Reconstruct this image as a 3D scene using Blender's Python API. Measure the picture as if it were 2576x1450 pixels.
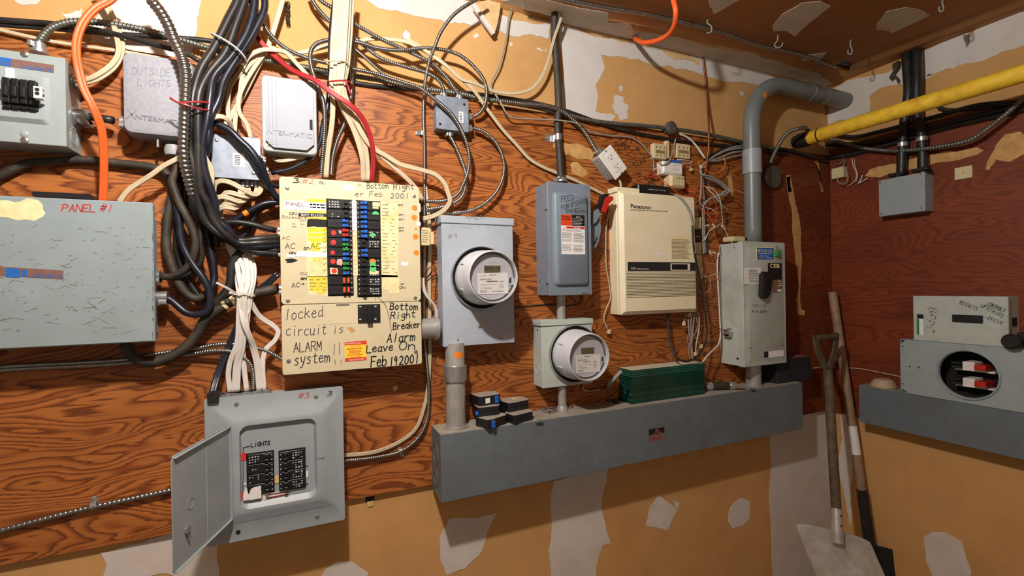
import bpy, math, random
import numpy as np
from mathutils import Vector, Matrix
random.seed(7)
for _o in list(bpy.data.objects): bpy.data.objects.remove(_o)
S = bpy.context.scene; COL = S.collection
# ---------------------------------------------------------------- camera, light, exposure
FPX, CX, CY = 1185.0, 1288.0, 725.0
def _nz(v): v = np.array(v, float); return v/np.linalg.norm(v)
_vx = _nz([3972-CX, -(678-CY), -FPX]); _vy = _nz([765-CX, -(733-CY), -FPX])
_vy = _nz(_vy-_vx*_vx.dot(_vy)); _vz = np.cross(_vx, _vy)
MR = np.array([_vx, _vy, _vz]); CAM = np.array([0, -1.447, 1.5])
XR, ZC = 2.30, 2.43
cd = bpy.data.cameras.new('camera'); cam = bpy.data.objects.new('camera', cd); COL.objects.link(cam)
cd.sensor_fit = 'HORIZONTAL'; cd.sensor_width = 36; cd.lens = 36*FPX/2576; cd.clip_start = .02
m4 = Matrix.Identity(4)
for i in range(3):
    for j in range(3): m4[i][j] = MR[i][j]
    m4[i][3] = CAM[i]
cam.matrix_world = m4; S.camera = cam
W = bpy.data.worlds.new('world'); S.world = W; W.use_nodes = True
W.node_tree.nodes['Background'].inputs[0].default_value = (.02, .018, .015, 1)
W.node_tree.nodes['Background'].inputs[1].default_value = .3
LAMP = (-.06, -.99, 2.35)
ld = bpy.data.lights.new('bulb_light', 'POINT'); ld.energy = 33; ld.color = (1, .99, .96); ld.shadow_soft_size = .028
lo = bpy.data.objects.new('bulb_light', ld); COL.objects.link(lo); lo.location = LAMP
S.view_settings.view_transform = 'Standard'; S.view_settings.look = 'None'
S.view_settings.exposure = 1.18; S.view_settings.gamma = 1.0; S.view_settings.use_curve_mapping = False

# ---------------------------------------------------------------- helpers
def ray(x, y): return MR@np.array([(x-CX)/FPX, -(y-CY)/FPX, -1.])
class Fr:
    def __init__(s, o, U, V, N): s.o, s.U, s.V, s.N = [np.array(a, float) for a in (o, U, V, N)]
    def P(s, u, v, n): return s.o+u*s.U+v*s.V+n*s.N
    def px(s, x, y, n=0):
        r = ray(x, y); t = (n-(CAM-s.o).dot(s.N))/r.dot(s.N); p = CAM+t*r-s.o
        return float(p.dot(s.U)), float(p.dot(s.V))
    def W(s, x, y, n=0): u, v = s.px(x, y, n); return s.P(u, v, n)
    def quad(s, n, tl, tr, br, bl):
        a, b, c, d = [s.px(p[0], p[1], n) for p in (tl, tr, br, bl)]
        return (a[0]+d[0])/2, (b[0]+c[0])/2, (c[1]+d[1])/2, (a[1]+b[1])/2      # u0 u1 v0 v1
    def rc(s, n, x0, y0, x1, y1):                                              # px box, straight
        ym, xm = (y0+y1)/2, (x0+x1)/2
        return s.px(x0, ym, n)[0], s.px(x1, ym, n)[0], s.px(xm, y1, n)[1], s.px(xm, y0, n)[1]
FB = Fr((0, 0, 0), (1, 0, 0), (0, 0, 1), (0, -1, 0))
FR = Fr((XR, 0, 0), (0, -1, 0), (0, 0, 1), (-1, 0, 0))
FC = Fr((0, 0, ZC), (1, 0, 0), (0, -1, 0), (0, 0, -1))
def lin(c):
    return tuple(((x/255)/12.92 if x/255 <= .04045 else ((x/255+.055)/1.055)**2.4) for x in c)+(1,)
class MB:
    def __init__(s): s.v = []; s.f = []; s.mi = []
    def add(s, vs, fs, mi=0):
        b = len(s.v); s.v.extend([tuple(p) for p in vs]); s.f.extend([tuple(b+i for i in f) for f in fs]); s.mi.extend([mi]*len(fs)); return s
def build(name, mb, mat, parent=None, base=(0, 0, 0), angle=38):
    me = bpy.data.meshes.new(name); b = np.array(base)
    me.from_pydata([tuple(np.array(p)-b) for p in mb.v], [], mb.f)
    for m in (mat if isinstance(mat, (list, tuple)) else [mat]): me.materials.append(m)
    if max(mb.mi, default=0): me.polygons.foreach_set('material_index', mb.mi)
    me.polygons.foreach_set('use_smooth', [True]*len(me.polygons))
    if angle: me.set_sharp_from_angle(angle=math.radians(angle))
    me.update()
    o = bpy.data.objects.new(name, me); COL.objects.link(o)
    if parent is not None: o.parent = parent
    else: o.location = base
    return o
def tag(o, label=None, cat=None, group=None, kind=None):
    if label: o['label'] = label
    if cat: o['category'] = cat
    if group: o['group'] = group
    if kind: o['kind'] = kind
    return o
def thing(name, label, cat, loc, group=None):
    o = bpy.data.objects.new(name, None); COL.objects.link(o); o.location = tuple(loc); o.empty_display_size = .05
    o['base'] = [float(c) for c in loc]
    return tag(o, label, cat, group)
def root_of(o):
    while o.parent: o = o.parent
    return o
def part(par, name, mb, mat, label=None, kind=None, angle=38):
    r = root_of(par); o = build(name, mb, mat, par, r['base'], angle)
    if any(w in name for w in ('writing', 'lettering', 'scratches', 'knockouts', 'print')): kind = 'stuff'
    return tag(o, label, None, None, kind)
def single(name, label, cat, mb, mat, group=None, kind=None, angle=38):
    a = np.array(mb.v); base = ((a[:, 0].min()+a[:, 0].max())/2, (a[:, 1].min()+a[:, 1].max())/2, a[:, 2].min())
    o = build(name, mb, mat, None, base, angle); o['base'] = [float(c) for c in base]
    return tag(o, label, cat, group, kind)
# shapes
def rrect(u0, u1, v0, v1, r, seg=4):
    r = max(min(r, (u1-u0)/2-1e-5, (v1-v0)/2-1e-5), 0)
    if r <= 1e-5: return [(u0, v0), (u1, v0), (u1, v1), (u0, v1)]
    o = []
    for cx, cy, a0 in ((u1-r, v0+r, -90), (u1-r, v1-r, 0), (u0+r, v1-r, 90), (u0+r, v0+r, 180)):
        for k in range(seg+1):
            a = math.radians(a0+90*k/seg); o.append((cx+r*math.cos(a), cy+r*math.sin(a)))
    return o
def loft(mb, F, loops, mi=0, cap0=True, cap1=True):
    k = len(loops[0]); vs = [F.P(*p) for L in loops for p in L]; fs = []
    for i in range(len(loops)-1):
        for j in range(k):
            a, b = i*k+j, i*k+(j+1) % k; fs.append((a, b, b+k, a+k))
    if cap0: fs.append(tuple(reversed(range(k))))
    if cap1: fs.append(tuple(range((len(loops)-1)*k, len(loops)*k)))
    return mb.add(vs, fs, mi)
def rb(mb, F, u0, u1, v0, v1, n0, n1, r=.0, bev=0., mi=0, seg=3):
    lv = [(n0, 0), (n1-bev, 0), (n1, bev)] if bev > 0 else [(n0, 0), (n1, 0)]
    return levels(mb, F, u0, u1, v0, v1, r, lv, mi, seg)
def levels(mb, F, u0, u1, v0, v1, r, lv, mi=0, seg=3, cap0=True, cap1=True):
    L = []
    for n, ins in lv:
        rr = max(r-ins*.4, 1e-4) if r > 1e-5 else 0
        L.append([(a, b, n) for a, b in rrect(u0+ins, u1-ins, v0+ins, v1-ins, rr, seg)])
    return loft(mb, F, L, mi, cap0, cap1)
def ring(mb, F, outer, inner, n0, n1, mi=0):
    k = len(outer); vs = []; fs = []
    for n in (n0, n1):
        vs += [F.P(a, b, n) for a, b in outer]+[F.P(a, b, n) for a, b in inner]
    for j in range(k):
        q = (j+1) % k; a = 2*k
        fs += [(j, q, a+q, a+j), (a+j, a+q, a+k+q, a+k+j), (k+q, k+j, a+k+j, a+k+q), (q, j, k+j, k+q)]
    return mb.add(vs, fs, mi)
def circ(u, v, r, seg=24, ry=None): return [(u+r*math.cos(2*math.pi*k/seg), v+(ry or r)*math.sin(2*math.pi*k/seg)) for k in range(seg)]
def lathe(mb, F, u, v, prof, seg=24, mi=0, cap0=True, cap1=True):
    return loft(mb, F, [[(a, b, n) for a, b in circ(u, v, max(r, 1e-5), seg)] for n, r in prof], mi, cap0, cap1)
def screw(mb, F, u, v, n, r=.005, mi=0):
    lathe(mb, F, u, v, [(n-.001, r), (n+.0008, r), (n+.0022, r*.8), (n+.0028, r*.35)], 12, mi)
    return mb
def poly(mb, F, pts, n0, n1, mi=0):
    a = sum(p[0]*q[1]-q[0]*p[1] for p, q in zip(pts, pts[1:]+pts[:1]))
    if a < 0: pts = pts[::-1]
    return loft(mb, F, [[(u, v, n0) for u, v in pts], [(u, v, n1) for u, v in pts]], mi)
def spline(P, step):
    P = [np.array(p, float) for p in P]
    if len(P) == 2: n = max(2, int(np.linalg.norm(P[1]-P[0])/step)); return np.array([P[0]+(P[1]-P[0])*i/n for i in range(n+1)])
    Q = [2*P[0]-P[1]]+P+[2*P[-1]-P[-2]]; out = []
    for i in range(1, len(Q)-2):
        p0, p1, p2, p3 = Q[i-1:i+3]
        d1, d2, d3 = [max(np.linalg.norm(b-a), 1e-6)**.5 for a, b in ((p0, p1), (p1, p2), (p2, p3))]
        m1 = d2*((p1-p0)/d1-(p2-p0)/(d1+d2)+(p2-p1)/d2); m2 = d2*((p2-p1)/d2-(p3-p1)/(d2+d3)+(p3-p2)/d3)
        for k in range(24):
            t = k/24; out.append((2*t**3-3*t*t+1)*p1+(t**3-2*t*t+t)*m1+(-2*t**3+3*t*t)*p2+(t**3-t*t)*m2)
    out.append(P[-1]); out = np.array(out)
    s = np.concatenate([[0], np.cumsum(np.linalg.norm(np.diff(out, axis=0), axis=1))]); n = max(2, int(s[-1]/step))
    q = np.linspace(0, s[-1], n+1)
    return np.stack([np.interp(q, s, out[:, k]) for k in range(3)], 1)
def sweep(mb, pts, prof, scale=None, nref=None, mi=0, cap=True, twist=0):
    n = len(pts); T = np.gradient(pts, axis=0); T /= np.linalg.norm(T, axis=1)[:, None]+1e-12
    k = len(prof); vs = []; N = None
    for i in range(n):
        t = T[i]
        if nref is not None: ref = np.array(nref, float)
        else:
            ref = N if N is not None else (np.array([0, -1., 0]) if abs(t[1]) < .8 else np.array([0, 0, 1.]))
        Bv = np.cross(t, ref); l = np.linalg.norm(Bv)
        if l < 1e-4: Bv = np.cross(t, [.3, .2, .9]); l = np.linalg.norm(Bv)
        Bv /= l; N = np.cross(Bv, t)
        if twist:
            a = twist*i/(n-1); B2 = Bv*math.cos(a)+N*math.sin(a); N2 = N*math.cos(a)-Bv*math.sin(a)
        else: B2, N2 = Bv, N
        s = 1 if scale is None else scale[i]
        for a, b in prof: vs.append(pts[i]+s*(a*B2+b*N2))
    fs = [(i*k+j, i*k+(j+1) % k, (i+1)*k+(j+1) % k, (i+1)*k+j) for i in range(n-1) for j in range(k)]
    if cap: fs += [tuple(reversed(range(k))), tuple(range((n-1)*k, n*k))]
    return mb.add(vs, [f[::-1] for f in fs], mi)
def rprof(r, k=10): return [(r*math.cos(2*math.pi*i/k), r*math.sin(2*math.pi*i/k)) for i in range(k)]
def fprof(w, h):        # flat two-core sheath
    w2, h2 = w/2, h/2
    return [(w2, 0), (w2*.93, h2*.7), (w2*.72, h2), (w2*.3, h2*.95), (w2*.08, h2*.8), (-w2*.08, h2*.8), (-w2*.3, h2*.95), (-w2*.72, h2), (-w2*.93, h2*.7),
            (-w2, 0), (-w2*.93, -h2*.7), (-w2*.5, -h2), (w2*.5, -h2), (w2*.93, -h2*.7)]
def path(F, pts, d=.04): return [F.W(p[0], p[1], p[2] if len(p) > 2 else d) for p in pts]
def tube(mb, P, r, step=.012, k=10, mi=0): return sweep(mb, spline(P, step), rprof(r, k), mi=mi)
def bxtube(mb, P, r, pitch=.0075, k=10, mi=0, deep=.74):
    p = spline(P, pitch/4); cyc = [deep, .98, 1.03, .97]
    return sweep(mb, p, rprof(r, k), scale=[cyc[i % 4] for i in range(len(p))], mi=mi)
def cable(label, pts, kind, mat, r, F=FB, d=.04, group=None, cat='cable', name=None, nref=None, pitch=.0075, flat=.5, twist=0):
    mb = MB(); P = path(F, pts, d)
    if kind == 'bx': bxtube(mb, P, r, pitch)
    elif kind == 'flat': sweep(mb, spline(P, .009), fprof(2*r, 2*r*flat), nref=nref if nref is not None else F.N, twist=twist)
    else: tube(mb, P, r, .008 if r < .006 else .012, 6 if r < .003 else 10)
    return single(name or {'bx': 'armored_cable', 'flat': 'sheathed_cable'}.get(kind, 'cable'), label, cat, mb, mat, group, angle=0)
# ink and print
GL = {'A': '0,0 2,6 4,0;.8,2.2 3.3,2.4', 'B': '0,0 0,6 2.5,6 3.3,5 2.5,3.3 0,3.2;2.5,3.3 3.8,2 3,.2 0,0', 'C': '4,5 2.5,6 .8,5 0,3 .8,.8 2.5,0 4,1', 'D': '0,0 0,6 2,6 4,4.5 4,1.5 2,0 0,0',
 'E': '4,6 0,6 0,0 4,0;0,3.1 3,3.1', 'F': '4,6 0,6 0,0;0,3.2 3,3.2', 'G': '4,5 2.5,6 .7,5 0,3 .7,.8 2.5,0 4,1 4,2.7 2.4,2.7', 'H': '0,0 0,6;4,0 4,6;0,3 4,3', 'I': '2,0 2,6', 'J': '3,6 3,1 1.5,0 0,1', 'K': '0,0 0,6;4,6 0,2.6;1.2,3.5 4,0',
 'L': '0,6 0,0 4,0', 'M': '0,0 .3,6 2,2 3.7,6 4,0', 'N': '0,0 0,6 4,0 4,6', 'O': '2,6 .5,5 0,3 .5,1 2,0 3.5,1 4,3 3.5,5 2,6', 'P': '0,0 0,6 3,6 4,4.7 3,3.2 0,3.1', 'R': '0,0 0,6 3,6 4,4.7 3,3.2 0,3.1;1.8,3.1 4,0',
 'S': '4,5 2.5,6 .6,5.2 .8,3.7 3.3,2.6 3.8,1 2,0 0,.9', 'T': '0,6 4,6;2,6 2,0', 'U': '0,6 0,1.4 1.5,0 3,.3 4,1.5 4,6', 'V': '0,6 2,0 4,6', 'W': '0,6 1,0 2,4 3,0 4,6', 'X': '0,0 4,6;0,6 4,0', 'Y': '0,6 2,3 4,6;2,3 2,0',
 'a': '3.4,3.5 1.8,4 .3,2.8 .5,.6 2,.1 3.4,1.6;3.5,4 3.3,.7 4,0', 'b': '0,6 0,0 2.5,0 3.5,1.5 3,3.4 1.3,3.6 0,2.4', 'c': '3.5,3.4 2,4 .4,3 .3,1 1.8,0 3.6,.7', 'd': '3.4,6.2 3.3,.5 4,0;3.4,3.4 1.6,3.8 .2,2 1,.1 3.3,1', 'e': '.3,2 3.5,2.5 3,3.8 1.4,3.9 .2,2.2 .8,.4 2.4,0 3.8,.8',
 'f': '3.6,5.4 2.4,6 1.6,5 1.5,0;0,3.5 3,3.6', 'g': '3.4,3.4 1.6,4 .3,2.6 1.2,.8 3.3,1.6;3.5,4 3.4,-1.5 1.8,-2.2 .2,-1.4', 'h': '.2,6 0,0;0,2.4 1.8,3.8 3.3,2.8 3.5,0', 'i': '2,3.8 2,0;2,5.3 2.4,5.6', 'k': '.3,6.2 0,0;3.2,3.8 .2,1.8;1.2,2.4 3.7,0', 'l': '2.3,6.2 1.7,0',
 'm': '0,4 .1,0;.1,2.6 1.2,3.8 2,2.8 2,0;2,2.6 3.2,3.8 4,2.6 4.1,0', 'n': '0,4 .1,0;.1,2.4 1.8,3.9 3.3,2.8 3.5,0', 'o': '1.9,4 .4,3 .2,1.2 1.7,0 3.3,1 3.4,3 1.9,4', 'r': '.2,4 .5,0;.5,2.4 1.8,3.7 3.4,3.6', 's': '3.3,3.5 1.6,4 .6,3 3,1.5 2.4,.1 .3,.3', 't': '1.8,5.8 1.5,.8 2.4,0 3.5,.5;.2,4 3.6,4.2',
 'u': '.2,4 .3,1 1.5,0 3.2,1.2;3.5,4 3.3,.6 4,0', 'v': '0,4 1.6,0 3.6,4', 'w': '0,4 .9,0 2,3 3,0 4,4', 'x': '0,0 3.4,4;0,4 3.4,0', 'y': '.2,4 1,1.2 2.4,1.2;3.7,4 2.4,0 1.2,-2 0,-2', 'p': '.2,4 0,-2;.2,3 2,4 3.4,2.6 2.2,.4 .2,.8',
 '0': '2,6 .5,4.6 .3,1.6 1.7,0 3.3,1.2 3.6,4.2 2,6', '1': '2.2,6 1.9,0', '2': '.2,4.8 1.6,6 3.2,5 2.8,3 .2,.2 3.8,.3', '3': '.3,5.4 2,6 3.3,5 1.6,3.3 3.6,2.2 2.8,.3 .3,.3', '4': '3,0 3,6 .2,2 4,2', '5': '3.6,6 .7,6 .4,3.5 2.6,3.7 3.5,2 2.2,0 .2,.6',
 '6': '3,6 .9,4 .3,1.6 1.6,0 3.2,1 2.6,2.9 .6,2.4', '7': '.2,6 3.8,6 1.4,0', '8': '2,3.2 .5,4.6 2,6 3.4,4.6 .5,1.5 1.9,0 3.5,1.4 2,3.2', '9': '3.4,4.6 1.8,3 .5,4.4 1.8,6 3.4,5 3,0', '#': '1.2,0 1.8,6;2.8,0 3.4,6;.2,2 4,2.1;.4,4 4.2,4.1', '-': '.4,2.6 3.4,2.8', '.': '1.5,0 1.9,.3', '/': '0,-.4 3.6,6.2', '!': '2,6 1.9,2;1.8,.4 1.9,0', '>': '0,3 4,3;2.8,4.2 4,3 2.8,1.8', ':': '2,.4 2,.8;2,3 2,3.4'}
def ink(mb, F, n, lines, w, mi=0):
    for L in lines:
        for (a, b) in zip(L, L[1:]):
            a, b = np.array(a), np.array(b); t = b-a; l = np.linalg.norm(t)
            if l < 1e-6: continue
            s = np.array([-t[1], t[0]])/l*w/2
            mb.add([F.P(*(p), n) for p in (a-s, b-s, b+s, a+s)], [(0, 1, 2, 3)], mi)
        for p in L:
            mb.add([F.P(a, b, n+.00003) for a, b in circ(p[0], p[1], w/2, 6)], [tuple(range(6))], mi)
    return mb
def hand(mb, F, n, text, p0, p1, hpx, w=.0016, mi=0, slant=.12, jit=.25):
    a = np.array(F.px(*p0, n)); b = np.array(F.px(*p1, n)); top = np.array(F.px(p0[0], p0[1]-hpx, n))
    h = np.linalg.norm(top-a)/6; ux = (b-a)/max(len(text)*5-1.2, 1); uy = np.array([-ux[1], ux[0]])/np.linalg.norm(ux)*h+ux*0
    for i, ch in enumerate(text):
        g = GL.get(ch)
        if not g: continue
        L = []
        oy = random.uniform(-jit, jit)
        for st in g.split(';'):
            L.append([tuple(a+ux*(i*5+float(q.split(',')[0])+slant*float(q.split(',')[1]))+uy*(float(q.split(',')[1])+oy)) for q in st.split()])
        ink(mb, F, n, L, w*1.25, mi)
    return mb
def pxline(F, n, pts): return [F.px(x, y, n) for x, y in pts]
_tc = {}
def typo(mb, F, n, text, p0, p1, hpx, mi=0, bold=0., depth=0.):
    key = (text, bold)
    if key not in _tc:
        c = bpy.data.curves.new('t', 'FONT'); c.body = text; c.size = 1; c.offset = bold; c.resolution_u = 2
        o = bpy.data.objects.new('t', c); COL.objects.link(o); dg = bpy.context.evaluated_depsgraph_get(); dg.update()
        me = bpy.data.meshes.new_from_object(o.evaluated_get(dg)); v = np.array([x.co[:2] for x in me.vertices]) if len(me.vertices) else np.zeros((1, 2))
        _tc[key] = (v, [tuple(p.vertices) for p in me.polygons]); bpy.data.objects.remove(o); bpy.data.curves.remove(c); bpy.data.meshes.remove(me)
    v, fs = _tc[key]; x0, x1 = v[:, 0].min(), v[:, 0].max()
    a = np.array(F.px(*p0, n)); b = np.array(F.px(*p1, n)); top = np.array(F.px(p0[0], p0[1]-hpx, n)); h = np.linalg.norm(top-a)
    ux = b-a; uy = np.array([-ux[1], ux[0]])/np.linalg.norm(ux)*h/.72
    pts = [a+ux*(p[0]-x0)/(x1-x0)+uy*p[1] for p in v]
    if depth:
        k = len(pts); mb.add([F.P(p[0], p[1], n+depth) for p in pts], fs, mi)
        ed = {}
        for f in fs:
            for i in range(len(f)):
                e = (f[i], f[(i+1) % len(f)]); ed[e] = 1
        bd = [e for e in ed if (e[1], e[0]) not in ed]
        vs = [F.P(p[0], p[1], n+depth) for p in pts]+[F.P(p[0], p[1], n) for p in pts]
        mb.add(vs, [(b_, a_, a_+k, b_+k) for a_, b_ in bd], mi)
    else: mb.add([F.P(p[0], p[1], n) for p in pts], fs, mi)
    return mb
def fine(mb, F, n, x0, y0, x1, y1, rows, mi=0, fill=.45, gap=.25):     # rows of fine print as short dashes
    u0, u1, v0, v1 = F.rc(n, min(x0, x1), min(y0, y1), max(x0, x1), max(y0, y1)); h = max((v1-v0)/rows, .0006)
    for r in range(rows):
        u = u0; e = u1-random.uniform(0, .25)*(u1-u0); vb = v1-(r+1)*h+h*(1-fill)/2
        while u < e:
            l = random.uniform(.5, 2.2)*h; l = min(l, e-u)
            mb.add([F.P(u, vb, n), F.P(u+l, vb, n), F.P(u+l, vb+h*fill, n), F.P(u, vb+h*fill, n)], [(0, 1, 2, 3)], mi); u += l+gap*h
    return mb
def chip(mb, F, x0, y0, x1, y1, n, t=.0004, mi=0, r=0.): return rb(mb, F, *F.rc(n, x0, y0, x1, y1), n-.0002, n+t, r, 0, mi)
def jag(pts, amp=.12, it=3, seed=1):
    rnd = random.Random(seed)
    for k in range(it):
        o = []
        for a, b in zip(pts, pts[1:]+pts[:1]):
            l = math.dist(a, b); o.append(a)
            if l > .012:
                m = ((a[0]+b[0])/2, (a[1]+b[1])/2); q = rnd.gauss(0, amp*l*.5)
                o.append((m[0]-(b[1]-a[1])/l*q, m[1]+(b[0]-a[0])/l*q))
        pts = o
    return pts
# ---------------------------------------------------------------- materials
def nodes(name):
    m = bpy.data.materials.new(name); m.use_nodes = True; nt = m.node_tree; b = nt.nodes['Principled BSDF']
    return m, nt, b, (lambda t, **k: _mk(nt, t, k)), (lambda a, b_: nt.links.new(a, b_))
def _mk(nt, t, k):
    n = nt.nodes.new(t)
    for a, v in k.items():
        if a.startswith('i_'): n.inputs[int(a[2:]) if a[2:].isdigit() else a[2:]].default_value = v
        else: setattr(n, a, v)
    return n
def ramp(n, stops):
    e = n.color_ramp.elements
    while len(e) > 1: e.remove(e[-1])
    e[0].position, e[0].color = stops[0]
    for p, c in stops[1:]: x = e.new(p); x.color = c
    return n
_mc = {}
def M(name, col, rough=.5, metal=0., var=.12, scale=25., bump=0., spec=.5, dirt=None, dirt_amt=.5, dirt_scale=6., emit=0):
    if name in _mc: return _mc[name]
    m, nt, b, N, L = nodes(name); c = lin(col)
    tc = N('ShaderNodeTexCoord'); nz = N('ShaderNodeTexNoise'); nz.inputs['Scale'].default_value = scale; nz.inputs['Detail'].default_value = 5; L(tc.outputs['Object'], nz.inputs['Vector'])
    lo_ = tuple(x*(1-var) for x in c[:3])+(1,); hi = tuple(min(1, x*(1+var)) for x in c[:3])+(1,)
    rp = ramp(N('ShaderNodeValToRGB'), [(.3, lo_), (.7, hi)]); L(nz.outputs[0], rp.inputs[0]); out = rp.outputs[0]
    if dirt:
        n2 = N('ShaderNodeTexNoise'); n2.inputs['Scale'].default_value = dirt_scale; n2.inputs['Detail'].default_value = 8; n2.inputs['Roughness'].default_value = .7; L(tc.outputs['Object'], n2.inputs['Vector'])
        r2 = ramp(N('ShaderNodeValToRGB'), [(.48, (0, 0, 0, 1)), (.72, (dirt_amt,)*3+(1,))]); L(n2.outputs[0], r2.inputs[0])
        mx = N('ShaderNodeMix', data_type='RGBA'); L(r2.outputs[0], mx.inputs[0]); L(out, mx.inputs[6]); mx.inputs[7].default_value = lin(dirt); out = mx.outputs[2]
    L(out, b.inputs['Base Color']); b.inputs['Roughness'].default_value = rough; b.inputs['Metallic'].default_value = metal; b.inputs['Specular IOR Level'].default_value = spec
    if bump:
        bp = N('ShaderNodeBump'); bp.inputs['Strength'].default_value = bump; bp.inputs['Distance'].default_value = .002; L(nz.outputs[0], bp.inputs['Height']); L(bp.outputs[0], b.inputs['Normal'])
    _mc[name] = m; return m
def plywood(name, axis, light, mid, dark, off=(0, 0, 0), sc=1.0):
    m, nt, b, N, L = nodes(name)
    tc = N('ShaderNodeTexCoord'); sx = N('ShaderNodeSeparateXYZ'); L(tc.outputs['Object'], sx.inputs[0])
    cx = N('ShaderNodeCombineXYZ'); L(sx.outputs[axis], cx.inputs[0]); L(sx.outputs[2], cx.inputs[1])
    def mapped(s, o):
        mp = N('ShaderNodeMapping'); mp.inputs['Scale'].default_value = s; mp.inputs['Location'].default_value = o; L(cx.outputs[0], mp.inputs[0]); return mp.outputs[0]
    n1 = N('ShaderNodeTexNoise'); n1.inputs['Scale'].default_value = 1; n1.inputs['Detail'].default_value = 2.2; n1.inputs['Roughness'].default_value = .42; n1.inputs['Distortion'].default_value = .35
    L(mapped((2.0*sc, 8.6*sc, 1), off), n1.inputs['Vector'])
    fib = N('ShaderNodeTexNoise'); fib.inputs['Scale'].default_value = 1; fib.inputs['Detail'].default_value = 4; L(mapped((10, 210, 1), off), fib.inputs['Vector'])
    md = N('ShaderNodeMath', operation='MULTIPLY'); L(n1.outputs[0], md.inputs[0]); md.inputs[1].default_value = 27
    ad = N('ShaderNodeMath', operation='MULTIPLY_ADD'); L(fib.outputs[0], ad.inputs[0]); ad.inputs[1].default_value = .75; L(md.outputs[0], ad.inputs[2])
    fr = N('ShaderNodeMath', operation='FRACT'); L(ad.outputs[0], fr.inputs[0])
    rp = ramp(N('ShaderNodeValToRGB'), [(0, lin(light)), (.4, lin(light)), (.66, lin(mid)), (.88, lin(dark)), (1, lin(light))]); L(fr.outputs[0], rp.inputs[0])
    # broad tone drift and fibre streaks
    n2 = N('ShaderNodeTexNoise'); n2.inputs['Scale'].default_value = 1; n2.inputs['Detail'].default_value = 3; L(mapped((2, 5, 1), (3, 1, 0)), n2.inputs['Vector'])
    mr = N('ShaderNodeMapRange'); mr.inputs[1].default_value = .3; mr.inputs[2].default_value = .7; mr.inputs[3].default_value = .78; mr.inputs[4].default_value = 1.15; L(n2.outputs[0], mr.inputs[0])
    mf = N('ShaderNodeMapRange'); mf.inputs[1].default_value = .3; mf.inputs[2].default_value = .7; mf.inputs[3].default_value = .84; mf.inputs[4].default_value = 1.1; L(fib.outputs[0], mf.inputs[0])
    mm = N('ShaderNodeMath', operation='MULTIPLY'); L(mr.outputs[0], mm.inputs[0]); L(mf.outputs[0], mm.inputs[1])
    hs = N('ShaderNodeHueSaturation'); L(rp.outputs[0], hs.inputs['Color']); L(mm.outputs[0], hs.inputs['Value'])
    L(hs.outputs[0], b.inputs['Base Color']); b.inputs['Roughness'].default_value = .5; b.inputs['Specular IOR Level'].default_value = .35
    bp = N('ShaderNodeBump'); bp.inputs['Strength'].default_value = .25; bp.inputs['Distance'].default_value = .001; L(fib.outputs[0], bp.inputs['Height']); L(bp.outputs[0], b.inputs['Normal'])
    return m
m_ply = plywood('plywood_fir', 0, (177, 106, 50), (146, 80, 35), (106, 54, 25))
m_ply2 = plywood('plywood_red', 0, (126, 60, 30), (114, 52, 25), (98, 43, 21), (5, 2, 0), .9)
m_ply3 = plywood('plywood_red_side', 1, (130, 60, 29), (119, 53, 25), (104, 45, 21), (9, 4, 0), .9)
m_plyedge = M('plywood_edge', (196, 150, 92), .7, var=.2, scale=40)
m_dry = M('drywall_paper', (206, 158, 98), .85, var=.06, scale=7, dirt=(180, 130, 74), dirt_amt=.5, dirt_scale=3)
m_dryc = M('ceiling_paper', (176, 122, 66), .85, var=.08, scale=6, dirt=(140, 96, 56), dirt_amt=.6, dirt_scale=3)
m_mud = M('joint_compound', (216, 209, 202), .8, var=.05, scale=9, dirt=(205, 180, 145), dirt_amt=.5, dirt_scale=5)
m_mud2 = M('joint_compound_grey', (200, 188, 172), .8, var=.07, scale=9, dirt=(160, 135, 105), dirt_amt=.6, dirt_scale=6)
m_tapey = M('yellowed_tape', (222, 188, 132), .8, var=.12, scale=14, dirt=(170, 120, 70), dirt_amt=.6, dirt_scale=12)
m_veneer = M('bare_veneer', (206, 160, 98), .75, var=.16, scale=45, dirt=(170, 115, 60), dirt_amt=.5, dirt_scale=30)
m_paint = M('grey_paint', (182, 180, 176), .7, var=.04)
m_floor = M('concrete', (124, 120, 114), .85, var=.2, scale=9)
m_galv = M('galvanized_coil', (158, 158, 154), .27, .95, var=.16, scale=60)
m_galvd = M('dull_coil', (120, 122, 112), .42, .7, var=.22, scale=50)
m_steel = M('zinc_steel', (188, 190, 192), .33, .75, var=.2, scale=35, dirt=(110, 108, 104), dirt_amt=.5)
m_boxgal = M('galvanized_box', (138, 147, 160), .5, .3, var=.2, scale=40, dirt=(110, 116, 124), dirt_amt=.5, dirt_scale=25)
m_pipegal = M('galvanized_pipe', (186, 186, 182), .38, .45, var=.2, scale=25, dirt=(105, 98, 84), dirt_amt=.6)
m_scr = M('screw_metal', (190, 188, 180), .3, .9, var=.1)
m_blk = M('black_sheath', (34, 33, 33), .42, var=.3, scale=40, dirt=(84, 76, 62), dirt_amt=.35, dirt_scale=18)
m_blkd = M('dusty_black_sheath', (50, 45, 38), .6, var=.3, scale=40, dirt=(104, 90, 68), dirt_amt=.6, dirt_scale=14)
m_navy = M('navy_sheath', (25, 28, 40), .34, var=.3, scale=30, dirt=(66, 66, 68), dirt_amt=.35, dirt_scale=18)
m_wht = M('cream_sheath', (200, 185, 154), .5, var=.06, scale=30, dirt=(196, 170, 128), dirt_amt=.4, dirt_scale=10)
m_whtn = M('white_sheath', (222, 216, 208), .45, var=.05, scale=30, dirt=(206, 190, 160), dirt_amt=.3, dirt_scale=10)
m_org = M('orange_sheath', (240, 96, 34), .45, var=.08, scale=25)
m_red = M('red_sheath', (166, 36, 42), .45, var=.12, scale=25)
m_cop = M('copper_wire', (140, 84, 58), .4, .6, var=.2)
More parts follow.
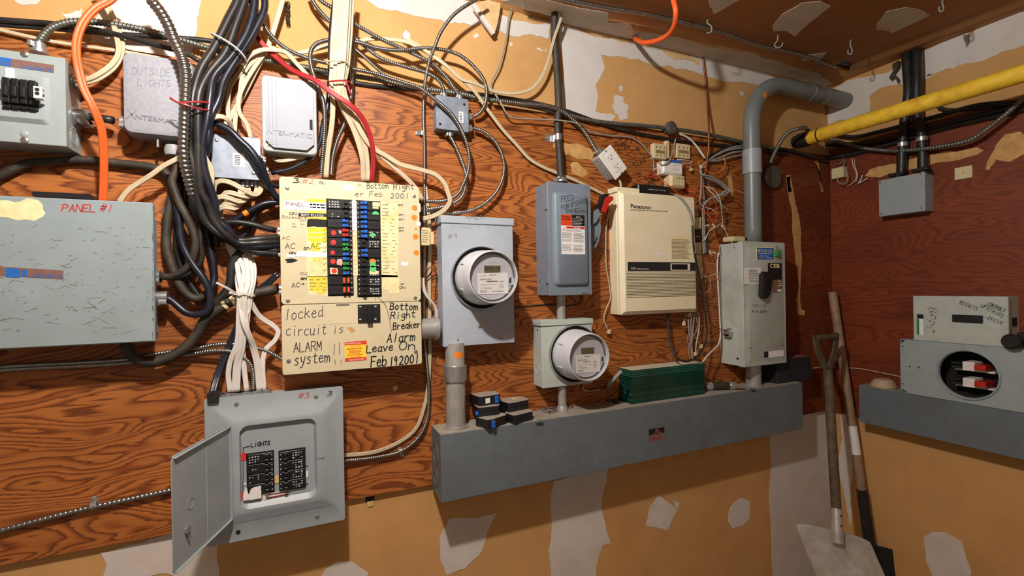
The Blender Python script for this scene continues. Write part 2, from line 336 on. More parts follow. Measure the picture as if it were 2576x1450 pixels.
m_gry = M('grey_wire', (150, 146, 136), .5, var=.1)
m_enl = M('grey_green_enamel', (160, 172, 172), .42, var=.05, scale=20, dirt=(138, 142, 136), dirt_amt=.4)
m_en1 = M('blue_grey_enamel', (146, 160, 164), .45, var=.05, scale=18, dirt=(136, 144, 142), dirt_amt=.4)
m_en3 = M('mid_grey_enamel', (156, 166, 170), .42, var=.05, scale=20)
m_tim1 = M('timer_grey', (150, 152, 160), .6, var=.1, scale=160, bump=.3)
m_tim2 = M('timer_light_grey', (142, 146, 156), .5, var=.04, scale=30)
m_tim2s = M('timer_side_grey', (160, 162, 160), .5, var=.06)
m_bei = M('beige_enamel', (216, 205, 170), .45, var=.03, scale=14, dirt=(205, 188, 140), dirt_amt=.35)
m_met1 = M('pale_blue_enamel', (177, 187, 199), .42, var=.04, scale=14, dirt=(150, 156, 164), dirt_amt=.4)
m_met2 = M('pale_green_enamel', (190, 200, 192), .45, var=.04, scale=14, dirt=(150, 152, 140), dirt_amt=.4)
m_dis = M('slate_enamel', (126, 139, 153), .42, var=.05, scale=24, dirt=(104, 112, 120), dirt_amt=.4)
m_ceb = M('stone_grey_enamel', (190, 198, 190), .48, var=.06, scale=18, dirt=(140, 140, 126), dirt_amt=.5)
m_wire = M('duct_grey', (104, 114, 120), .5, var=.08, scale=30, dirt=(90, 90, 88), dirt_amt=.5)
m_dust = M('dusty_duct_top', (158, 150, 136), .85, var=.14, scale=30, dirt=(120, 114, 104), dirt_amt=.6, dirt_scale=10)
m_pan = M('cream_plastic', (244, 233, 198), .5, var=.03, scale=14, dirt=(206, 188, 142), dirt_amt=.3)
m_pvc = M('grey_pvc', (120, 124, 122), .36, var=.06, scale=12, dirt=(92, 92, 88), dirt_amt=.5)
m_pvcl = M('light_pvc', (156, 160, 164), .4, var=.05)
m_yel = M('yellow_pipe', (255, 200, 56), .5, var=.14, scale=16, dirt=(170, 108, 20), dirt_amt=.5, dirt_scale=30)
m_bkp = M('black_plastic', (26, 26, 27), .4, var=.2)
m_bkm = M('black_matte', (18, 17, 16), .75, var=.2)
m_dkb = M('dark_box', (36, 36, 42), .6, var=.2)
m_blu = M('blue_toggle', (36, 100, 190), .4, var=.06)
m_rdt = M('red_toggle', (196, 46, 32), .4, var=.06)
m_grn = M('green_toggle', (40, 140, 62), .4, var=.06)
m_ort = M('orange_toggle', (236, 86, 40), .4, var=.06)
m_ink = M('black_ink', (20, 20, 24), .7, var=.1)
m_inkp = M('violet_ink', (56, 44, 62), .7, var=.2)
m_inkg = M('faded_ink', (120, 112, 96), .7, var=.2)
m_inkb = M('brown_ink', (150, 122, 84), .7, var=.2)
m_inkr = M('red_ink', (196, 52, 44), .7, var=.15)
m_inkrb = M('rust_ink', (140, 56, 40), .7, var=.15)
m_wpr = M('white_paper', (240, 238, 236), .7, var=.03)
m_wpp = M('white_print', (205, 205, 200), .6, var=.1)
m_ypr = M('yellow_paper', (250, 214, 60), .7, var=.05)
m_cpr = M('cream_paper', (244, 226, 176), .7, var=.1, scale=60, dirt=(228, 190, 90), dirt_amt=.7, dirt_scale=20)
m_odot = M('orange_sticker', (240, 136, 30), .6, var=.05)
m_rdot = M('red_sticker', (222, 48, 40), .6, var=.05)
m_gdot = M('green_sticker', (90, 205, 120), .6, var=.05)
m_pink = M('pink_paper', (228, 170, 160), .7, var=.2, scale=60)
m_lblu = M('label_blue', (34, 104, 186), .5, var=.1, scale=60)
m_lbrn = M('label_brown', (128, 92, 82), .6, var=.12, scale=60)
m_oran = M('label_orange', (226, 72, 30), .5, var=.06)
m_lred = M('label_red', (206, 30, 36), .5, var=.05)
m_glass_edge = M('green_glass', (14, 62, 50), .12, var=.25, scale=14, spec=.6)
m_glass_edge2 = M('pale_glass_edge', (44, 100, 80), .15, var=.2, scale=14)
m_glass_top = M('frosted_glass_top', (214, 216, 194), .35, var=.08, scale=12, dirt=(230, 228, 210), dirt_amt=.6, dirt_scale=8)
m_plate = M('meter_face', (196, 197, 204), .45, var=.05)
m_mbody = M('meter_shell', (204, 208, 212), .35, var=.05)
m_lcd = M('lcd_green', (96, 92, 62), .3, var=.06)
m_wood = M('pale_handle_wood', (160, 128, 100), .6, var=.2, scale=30, dirt=(110, 82, 58), dirt_amt=.6, dirt_scale=14)
m_woodd = M('weathered_wood', (92, 78, 58), .75, var=.35, scale=45, dirt=(50, 40, 30), dirt_amt=.7, dirt_scale=20)
m_alum = M('worn_blade', (196, 190, 180), .38, .45, var=.2, scale=12, dirt=(120, 108, 92), dirt_amt=.7, dirt_scale=9)
m_iron = M('black_iron', (44, 40, 36), .55, .4, var=.3, scale=16)
m_porc = M('glazed_cover', (196, 176, 142), .25, var=.12, scale=14, dirt=(120, 92, 62), dirt_amt=.6)
m_bronze = M('brass_tip', (170, 130, 70), .4, .7, var=.1)
m_wplas = M('white_plastic', (236, 232, 224), .4, var=.03)
m_ivory = M('ivory_plastic', (220, 204, 158), .5, var=.05, dirt=(190, 165, 110), dirt_amt=.4)
m_clear = bpy.data.materials.new('clear_cover'); m_clear.use_nodes = True
_nt = m_clear.node_tree; _b = _nt.nodes['Principled BSDF']; _o = _nt.nodes['Material Output']; _t = _nt.nodes.new('ShaderNodeBsdfTransparent'); _g = _nt.nodes.new('ShaderNodeBsdfGlossy'); _f = _nt.nodes.new('ShaderNodeFresnel'); _mx = _nt.nodes.new('ShaderNodeMixShader')
_g.inputs['Roughness'].default_value = .05; _f.inputs[0].default_value = 1.45; _t.inputs[0].default_value = (.96, .96, .96, 1)
_mx.inputs[0].default_value = .05; _nt.links.new(_t.outputs[0], _mx.inputs[1]); _nt.links.new(_g.outputs[0], _mx.inputs[2]); _nt.links.new(_mx.outputs[0], _o.inputs[0])
_nt.nodes.remove(_b)
m_embsh_pencil = M('emboss_shade_pencil', (122, 124, 132), .6, var=.1)  # darker grey paints relief shading on raised letters; also colours pencil writing
m_tim2sh = M('pale_emboss_shade', (126, 130, 140), .5, var=.05)  # shading of the pale lid's raised lettering, put into a darker colour
# ---------------------------------------------------------------- the room
CR = {'c1': (0, 0, 3.0212), 'c2': (560, 0, 3.0208), 'c3': (1200, 0, 3.0214), 'c4': (1880, 0, 3.0201), 'c5': (0, 440, 2.7889), 'c6': (680, 420, 2.6857), 'd1': (1060, 420, 2.132), 'd2': (1480, 340, 2.1638), 'd3': (1980, 400, 2.589),
      'd4': (380, 940, 2.8426), 'd5': (1080, 880, 2.5439), 'd6': (1980, 920, 2.7366), 'd7': (0, 840, 2.3778), 'k1': (380, 300, 4.5306), 'k2': (380, 600, 3.625), 'k3': (1000, 440, 2.7885), 'k4': (1560, 330, 4.678), 'k5': (1680, 560, 3.8158), 'k6': (1160, 960, 8.587),
      'k7': (2140, 720, 3.1522), 'k8': (1120, 600, 7.25), 'g1': (700, 430, 5.3702), 'g2': (700, 690, 5.5769), 'g3': (590, 1090, 8.0556), 'g4': (0, 100, 4.8333), 'g5': (1400, 450, 4.6774), 'g6': (1800, 590, 4.2647), 'g7': (1440, 800, 8.0556), 'g8': (1500, 890, 6.44)}
def k(c, s, d=None):
    """crop-space 'x,y[,depth] x,y ...' to frame pixels"""
    x0, y0, sc = CR[c]; o = []
    for q in s.split():
        v = [float(a) for a in q.split(',')]; p = (x0+v[0]/sc, y0+v[1]/sc)
        if len(v) > 2: p += (v[2],)
        elif d is not None: p += (d,)
        o.append(p)
    return o
def struct(name, mb, mat, cuts=None):
    o = build(name, mb, mat, None, (0, 0, 0), 30); o['kind'] = 'structure'; o['base'] = [0., 0., 0.]
    if cuts:
        for c in cuts:
            md = o.modifiers.new('cut', 'BOOLEAN'); md.operation = 'DIFFERENCE'; md.solver = 'EXACT'; md.object = c
        dg = bpy.context.evaluated_depsgraph_get(); dg.update()
        me = bpy.data.meshes.new_from_object(o.evaluated_get(dg)); o.modifiers.clear(); o.data = me; me.name = name
        for c in cuts: bpy.data.objects.remove(c)
    return o
XL, YF = -2.0, -2.7
def slab(x0, x1, y0, y1, z0, z1):
    mb = MB(); rb(mb, Fr((0, 0, 0), (1, 0, 0), (0, 1, 0), (0, 0, 1)), x0, x1, y0, y1, z0, z1); return mb
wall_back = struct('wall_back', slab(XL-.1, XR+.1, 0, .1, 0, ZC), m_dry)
wall_right = struct('wall_right', slab(XR, XR+.1, YF, 0, 0, ZC), m_dry)
wall_left = struct('wall_left', slab(XL-.1, XL, YF, 0, 0, ZC), m_paint)
wall_front = struct('wall_front', slab(XL-.1, XR+.1, YF-.1, YF, 0, ZC), m_paint)
floor = struct('floor', slab(XL-.1, XR+.1, YF-.1, .1, -.1, 0), m_floor)
def cutter(pts):
    mb = MB(); poly(mb, FC, jag([FC.px(*p, 0) for p in pts], .12, 2, 3), -.05, .02); return build('cutter', mb, m_bkm, None, (0, 0, 0), 0)
_cuts = [cutter(k('c4', '665,498 735,465 805,490 770,548')), cutter([(1387, 38), (1418, 36), (1421, 62), (1408, 66), (1386, 58)]), cutter([(1588, 93), (1604, 92), (1606, 101), (1592, 105)]),
         cutter([(1684, 123), (1697, 121), (1699, 129), (1688, 131)]), cutter([(2255, 160), (2300, 128), (2318, 130), (2316, 145), (2262, 168)]), cutter([(1205, -14), (1262, -12), (1264, 2), (1210, 4)])]
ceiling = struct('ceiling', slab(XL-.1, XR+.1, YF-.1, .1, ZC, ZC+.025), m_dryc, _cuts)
struct('void_cap', slab(XL-.1, XR+.1, YF-.1, .1, ZC+.2, ZC+.22), m_bkm).name = 'black_cap_1'  # slab coloured black to stand in for the dark void above the holes
bpy.data.objects['black_cap_1']['label'] = 'black cap put in for the darkness above the ceiling holes'
def patch(wall, F, pts, mat, name='joint_compound_patch', t=.0012, amp=.13, seed=1, it=4):
    mb = MB(); poly(mb, F, jag([F.px(*p[:2], 0) for p in pts], amp, it, seed), -.0005, t); return part(wall, name, mb, mat, angle=30)
P_ = patch
P_(wall_back, FB, [(262, -12), (512, -12), (500, 40), (490, 95), (487, 140), (225, 110), (232, 60), (255, 25)], m_mud, seed=2)
P_(wall_back, FB, [(30, -8), (108, -8), (90, 12), (60, 14), (40, 6)], m_mud, seed=3)
P_(wall_back, FB, [(150, 30), (205, 15), (215, 60), (170, 58)], m_mud, seed=33, amp=.3)
P_(wall_back, FB, [(905, -12), (957, 23), (1057, 43), (1182, 63), (1280, 88), (1379, 98), (1386, 52), (1190, 6), (1150, -14)], m_mud, seed=4)
P_(wall_back, FB, k('c3', '640,180 1200,300 1700,440 2115,530 2500,615 2750,660 2750,720 2500,700 2300,660 2115,645 1900,620 1690,560 1440,500 1370,515 1300,482 1180,450 940,415 970,520 930,600 900,660 900,850 1060,880 1020,930 640,850'), m_mud, seed=5, amp=.1)
P_(wall_back, FB, k('c3', '1040,730 1110,735 1125,790 1155,800 1140,860 1140,905 1090,915 1050,860 1030,800'), m_mud, seed=6, amp=.25)
P_(wall_back, FB, k('c3', '1080,655 1105,655 1105,690 1085,700'), m_mud, seed=7)
P_(wall_back, FB, k('c3', '245,325 268,325 268,350 248,355'), m_mud, seed=9)
P_(wall_back, FB, k('c3', '435,362 530,368 528,395 480,390'), m_mud, seed=10, amp=.3)
P_(wall_back, FB, k('c3', '1990,700 2015,690 2030,720 2010,730'), m_mud, seed=11)
P_(wall_back, FB, k('c3', '190,42 560,140 560,175 400,150 190,72'), m_tapey, seed=12, t=.003, name='corner_tape')
P_(wall_back, FB, k('c3', '660,185 1170,305 1160,335 900,275 660,215'), m_tapey, seed=13, t=.003, name='corner_tape')
P_(wall_back, FB, k('c3', '1200,320 1680,460 1680,500 1500,455 1280,360'), m_tapey, seed=14, t=.003, name='corner_tape')
P_(wall_back, FB, k('c2', '1930,250 1950,275 1920,295 1900,270'), m_mud, seed=15)
# lower wall
P_(wall_back, FB, [(917, 1243), (943, 1240), (940, 1262), (921, 1266)], m_bkm, seed=40, name='hole_shade_patch', amp=.1)  # flat black patch paints the shade inside a small hole
P_(wall_back, FB, [(923, 1262), (940, 1259), (938, 1272), (926, 1275)], m_tapey, seed=41, name='broken_paper_edge', t=.003)
P_(wall_back, FB, k('d5', '795,840 775,1000 780,1200 785,1520 1060,1520 1065,1400 1110,1250 1165,1240 1120,1090 1100,1000 1140,760'), m_mud, seed=16, amp=.08)
P_(wall_back, FB, k('d5', '130,1080 430,1045 380,1150 330,1300 230,1400 110,1440 70,1350 65,1200'), m_mud, seed=17, amp=.06)
P_(wall_back, FB, k('d5', '1465,935 1545,990 1585,1030 1555,1090 1520,1160 1390,1130 1410,1010'), m_mud, seed=18, amp=.06)
P_(wall_back, FB, k('d5', '1560,955 1602,985 1588,1028 1570,1000'), m_mud, seed=19)
P_(wall_back, FB, k('d5', '1990,950 2050,970 2050,1080 2000,1130 1940,1145 1910,1100 1925,1010'), m_mud, seed=20, amp=.05)
P_(wall_back, FB, [(1930, 1050), (1938, 1140), (1935, 1240), (1940, 1330), (1946, 1470), (2145, 1470), (2120, 1120), (2105, 1025)], m_mud, seed=21, amp=.04)
P_(wall_back, FB, [(253, 1392), (268, 1420), (255, 1470), (548, 1480), (548, 1330), (421, 1344)], m_mud, seed=22, amp=.07)
P_(wall_back, FB, [(800, 1470), (820, 1432), (848, 1413), (886, 1415), (925, 1440), (925, 1470)], m_mud, seed=23, amp=.06)
# right wall
P_(wall_right, FR, k('c4', '620,690 760,615 1270,420 1700,255 2130,85 2130,335 1940,390 1840,440 1600,500 1560,525 1540,515 1330,580 1300,640 980,690 930,740 930,850 620,950'), m_mud, seed=24, amp=.09)
P_(wall_right, FR, k('d6', '372,330 410,335 415,420 450,680 445,1050 430,1115 415,1000 385,500'), m_mud, seed=25, amp=.08)
P_(wall_right, FR, k('d6', '945,1180 1000,1145 1090,1150 1200,1210 1235,1330 1270,1430 1230,1500 1010,1480 960,1350'), m_mud, seed=26, amp=.04)
P_(wall_right, FR, k('c4', '1640,270 1700,250 1690,330 1665,365'), m_inkg, seed=27, t=.0016, name='stain')
P_(wall_right, FR, k('c4', '1330,590 1400,560 1390,590 1340,605'), m_mud, seed=28)
# ceiling
P_(ceiling, FC, k('c4', '190,200 260,110 420,20 560,8 635,45 360,275 300,235 200,235'), m_mud2, seed=29, amp=.05)
P_(ceiling, FC, k('c4', '980,190 1050,90 1200,55 1330,80 1385,120 1100,250 1080,235 985,225'), m_mud2, seed=30, amp=.05)
P_(ceiling, FC, k('c3', '1760,-10 2010,-10 1800,105 1765,40'), m_mud2, seed=31, amp=.06)
P_(ceiling, FC, k('c3', '190,0 500,-10 690,40 900,80 1000,100 1000,170 1160,180 1200,240 1540,280 1700,330 2000,390 2115,410 2380,500 2600,560 2700,640 2640,660 2115,530 1700,440 1200,300 660,180 560,120 190,20'), m_mud2, seed=32, amp=.05)
P_(ceiling, FC, k('c4', '420,410 600,400 560,450 520,480 430,460'), m_mud2, seed=34, amp=.2)
# torn flap hanging from the ceiling hole
mb = MB(); fl = [FB.px(x, y, .03) for x, y in k('c2', '1925,20 2105,-20 2112,60 2092,170 2062,262')]
poly(mb, FB, jag(fl, .06, 2, 4), .026, .03); part(ceiling, 'torn_drywall_flap', mb, m_tapey, 'brown torn paper flap hanging from the ceiling')
mb = MB(); poly(mb, FB, [FB.px(x, y, .035) for x, y in k('c2', '1895,40 1920,25 2072,248 2050,262')], .026, .036); part(ceiling, 'torn_gypsum_edge', mb, m_mud, 'white broken gypsum edge of the torn flap')
mb = MB(); poly(mb, FR, jag([FR.px(x, y, .03) for x, y in k('c4', '1100,485 1150,460 1140,520 1110,560 1145,600 1140,630 1120,580 1085,605 1075,590 1105,540')], .08, 2, 3), .02, .03); part(ceiling, 'torn_vapor_barrier', mb, m_blkd, 'dark frayed scrap hanging at the ceiling hole')
# plywood
SEAM = FB.px(1893, 400, .016)[0]
def sheet(label, F, u0, u1, v0, v1, n, mat):
    mb = MB(); rb(mb, F, u0, u1, v0, v1, 0, n, 0, .0012); return single('plywood_sheet', label, 'plywood', mb, mat)
ply_a = sheet('large orange-brown plywood backboard with swirling grain behind the electrical boxes', FB, -1.75, SEAM-.001, .896, 2.099, .016, m_ply)
ply_b = sheet('narrow dark plywood strip beside the corner behind the thick grey conduit', FB, SEAM+.001, XR-.002, .896, 2.099, .016, m_ply2)
ply_c = sheet('dark reddish plywood backboard on the side wall under the yellow pipe', FR, .018, 2.0, .886, 2.128, .016, m_ply3)
def peel(par, F, pts, seed, name='peeled_veneer_patch', mat=None):
    mb = MB(); poly(mb, F, jag([F.px(*p[:2], .016) for p in pts], .12, 3, seed), .0155, .0166); return part(par, name, mb, mat or m_veneer, angle=30)
peel(ply_a, FB, k('c3', '580,1090 700,1095 860,1130 890,1170 870,1225 770,1210 650,1150 575,1120'), 1)
peel(ply_a, FB, k('c3', '705,1250 760,1230 830,1290 840,1320 800,1350 720,1310'), 2)
peel(ply_b, FB, k('d2', '1075,230 1100,225 1155,830 1160,950 1180,960 1175,985 1140,980 1145,830 1110,480'), 3)
peel(ply_a, FB, k('k4', '1260,520 1305,515 1335,770 1300,785'), 4)
peel(ply_b, FB, k('c4', '505,1210 535,1215 580,1460 560,1460'), 5)
peel(ply_b, FB, k('c4', '298,1330 330,1335 338,1460 305,1460'), 6)
peel(ply_c, FR, k('c4', '890,1340 930,1290 1150,1240 1300,1185 1500,1150 1750,1120 1800,1145 1700,1190 1400,1250 1200,1290 1000,1350'), 7)
peel(ply_c, FR, k('c4', '1900,1090 1960,1020 2140,1025 2120,1150 1990,1230 1890,1210 1840,1290 1810,1290'), 8)
peel(ply_c, FR, k('c4', '1750,960 1810,950 1800,1000 1760,1010'), 9, mat=m_ply2)
# the bare bulb fixture behind the camera position, holds the only lamp
FU = Fr((LAMP[0], LAMP[1], ZC), (1, 0, 0), (0, -1, 0), (0, 0, -1))
t = thing('ceiling_lampholder', 'white porcelain ceiling lampholder with a bare bulb', 'lamp', (LAMP[0], LAMP[1], ZC))
mb = MB(); lathe(mb, FU, 0, 0, [(0, .056), (.012, .055), (.022, .035), (.04, .026), (.052, .024)]); part(t, 'lampholder_base', mb, m_wplas)
lo.parent = t; lo.location = (LAMP[0]-LAMP[0], 0, LAMP[2]-ZC)
# ---------------------------------------------------------------- boxes on the left
def base_of(F, u0, u1, v0, n=.016): return F.P((u0+u1)/2, v0, n)
def knockout(mb, F, u, v, n, r, mi=0):
    ring(mb, F, circ(u, v, r, 20), circ(u, v, r*.9, 20), n-.0005, n+.0008, mi)
    return mb
def side_frame(F, u, sgn=1):   # frame on a box's side face at u; its U runs away from the wall (sgn +1: faces +U, else -U)
    o = F.P(u, 0, 0)
    return Fr(o, -F.N*sgn if sgn > 0 else F.N, F.V, F.U*sgn) if False else Fr(o, (F.N if sgn < 0 else -F.N), F.V, F.U*sgn)
def clamp_conn(par, F, p, axis, r=.012, l=.025, mat=None, name='cable_connector'):
    """cable clamp: flange ring, body and a saddle with two screws; p world, axis world direction outward"""
    a = np.array(axis, float); up = np.array([0, 0, 1.]) if abs(a[2]) < .8 else np.array([1., 0, 0])
    U = np.cross(up, a); U /= np.linalg.norm(U); V = np.cross(a, U); G = Fr(p, U, V, a); mb = MB()
    lathe(mb, G, 0, 0, [(-.002, r*1.35), (.004, r*1.35), (.005, r), (l*.5, r), (l, r*1.05)], 14)
    rb(mb, G, -r*1.2, r*1.2, -r*1.25, -r*.5, l*.45, l, .002)
    screw(mb, Fr(p+a*l*.7-V*r*1.2, U, a, -V), r*.7, 0, 0, r*.3); screw(mb, Fr(p+a*l*.7-V*r*1.2, U, a, -V), -r*.7, 0, 0, r*.3)
    return part(par, name, mb, mat or m_steel)
# --- breaker enclosure, top left
n = .10; _, u1, v0, v1 = FB.quad(n, (60, 131), (165, 147), (165, 369), (60, 360)); u0 = u1-.27
t = thing('breaker_enclosure', 'grey breaker enclosure with four black breakers, cut by the left edge', 'breaker box', base_of(FB, u0, u1, v0))
mb = MB(); rb(mb, FB, u0+.002, u1-.002, v0+.002, v1-.002, .016, n-.002); part(t, 'body', mb, m_enl)
mb = MB(); rb(mb, FB, u0, u1, v0, v1, n-.014, n, .002, .0012); cov = part(t, 'cover', mb, m_enl)
c = FB.rc(n+.006, -120, 165, 125, 316); c = (u0+.03, FB.px(124, 250, n+.006)[0], FB.px(100, 313, n+.006)[1], FB.px(100, 186, n+.006)[1])
mb = MB(); levels(mb, FB, *c, .008, [(n-.001, 0), (n+.006, .008), (n+.008, .010)], seg=4); dor = part(cov, 'raised_panel', mb, m_enl)
mb = MB(); bx0 = FB.rc(n+.009, 8, 203, 96, 277); rb(mb, FB, *bx0, n+.006, n+.010)
part(t, 'breaker_bank', mb, m_bkm)
for i in range(4):
    mb = MB(); w = (bx0[1]-bx0[0])/4; a = bx0[0]+w*i; b = bx0[3]
    rb(mb, FB, a+.001, a+w-.001, b-.052, b+.001, n+.008, n+.018, .001, .002); rb(mb, FB, a+.002, a+w-.002, b-.040, b-.016, n+.016, n+.024, .001, .003)
    rb(mb, FB, a+.001, a+w-.001, bx0[2], b-.056, n+.008, n+.016, .001, .001); part(t, 'breaker', mb, m_bkp)
mb = MB(); rb(mb, FB, *FB.rc(n+.037, 83, 218, 105, 243), n+.034, n+.0355, .002)
q = FB.rc(n+.037, 83, 217, 105, 221); rb(mb, FB, *q, n+.02, n+.036); q = FB.rc(n+.037, 83, 242, 105, 246); rb(mb, FB, *q, n+.02, n+.036)
lathe(mb, FB, *FB.px(93, 225, n+.036), [(n+.0355, .004), (n+.0358, .004)], 12, 1); lathe(mb, FB, *FB.px(93, 235, n+.036), [(n+.0355, .004), (n+.0358, .004)], 12, 1); part(t, 'lockout_bracket', mb, [m_wplas, m_bkm])
mb = MB()
poly(mb, FB, [FB.px(x, y, n) for x, y in ((-90, 130), (136, 164), (136, 184), (-90, 152))], n-.0002, n+.0005)
poly(mb, FB, [FB.px(x, y, n) for x, y in ((-90, 131), (28, 148), (28, 168), (-90, 151))], n+.0003, n+.0008, 1)
typo(mb, FB, n+.0010, 'LOADCENTER', (52, 171), (132, 182), 8, 1, .02); typo(mb, FB, n+.0012, 'I-T-E', (2, 162), (26, 165), 10, 0); part(t, 'brand_label', mb, [m_lbrn, m_lblu], 'blue and brown label strip')
mb = MB(); chip(mb, FB, 14, 172, 37, 203, n+.0088, .0008, 0, .003); part(t, 'sticker', mb, m_wpr, 'white rounded sticker')
for x, y in ((62, 136), (62, 353)):
    mb = MB(); screw(mb, FB, *FB.px(x, y, n), n, .0075); part(t, 'screw', mb, m_scr)
mb = MB(); screw(mb, FB, *FB.px(62, 337, n), n, .0075); part(t, 'slot_rim', mb, m_enl)
mb = MB(); Gs = side_frame(FB, u1-.002, 1)
zz = FB.px(185, 345, .06)[1]; knockout(mb, Gs, -.055, zz, 0, .022); knockout(mb, Gs, -.055, zz, 0, .016); part(t, 'knockout', mb, m_enl)
zc1 = FB.px(190, 205, .06)[1]; zc2 = FB.px(205, 292, .06)[1]
clamp_conn(t, FB, np.array([u1-.002, -.055, zc1]), (1, 0, 0), .012, .02)
clamp_conn(t, FB, np.array([u1-.002, -.055, zc2]), (1, 0, 0), .016, .03)
clamp_conn(t, FB, FB.W(98, 132, .055), (0, 0, 1), .012, .02)
# --- grey timer box with pencilled OUTSIDE LIGHTS
n = .10; u0, u1, v0, v1 = FB.quad(n, (304, 124), (489, 152), (489, 352), (305, 332))
t = thing('timer_switch_box', 'dull grey timer box behind the thick flexible conduit, OUTSIDE LIGHTS pencilled on it', 'timer box', base_of(FB, u0, u1, v0))
mb = MB(); rb(mb, FB, u0+.006, u1-.006, v0+.006, v1-.006, .016, .066, .008); part(t, 'body', mb, m_tim1)
mb = MB(); levels(mb, FB, u0, u1, v0, v1, .018, [(.062, .001), (.064, 0), (n-.012, .001), (n-.003, .004), (n, .012)], seg=5); lid = part(t, 'lid', mb, m_tim1)
mb = MB(); typo(mb, FB, n, 'NTERMATIC', (341, 299), (462, 316), 12, 0, .0, .0015); hand(mb, FB, n+.0006, 'X', (319, 297), (338, 299), 22, .002, 0); part(lid, 'embossed_lettering', mb, m_embsh_pencil)
mb = MB(); hand(mb, FB, n+.0004, 'OUTSIDE', (331, 187), (428, 192), 19, .0010, 0, .2, .5); hand(mb, FB, n+.0004, 'LIGHTS', (345, 214), (428, 219), 17, .0010, 0, .2, .5); part(lid, 'pencil_writing', mb, m_embsh_pencil)
mb = MB(); tube(mb, path(FB, [(397, 345, .08), (397, 370, .08)]), .003); part(t, 'latch_pin', mb, m_steel)
clamp_conn(t, FB, np.array([u0+.006, -.06, FB.px(290, 305, .06)[1]]), (-1, 0, 0), .013, .018)
mb = MB(); lathe(mb, Fr(FB.W(437, 380, .06), (1, 0, 0), (0, 1, 0), (0, 0, 1)), 0, 0, [(-.012, .018), (0, .02), (.012, .017)], 18); part(t, 'bottom_bushing', mb, m_tim2s)
# --- pale timer box
n = .095; u0, u1, v0, v1 = FB.quad(n, (657, 184), (797, 204), (797, 388), (659, 378))
t = thing('timer_switch_box', 'shiny pale grey timer box with embossed lettering above the beige panel', 'timer box', base_of(FB, u0, u1, v0))
mb = MB(); rb(mb, FB, u0+.005, u1-.005, v0+.005, v1-.005, .016, .066, .006); part(t, 'body', mb, m_tim2s)
mb = MB(); levels(mb, FB, u0, u1, v0, v1, .012, [(.062, 0), (n-.010, 0), (n-.008, .002)], seg=3); rim = part(t, 'lid_rim', mb, m_tim2s)
ch = [(u0+.008, v0+.026), (u0+.026, v0+.009), (u1-.026, v0+.009), (u1-.008, v0+.026), (u1-.008, v1-.026), (u1-.026, v1-.009), (u0+.014, v1-.009), (u0+.008, v1-.016)]
mb = MB(); poly(mb, FB, ch, n-.010, n); lid = part(t, 'lid_panel', mb, m_tim2)
mb = MB()
for x in (676, 685, 694):
    rb(mb, FB, *FB.rc(n, x-1, 200+(x-676)*.1, x+1, 322), n-.0005, n+.0015); rb(mb, FB, *FB.rc(n, x-1, 345, x+1, 363), n-.0005, n+.0015)
typo(mb, FB, n-.0003, 'INTER-MATIC', (668, 336), (784, 349), 12, 0, .0, .0018); part(lid, 'embossed_lettering', mb, m_tim2sh)
mb = MB(); rb(mb, FB, *FB.rc(n, 779, 302, 786, 326), n-.001, n+.002, .001); part(lid, 'latch_slot', mb, m_bkm)
# --- galvanized junction box under the bundle
n = .085; u0, u1, v0, v1 = FB.quad(n, (527, 342), (651, 343), (660, 450), (536, 449))
t = thing('junction_box', 'galvanized junction box with a barcode sticker, beside the black cable bundle', 'junction box', base_of(FB, u0, u1, v0))
mb = MB(); rb(mb, FB, u0+.002, u1-.002, v0+.002, v1-.002, .016, n-.002, .004); part(t, 'body', mb, m_boxgal)
mb = MB(); rb(mb, FB, u0, u1, v0, v1, n-.002, n, .005); part(t, 'cover', mb, m_boxgal)
for a, b in ((545, 353), (638, 436)):
    mb = MB(); screw(mb, FB, *FB.px(a, b, n), n, .0045); part(t, 'screw', mb, m_scr)
mb = MB(); rb(mb, FB, *FB.rc(n, 586, 386, 615, 419), n-.0002, n+.0004, .002, 0, 0)
for i in range(6): rb(mb, FB, *FB.rc(n+.0004, 590, 391+i*4.3, 604, 393+i*4.3), n, n+.0007, 0, 0, 1)
typo(mb, FB, n+.0008, '*', (606, 400), (612, 400), 5, 2, .03); part(t, 'barcode_sticker', mb, [m_wpr, m_bkp, m_lred])
clamp_conn(t, FB, np.array([u1-.002, -.05, FB.px(665, 430, .05)[1]]), (1, 0, 0), .011, .018); clamp_conn(t, FB, np.array([u1-.002, -.05, FB.px(665, 400, .05)[1]]), (1, 0, 0), .009, .012)
for x in (596, 622, 644): clamp_conn(t, FB, FB.W(x, 452, .055), (0, 0, -1), .010, .02)
# --- panel one
n = .115; _, u1, v0, v1 = FB.quad(n, (100, 494), (388, 513), (386, 863), (100, 872)); u0 = u1-.62
t = thing('breaker_box', 'large scratched blue-grey panel cover marked PANEL #1 at the left edge', 'breaker box', base_of(FB, u0, u1, v0))
mb = MB(); rb(mb, FB, u0+.014, u1-.016, v0+.014, v1-.03, .016, n-.012); body = part(t, 'body', mb, m_enl)
mb = MB(); rb(mb, FB, u0, u1, v0, v1, n-.016, n, .002, .0025); part(t, 'cover', mb, m_en1)
mb = MB(); hand(mb, FB, n+.0004, 'PANEL', (155, 532), (238, 534), 18, .0016, 0, .2); hand(mb, FB, n+.0004, '#1', (250, 530), (281, 535), 18, .0016, 0, .1); part(t, 'red_writing', mb, m_inkr)
mb = MB(); poly(mb, FB, [FB.px(x, y, n) for x, y in k('c5', '-60,640 445,672 445,735 -60,705')], n-.0002, n+.0005)
poly(mb, FB, [FB.px(x, y, n) for x, y in k('c5', '42,653 138,660 138,722 42,718')], n, n+.0008, 1); poly(mb, FB, [FB.px(x, y, n) for x, y in k('c5', '150,668 190,670 190,715 150,713')], n, n+.0007, 1)
